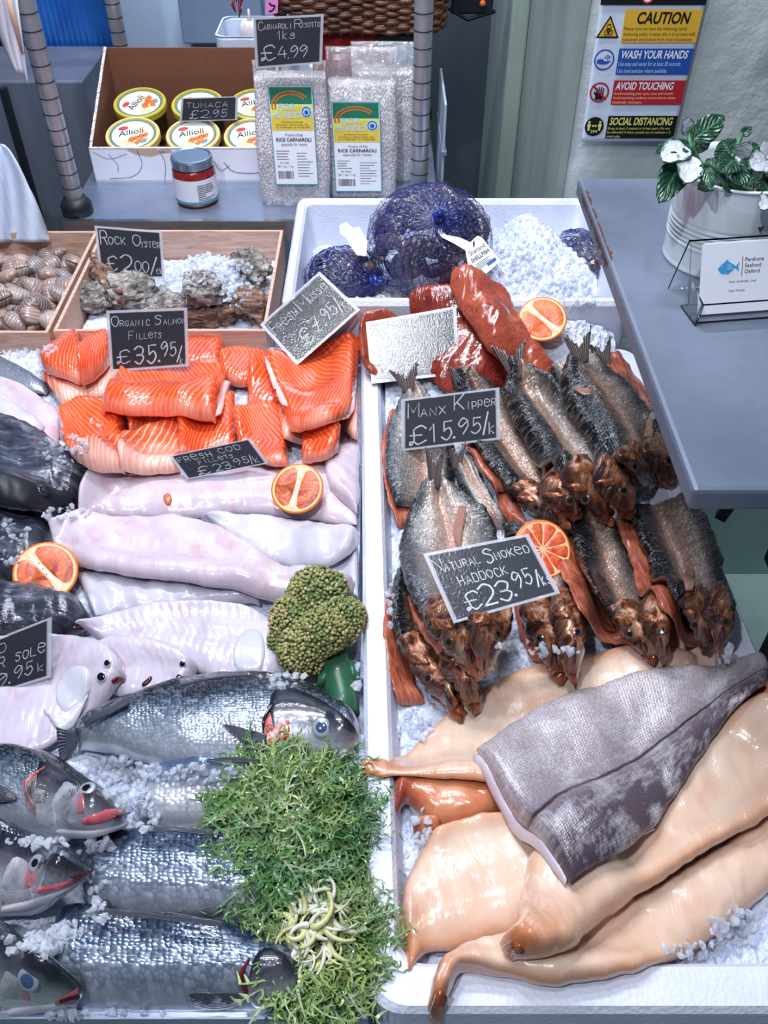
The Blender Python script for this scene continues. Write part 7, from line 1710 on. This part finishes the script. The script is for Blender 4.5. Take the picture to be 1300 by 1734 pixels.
# ---------------------------------------------------------------- orange halves
def orange(label, px, py, r_px, nrm, rot, kind='pulporange', cross=False, depth=.62, P=None):
    P = atH(px, py) if P is None else P; n = Vector(nrm).normalized(); r = r_px / FPX * depth_at(P); M = Vector((0, 0, 1)).rotation_difference(n).to_matrix() @ Matrix.Rotation(rot, 3, 'Z')
    zl = r * depth; C = Vector(P) + Vector((0, 0, .001)) + n * 0; 
    low = min((M @ Vector((r * math.sin(a) * math.cos(b), r * math.sin(a) * math.sin(b), -zl * math.cos(a)))).z for a in np.linspace(0, 1.57, 7) for b in np.linspace(0, 6.28, 16)); C.z = P[2] - low * .75
    # keep the cut face centred on the line of sight
    C = Vector(at(px, py, C.z)); put = lambda x, y, z: C + M @ Vector((x, y, z))
    pr = [(r * math.sin(a), -zl * math.cos(a)) for a in np.linspace(.02, math.pi / 2, 14)] + [(r * .985, r * .025), (r * .93, r * .03)]
    mb = MB(); nn = 48
    for q, z in pr: mb.v += [tuple(put(q * math.cos(2 * math.pi * k / nn), q * math.sin(2 * math.pi * k / nn), z)) for k in range(nn)]
    mb.f = [[i * nn + k, i * nn + (k + 1) % nn, (i + 1) * nn + (k + 1) % nn, (i + 1) * nn + k] for i in range(len(pr) - 1) for k in range(nn)] + [list(range(nn))[::-1]]
    o = mb.build('orange_half', MT['peel'], None, True); tag(o, label, 'orange', 'cut orange halves')
    mb = MB(); mb.add([put(r * .94 * math.cos(2 * math.pi * k / nn), r * .94 * math.sin(2 * math.pi * k / nn), r * .028) for k in range(nn)], [list(range(nn))]); mb.build('pith', MT['pith'], o)
    def seg(pts, hh):
        # raised pillow over an outline (unit disc coordinates)
        pts = np.array(pts) * r; c = pts.mean(axis=0); V = []; U = []; rings = (1.0, .93, .75, .45)
        for q in rings:
            h = hh * r * (1 - q**4); V += [put(*(c + (p - c) * q), r * .03 + h + .0002) for p in pts]; U += [tuple((c + (p - c) * q) / r) for p in pts]
        V.append(put(c[0], c[1], r * .03 + hh * r)); U.append(tuple(c / r)); n_ = len(pts)
        Fc = [(i * n_ + k, i * n_ + (k + 1) % n_, (i + 1) * n_ + (k + 1) % n_, (i + 1) * n_ + k) for i in range(len(rings) - 1) for k in range(n_)] + [(3 * n_ + k, 3 * n_ + (k + 1) % n_, 4 * n_) for k in range(n_)]
        obj('segment', [tuple(v) for v in V], Fc, MT[kind], o, True, {'n': np.array([(math.hypot(*u), math.atan2(u[1], u[0]) / 6.28) for u in U])})
    if cross:
        ns = 10
        for k in range(ns):
            a0, a1 = 2 * math.pi * (k + .05) / ns, 2 * math.pi * (k + .95) / ns
            seg([(.09 * math.cos((a0 + a1) / 2), .09 * math.sin((a0 + a1) / 2))] + [(q * math.cos(a), q * math.sin(a)) for q, a in [(.55, a0), (.82, a0 + .03)] + [(.88, a0 + (a1 - a0) * t) for t in (.2, .4, .6, .8)] + [(.82, a1 - .03), (.55, a1)]], .03)
    else:
        for sg in (-1, 1):
            pts = []
            for t in np.linspace(-1.18, 1.18, 15): pts.append((sg * .86 * math.cos(t), .86 * math.sin(t)))
            pts += [(sg * .16, .70), (sg * .10, .3), (sg * .10, -.3), (sg * .16, -.70)]; seg(pts if sg > 0 else pts[::-1], .04)
        cpts = [(-.05, -.8), (.05, -.8), (.07, -.2), (.05, .5), (.03, .85), (-.03, .85), (-.08, .4), (-.05, -.2)]
        mb = MB(); mb.add([put(x * r, y * r, r * .05) for x, y in cpts], [list(range(len(cpts)))]); mb.build('core', MT['core'], o)
        if kind != 'pulporange' or rot < 0:
            mb = MB()
            for k in range(3):
                x = -.03 + .03 * k; y = -.1 + .22 * k; mb.ell(put(x * r, y * r, r * .055), (r * .03, r * .03, r * .02), M, 10, 6)
            mb.build('pip', MT['tan'], o, True)
    return o
orange('glossy orange half on the ice between the roe and the tail fins', 918, 540, 40, (-.12, -.55, .9), .75, 'pulporange')
orange('orange half lying on the uppermost cod fillet', 503, 827, 44, (-.1, -.45, .9), -.25, 'pulpblood')
orange('blood orange half at the left on the dark fish', 77, 968, 52, (.15, -.4, .9), .85, 'pulpblood')
orange('red cross cut orange half behind the smoked haddock card', 918, 930, 50, (.2, -.55, .85), .3, 'pulpred', cross=True)

# ---------------------------------------------------------------- broccoli
rnd = random.Random(9)
def ico(sub):
    bm = bmesh.new(); bmesh.ops.create_icosphere(bm, subdivisions=sub, radius=1); V = [tuple(v.co) for v in bm.verts]; Fq = [tuple(v.index for v in f.verts) for f in bm.faces]; bm.free(); return V, Fq
I1 = ico(1)
br0 = atH(560, 1120); br = empty('broccoli', br0); tag(br, 'head of broccoli with yellowing buds against the white tray', 'broccoli')
lobes = [(535, 1010, 52, .045), (500, 1050, 46, .035), (570, 1055, 46, .038), (515, 1100, 48, .03), (588, 1045, 34, .03), (545, 1070, 44, .05), (478, 1085, 26, .02), (560, 995, 30, .035)]
def to_px(P):
    d = P - np.array([0, 0, CAMZ]); zc = d[1] * cp - d[2] * sp; return CX + FPX * d[0] / zc, CY - FPX * (d[1] * sp + d[2] * cp) / zc
for px, py, rp, hh in lobes:
    P = at(px, py, ZL + hh); r = rp / FPX * depth_at(P); V = []; Fq = []; Cc = []
    core = MB().ell(P, (r * .88, r * .88, r * .8), None, 20, 12)
    V += core.v; Fq += core.f; Cc += [(.10, .16, .05, 1)] * len(core.v)
    for k in range(int(430 * (rp / 45)**2)):
        z = 1 - 1.5 * (k + .5) / int(430 * (rp / 45)**2); a = k * 2.39996; d = np.array([math.sqrt(max(0, 1 - z * z)) * math.cos(a), math.sqrt(max(0, 1 - z * z)) * math.sin(a), z]) + np.array([rnd.uniform(-.05, .05) for _ in range(3)])
        lump = 1 + .10 * noise.noise(Vector(d * 4 + px)); q = P + d * r * .93 * lump; br_ = rnd.uniform(.0016, .0027); n = len(V)
        t = noise.noise(Vector(q * 28)) * .5 + .5 + rnd.uniform(-.25, .25); t = max(0, min(1, t)); col = (.11 + .36 * t, .22 + .13 * t, .07 + .06 * t) if rnd.random() < .72 else (.50, .42, .22)
        V += [tuple(q + np.array(v) * br_) for v in I1[0]]; Fq += [tuple(i + n for i in f) for f in I1[1]]; Cc += [(*col, 1)] * 12
    obj('floret', V, Fq, MT['floret'], br, True, cols=Cc, recalc=False)
sb_ = MB()
p0 = at(556, 1085, ZL + .02); p1 = at(572, 1150, ZL + .014); p2 = at(588, 1212, ZL + .012); r0 = 30 / FPX * depth_at(p1)
sb_.tube([p0, p1, (p1 + p2) / 2, p2], [r0 * 1.1, r0 * .95, r0 * .85, r0 * .72], 14); st_ = sb_.build('stalk', MT['broccolistem'], br, True)
for (a, b, w_) in (((592, 1120), (606, 1165), 9), ((556, 1130), (538, 1168), 12)):
    MB().tube([at(*a, ZL + .025), at((a[0] + b[0]) / 2, (a[1] + b[1]) / 2, ZL + .022), at(*b, ZL + .01)], [.004, w_ / 1900, .003], 10).build('side_shoot', MT['broccolistem'], br, True)

# ---------------------------------------------------------------- curly endive
def endive(label, px, py, rx, ry, hh, n, pale, seed, heart=None):
    rnd = random.Random(seed); P = at(px, py, ZL + .006); d = depth_at(P); ax = rx / FPX * d; ay = ry / FPX * d * 1.08
    e = empty('curly_endive', P); tag(e, label, 'lettuce', 'heads of curly endive')
    V = []; Fc = []; Cc = []
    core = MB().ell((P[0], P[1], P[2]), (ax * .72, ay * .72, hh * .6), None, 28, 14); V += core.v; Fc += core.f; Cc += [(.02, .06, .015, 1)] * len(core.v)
    zb = lambda ex, ey: max(hz(P[0] + ex * ax, P[1] + ey * ay), P[2]) * .35 + (P[2] + hh * math.sqrt(max(0, 1 - ex * ex - ey * ey))) * .65
    def ribbon(b, D, N_, L, w0, curl, bend, c0, c1, m, teeth):
        nb = len(V); p = b.copy(); dd = D.copy(); pts = []
        for k in range(m + 1):
            t = k / m; S_ = dd.cross(N_); S_ = S_.normalized() if S_.length > 1e-6 else Vector((1, 0, 0)); w_ = w0 * (1.15 - .85 * t)
            V.extend([tuple(p + S_ * w_ + N_ * w0 * .5), tuple(p - S_ * w_)]); c = c0.lerp(c1, t); Cc.extend([(c.x, c.y, c.z, 1)] * 2); pts.append((p.copy(), dd.copy(), S_.copy()))
            p = p + dd * (L / m); dd = Matrix.Rotation(curl / m, 3, N_) @ dd; dd = (dd + Vector((0, 0, -bend / m * t))).normalized(); p.z = max(p.z, P[2] - .014)
        Fc.extend([(nb + 2 * k, nb + 2 * k + 1, nb + 2 * k + 3, nb + 2 * k + 2) for k in range(m)])
        return pts
    for i in range(n):
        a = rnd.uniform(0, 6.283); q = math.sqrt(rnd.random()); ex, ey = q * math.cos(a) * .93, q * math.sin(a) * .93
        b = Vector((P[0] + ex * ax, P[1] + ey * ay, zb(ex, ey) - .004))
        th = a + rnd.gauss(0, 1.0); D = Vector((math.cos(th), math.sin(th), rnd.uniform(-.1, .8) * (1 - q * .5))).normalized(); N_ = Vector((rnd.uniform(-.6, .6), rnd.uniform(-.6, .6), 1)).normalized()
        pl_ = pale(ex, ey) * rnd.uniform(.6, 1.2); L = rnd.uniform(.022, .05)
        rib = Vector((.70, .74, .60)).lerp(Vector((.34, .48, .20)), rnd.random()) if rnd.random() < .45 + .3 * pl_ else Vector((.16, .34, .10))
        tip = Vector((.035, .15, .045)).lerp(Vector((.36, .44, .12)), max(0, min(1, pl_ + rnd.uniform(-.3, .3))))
        pts = ribbon(b, D, N_, L, rnd.uniform(.0007, .0016), rnd.uniform(-2.2, 2.2), rnd.uniform(.2, 1.6), rib, tip.lerp(rib, .3), 8, 0)
        for k in range(2, 9):   # curled side lobes
            for sg in (-1, 1):
                if rnd.random() < .62:
                    p, dd, S_ = pts[k]; dl = (S_ * sg + dd * rnd.uniform(.2, 1.0) + Vector((0, 0, rnd.uniform(-.2, .7)))).normalized(); cc = tip * rnd.uniform(.75, 1.35)
                    ribbon(p, dl, N_, rnd.uniform(.004, .011), rnd.uniform(.0006, .0013), rnd.uniform(-2.6, 2.6), rnd.uniform(0, 1.2), cc.lerp(rib, .25), cc, 3, 0)
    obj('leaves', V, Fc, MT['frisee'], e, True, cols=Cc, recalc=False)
    if heart:
        hx, hy = heart; V = []; Fc = []; Cc = []; H = Vector(at(hx, hy, P[2] + hh * .80))
        for i in range(70):
            a = rnd.uniform(0, 6.283); q = rnd.random()**.7; c = H + Vector((math.cos(a) * q * .020, math.sin(a) * q * .026, .014 * (1 - q))); th = a + rnd.choice((-1, 1)) * rnd.uniform(.7, 1.7); dd = Vector((math.cos(th), math.sin(th), rnd.uniform(-.1, .35))).normalized(); pts = [c.copy()]; cu_ = rnd.choice((-1, 1)) * rnd.uniform(1.0, 3.4); L = rnd.uniform(.014, .038)
            for k in range(8):
                c = c + dd * L / 8; dd = (Matrix.Rotation(cu_ / 8, 3, 'Z') @ dd + Vector((0, 0, -.06))).normalized(); pts.append(c.copy())
            w_ = rnd.uniform(.0012, .0034); mb = MB().tube(pts, [w_ * (1 - .65 * k / 8) for k in range(9)], 6); n0 = len(V); V += mb.v; Fc += [[x + n0 for x in f] for f in mb.f]; sh_ = rnd.uniform(.7, 1); Cc += [(.80 * sh_, .80 * sh_, (.66 if rnd.random() < .6 else .36) * sh_, 1)] * len(mb.v)
        obj('pale_heart', V, Fc, MT['frisee'], e, True, cols=Cc, recalc=False)
    return e
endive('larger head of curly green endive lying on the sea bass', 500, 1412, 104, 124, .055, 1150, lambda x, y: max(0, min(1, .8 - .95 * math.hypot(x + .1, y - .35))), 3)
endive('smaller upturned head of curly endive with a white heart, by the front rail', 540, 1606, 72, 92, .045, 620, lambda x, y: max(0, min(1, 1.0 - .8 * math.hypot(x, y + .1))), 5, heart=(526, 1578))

# ---------------------------------------------------------------- loose ice chips lying over the fish
rnd = random.Random(21); V = []; Fc = []
I0 = ico(1)
def chips(px, py, rx, ry, n, s0=.002, s1=.0062):
    for _ in range(n):
        a = rnd.uniform(0, 6.283); q = math.sqrt(rnd.random()); x, y = px + rx * q * math.cos(a), py + ry * q * math.sin(a); P = atH(x, y); s_ = rnd.uniform(s0, s1); M = Euler((rnd.uniform(0, 6), rnd.uniform(0, 6), rnd.uniform(0, 6))).to_matrix(); n0 = len(V); sx = (rnd.uniform(.6, 1.3), rnd.uniform(.5, 1.1), rnd.uniform(.35, .8))
        c = Vector(P) + Vector((0, 0, s_ * .25))
        for v in I0[0]: V.append(tuple(c + M @ (Vector((v[0] * sx[0], v[1] * sx[1], v[2] * sx[2])) * s_ * rnd.uniform(.75, 1.2))))
        Fc.extend([tuple(i + n0 for i in f) for f in I0[1]])
for q in ((300, 1312, 130, 14, 90), (195, 1300, 50, 18, 60), (215, 1340, 40, 30, 60), (240, 1370, 30, 40, 50), (60, 1428, 60, 8, 36), (165, 1432, 30, 10, 24), (80, 1590, 40, 30, 60), (115, 1575, 26, 14, 24), (170, 1510, 20, 50, 20), (190, 1720, 120, 8, 30), (110, 870, 40, 12, 26), (20, 900, 30, 20, 16), (15, 935, 20, 22, 10), (110, 760, 40, 25, 40), (40, 595, 60, 14, 60),
          (160, 720, 10, 8, 6), (480, 1150, 40, 20, 30), (595, 1150, 14, 40, 30), (590, 1290, 18, 20, 30), (600, 1665, 14, 30, 20), (560, 1700, 40, 8, 20), (930, 1105, 50, 8, 26), (880, 1095, 40, 10, 20), (1235, 1105, 10, 16, 14), (700, 1235, 30, 24, 40), (1250, 1580, 50, 40, 70), (1180, 1610, 60, 14, 40), (880, 430, 70, 60, 200), (960, 500, 50, 30, 120), (620, 495, 60, 14, 40), (520, 470, 14, 10, 8), (345, 455, 60, 30, 150), (400, 480, 40, 40, 90), (1105, 660, 10, 50, 30), (660, 1000, 6, 60, 12), (720, 1400, 20, 30, 14), (30, 1600, 60, 20, 30)):
    chips(*q)
o = obj('ice_chips', V, Fc, MT['ice_clear'], None, False, recalc=False); tag(o, 'loose chips of clear ice scattered over the fish and crates', 'ice', kind='stuff')
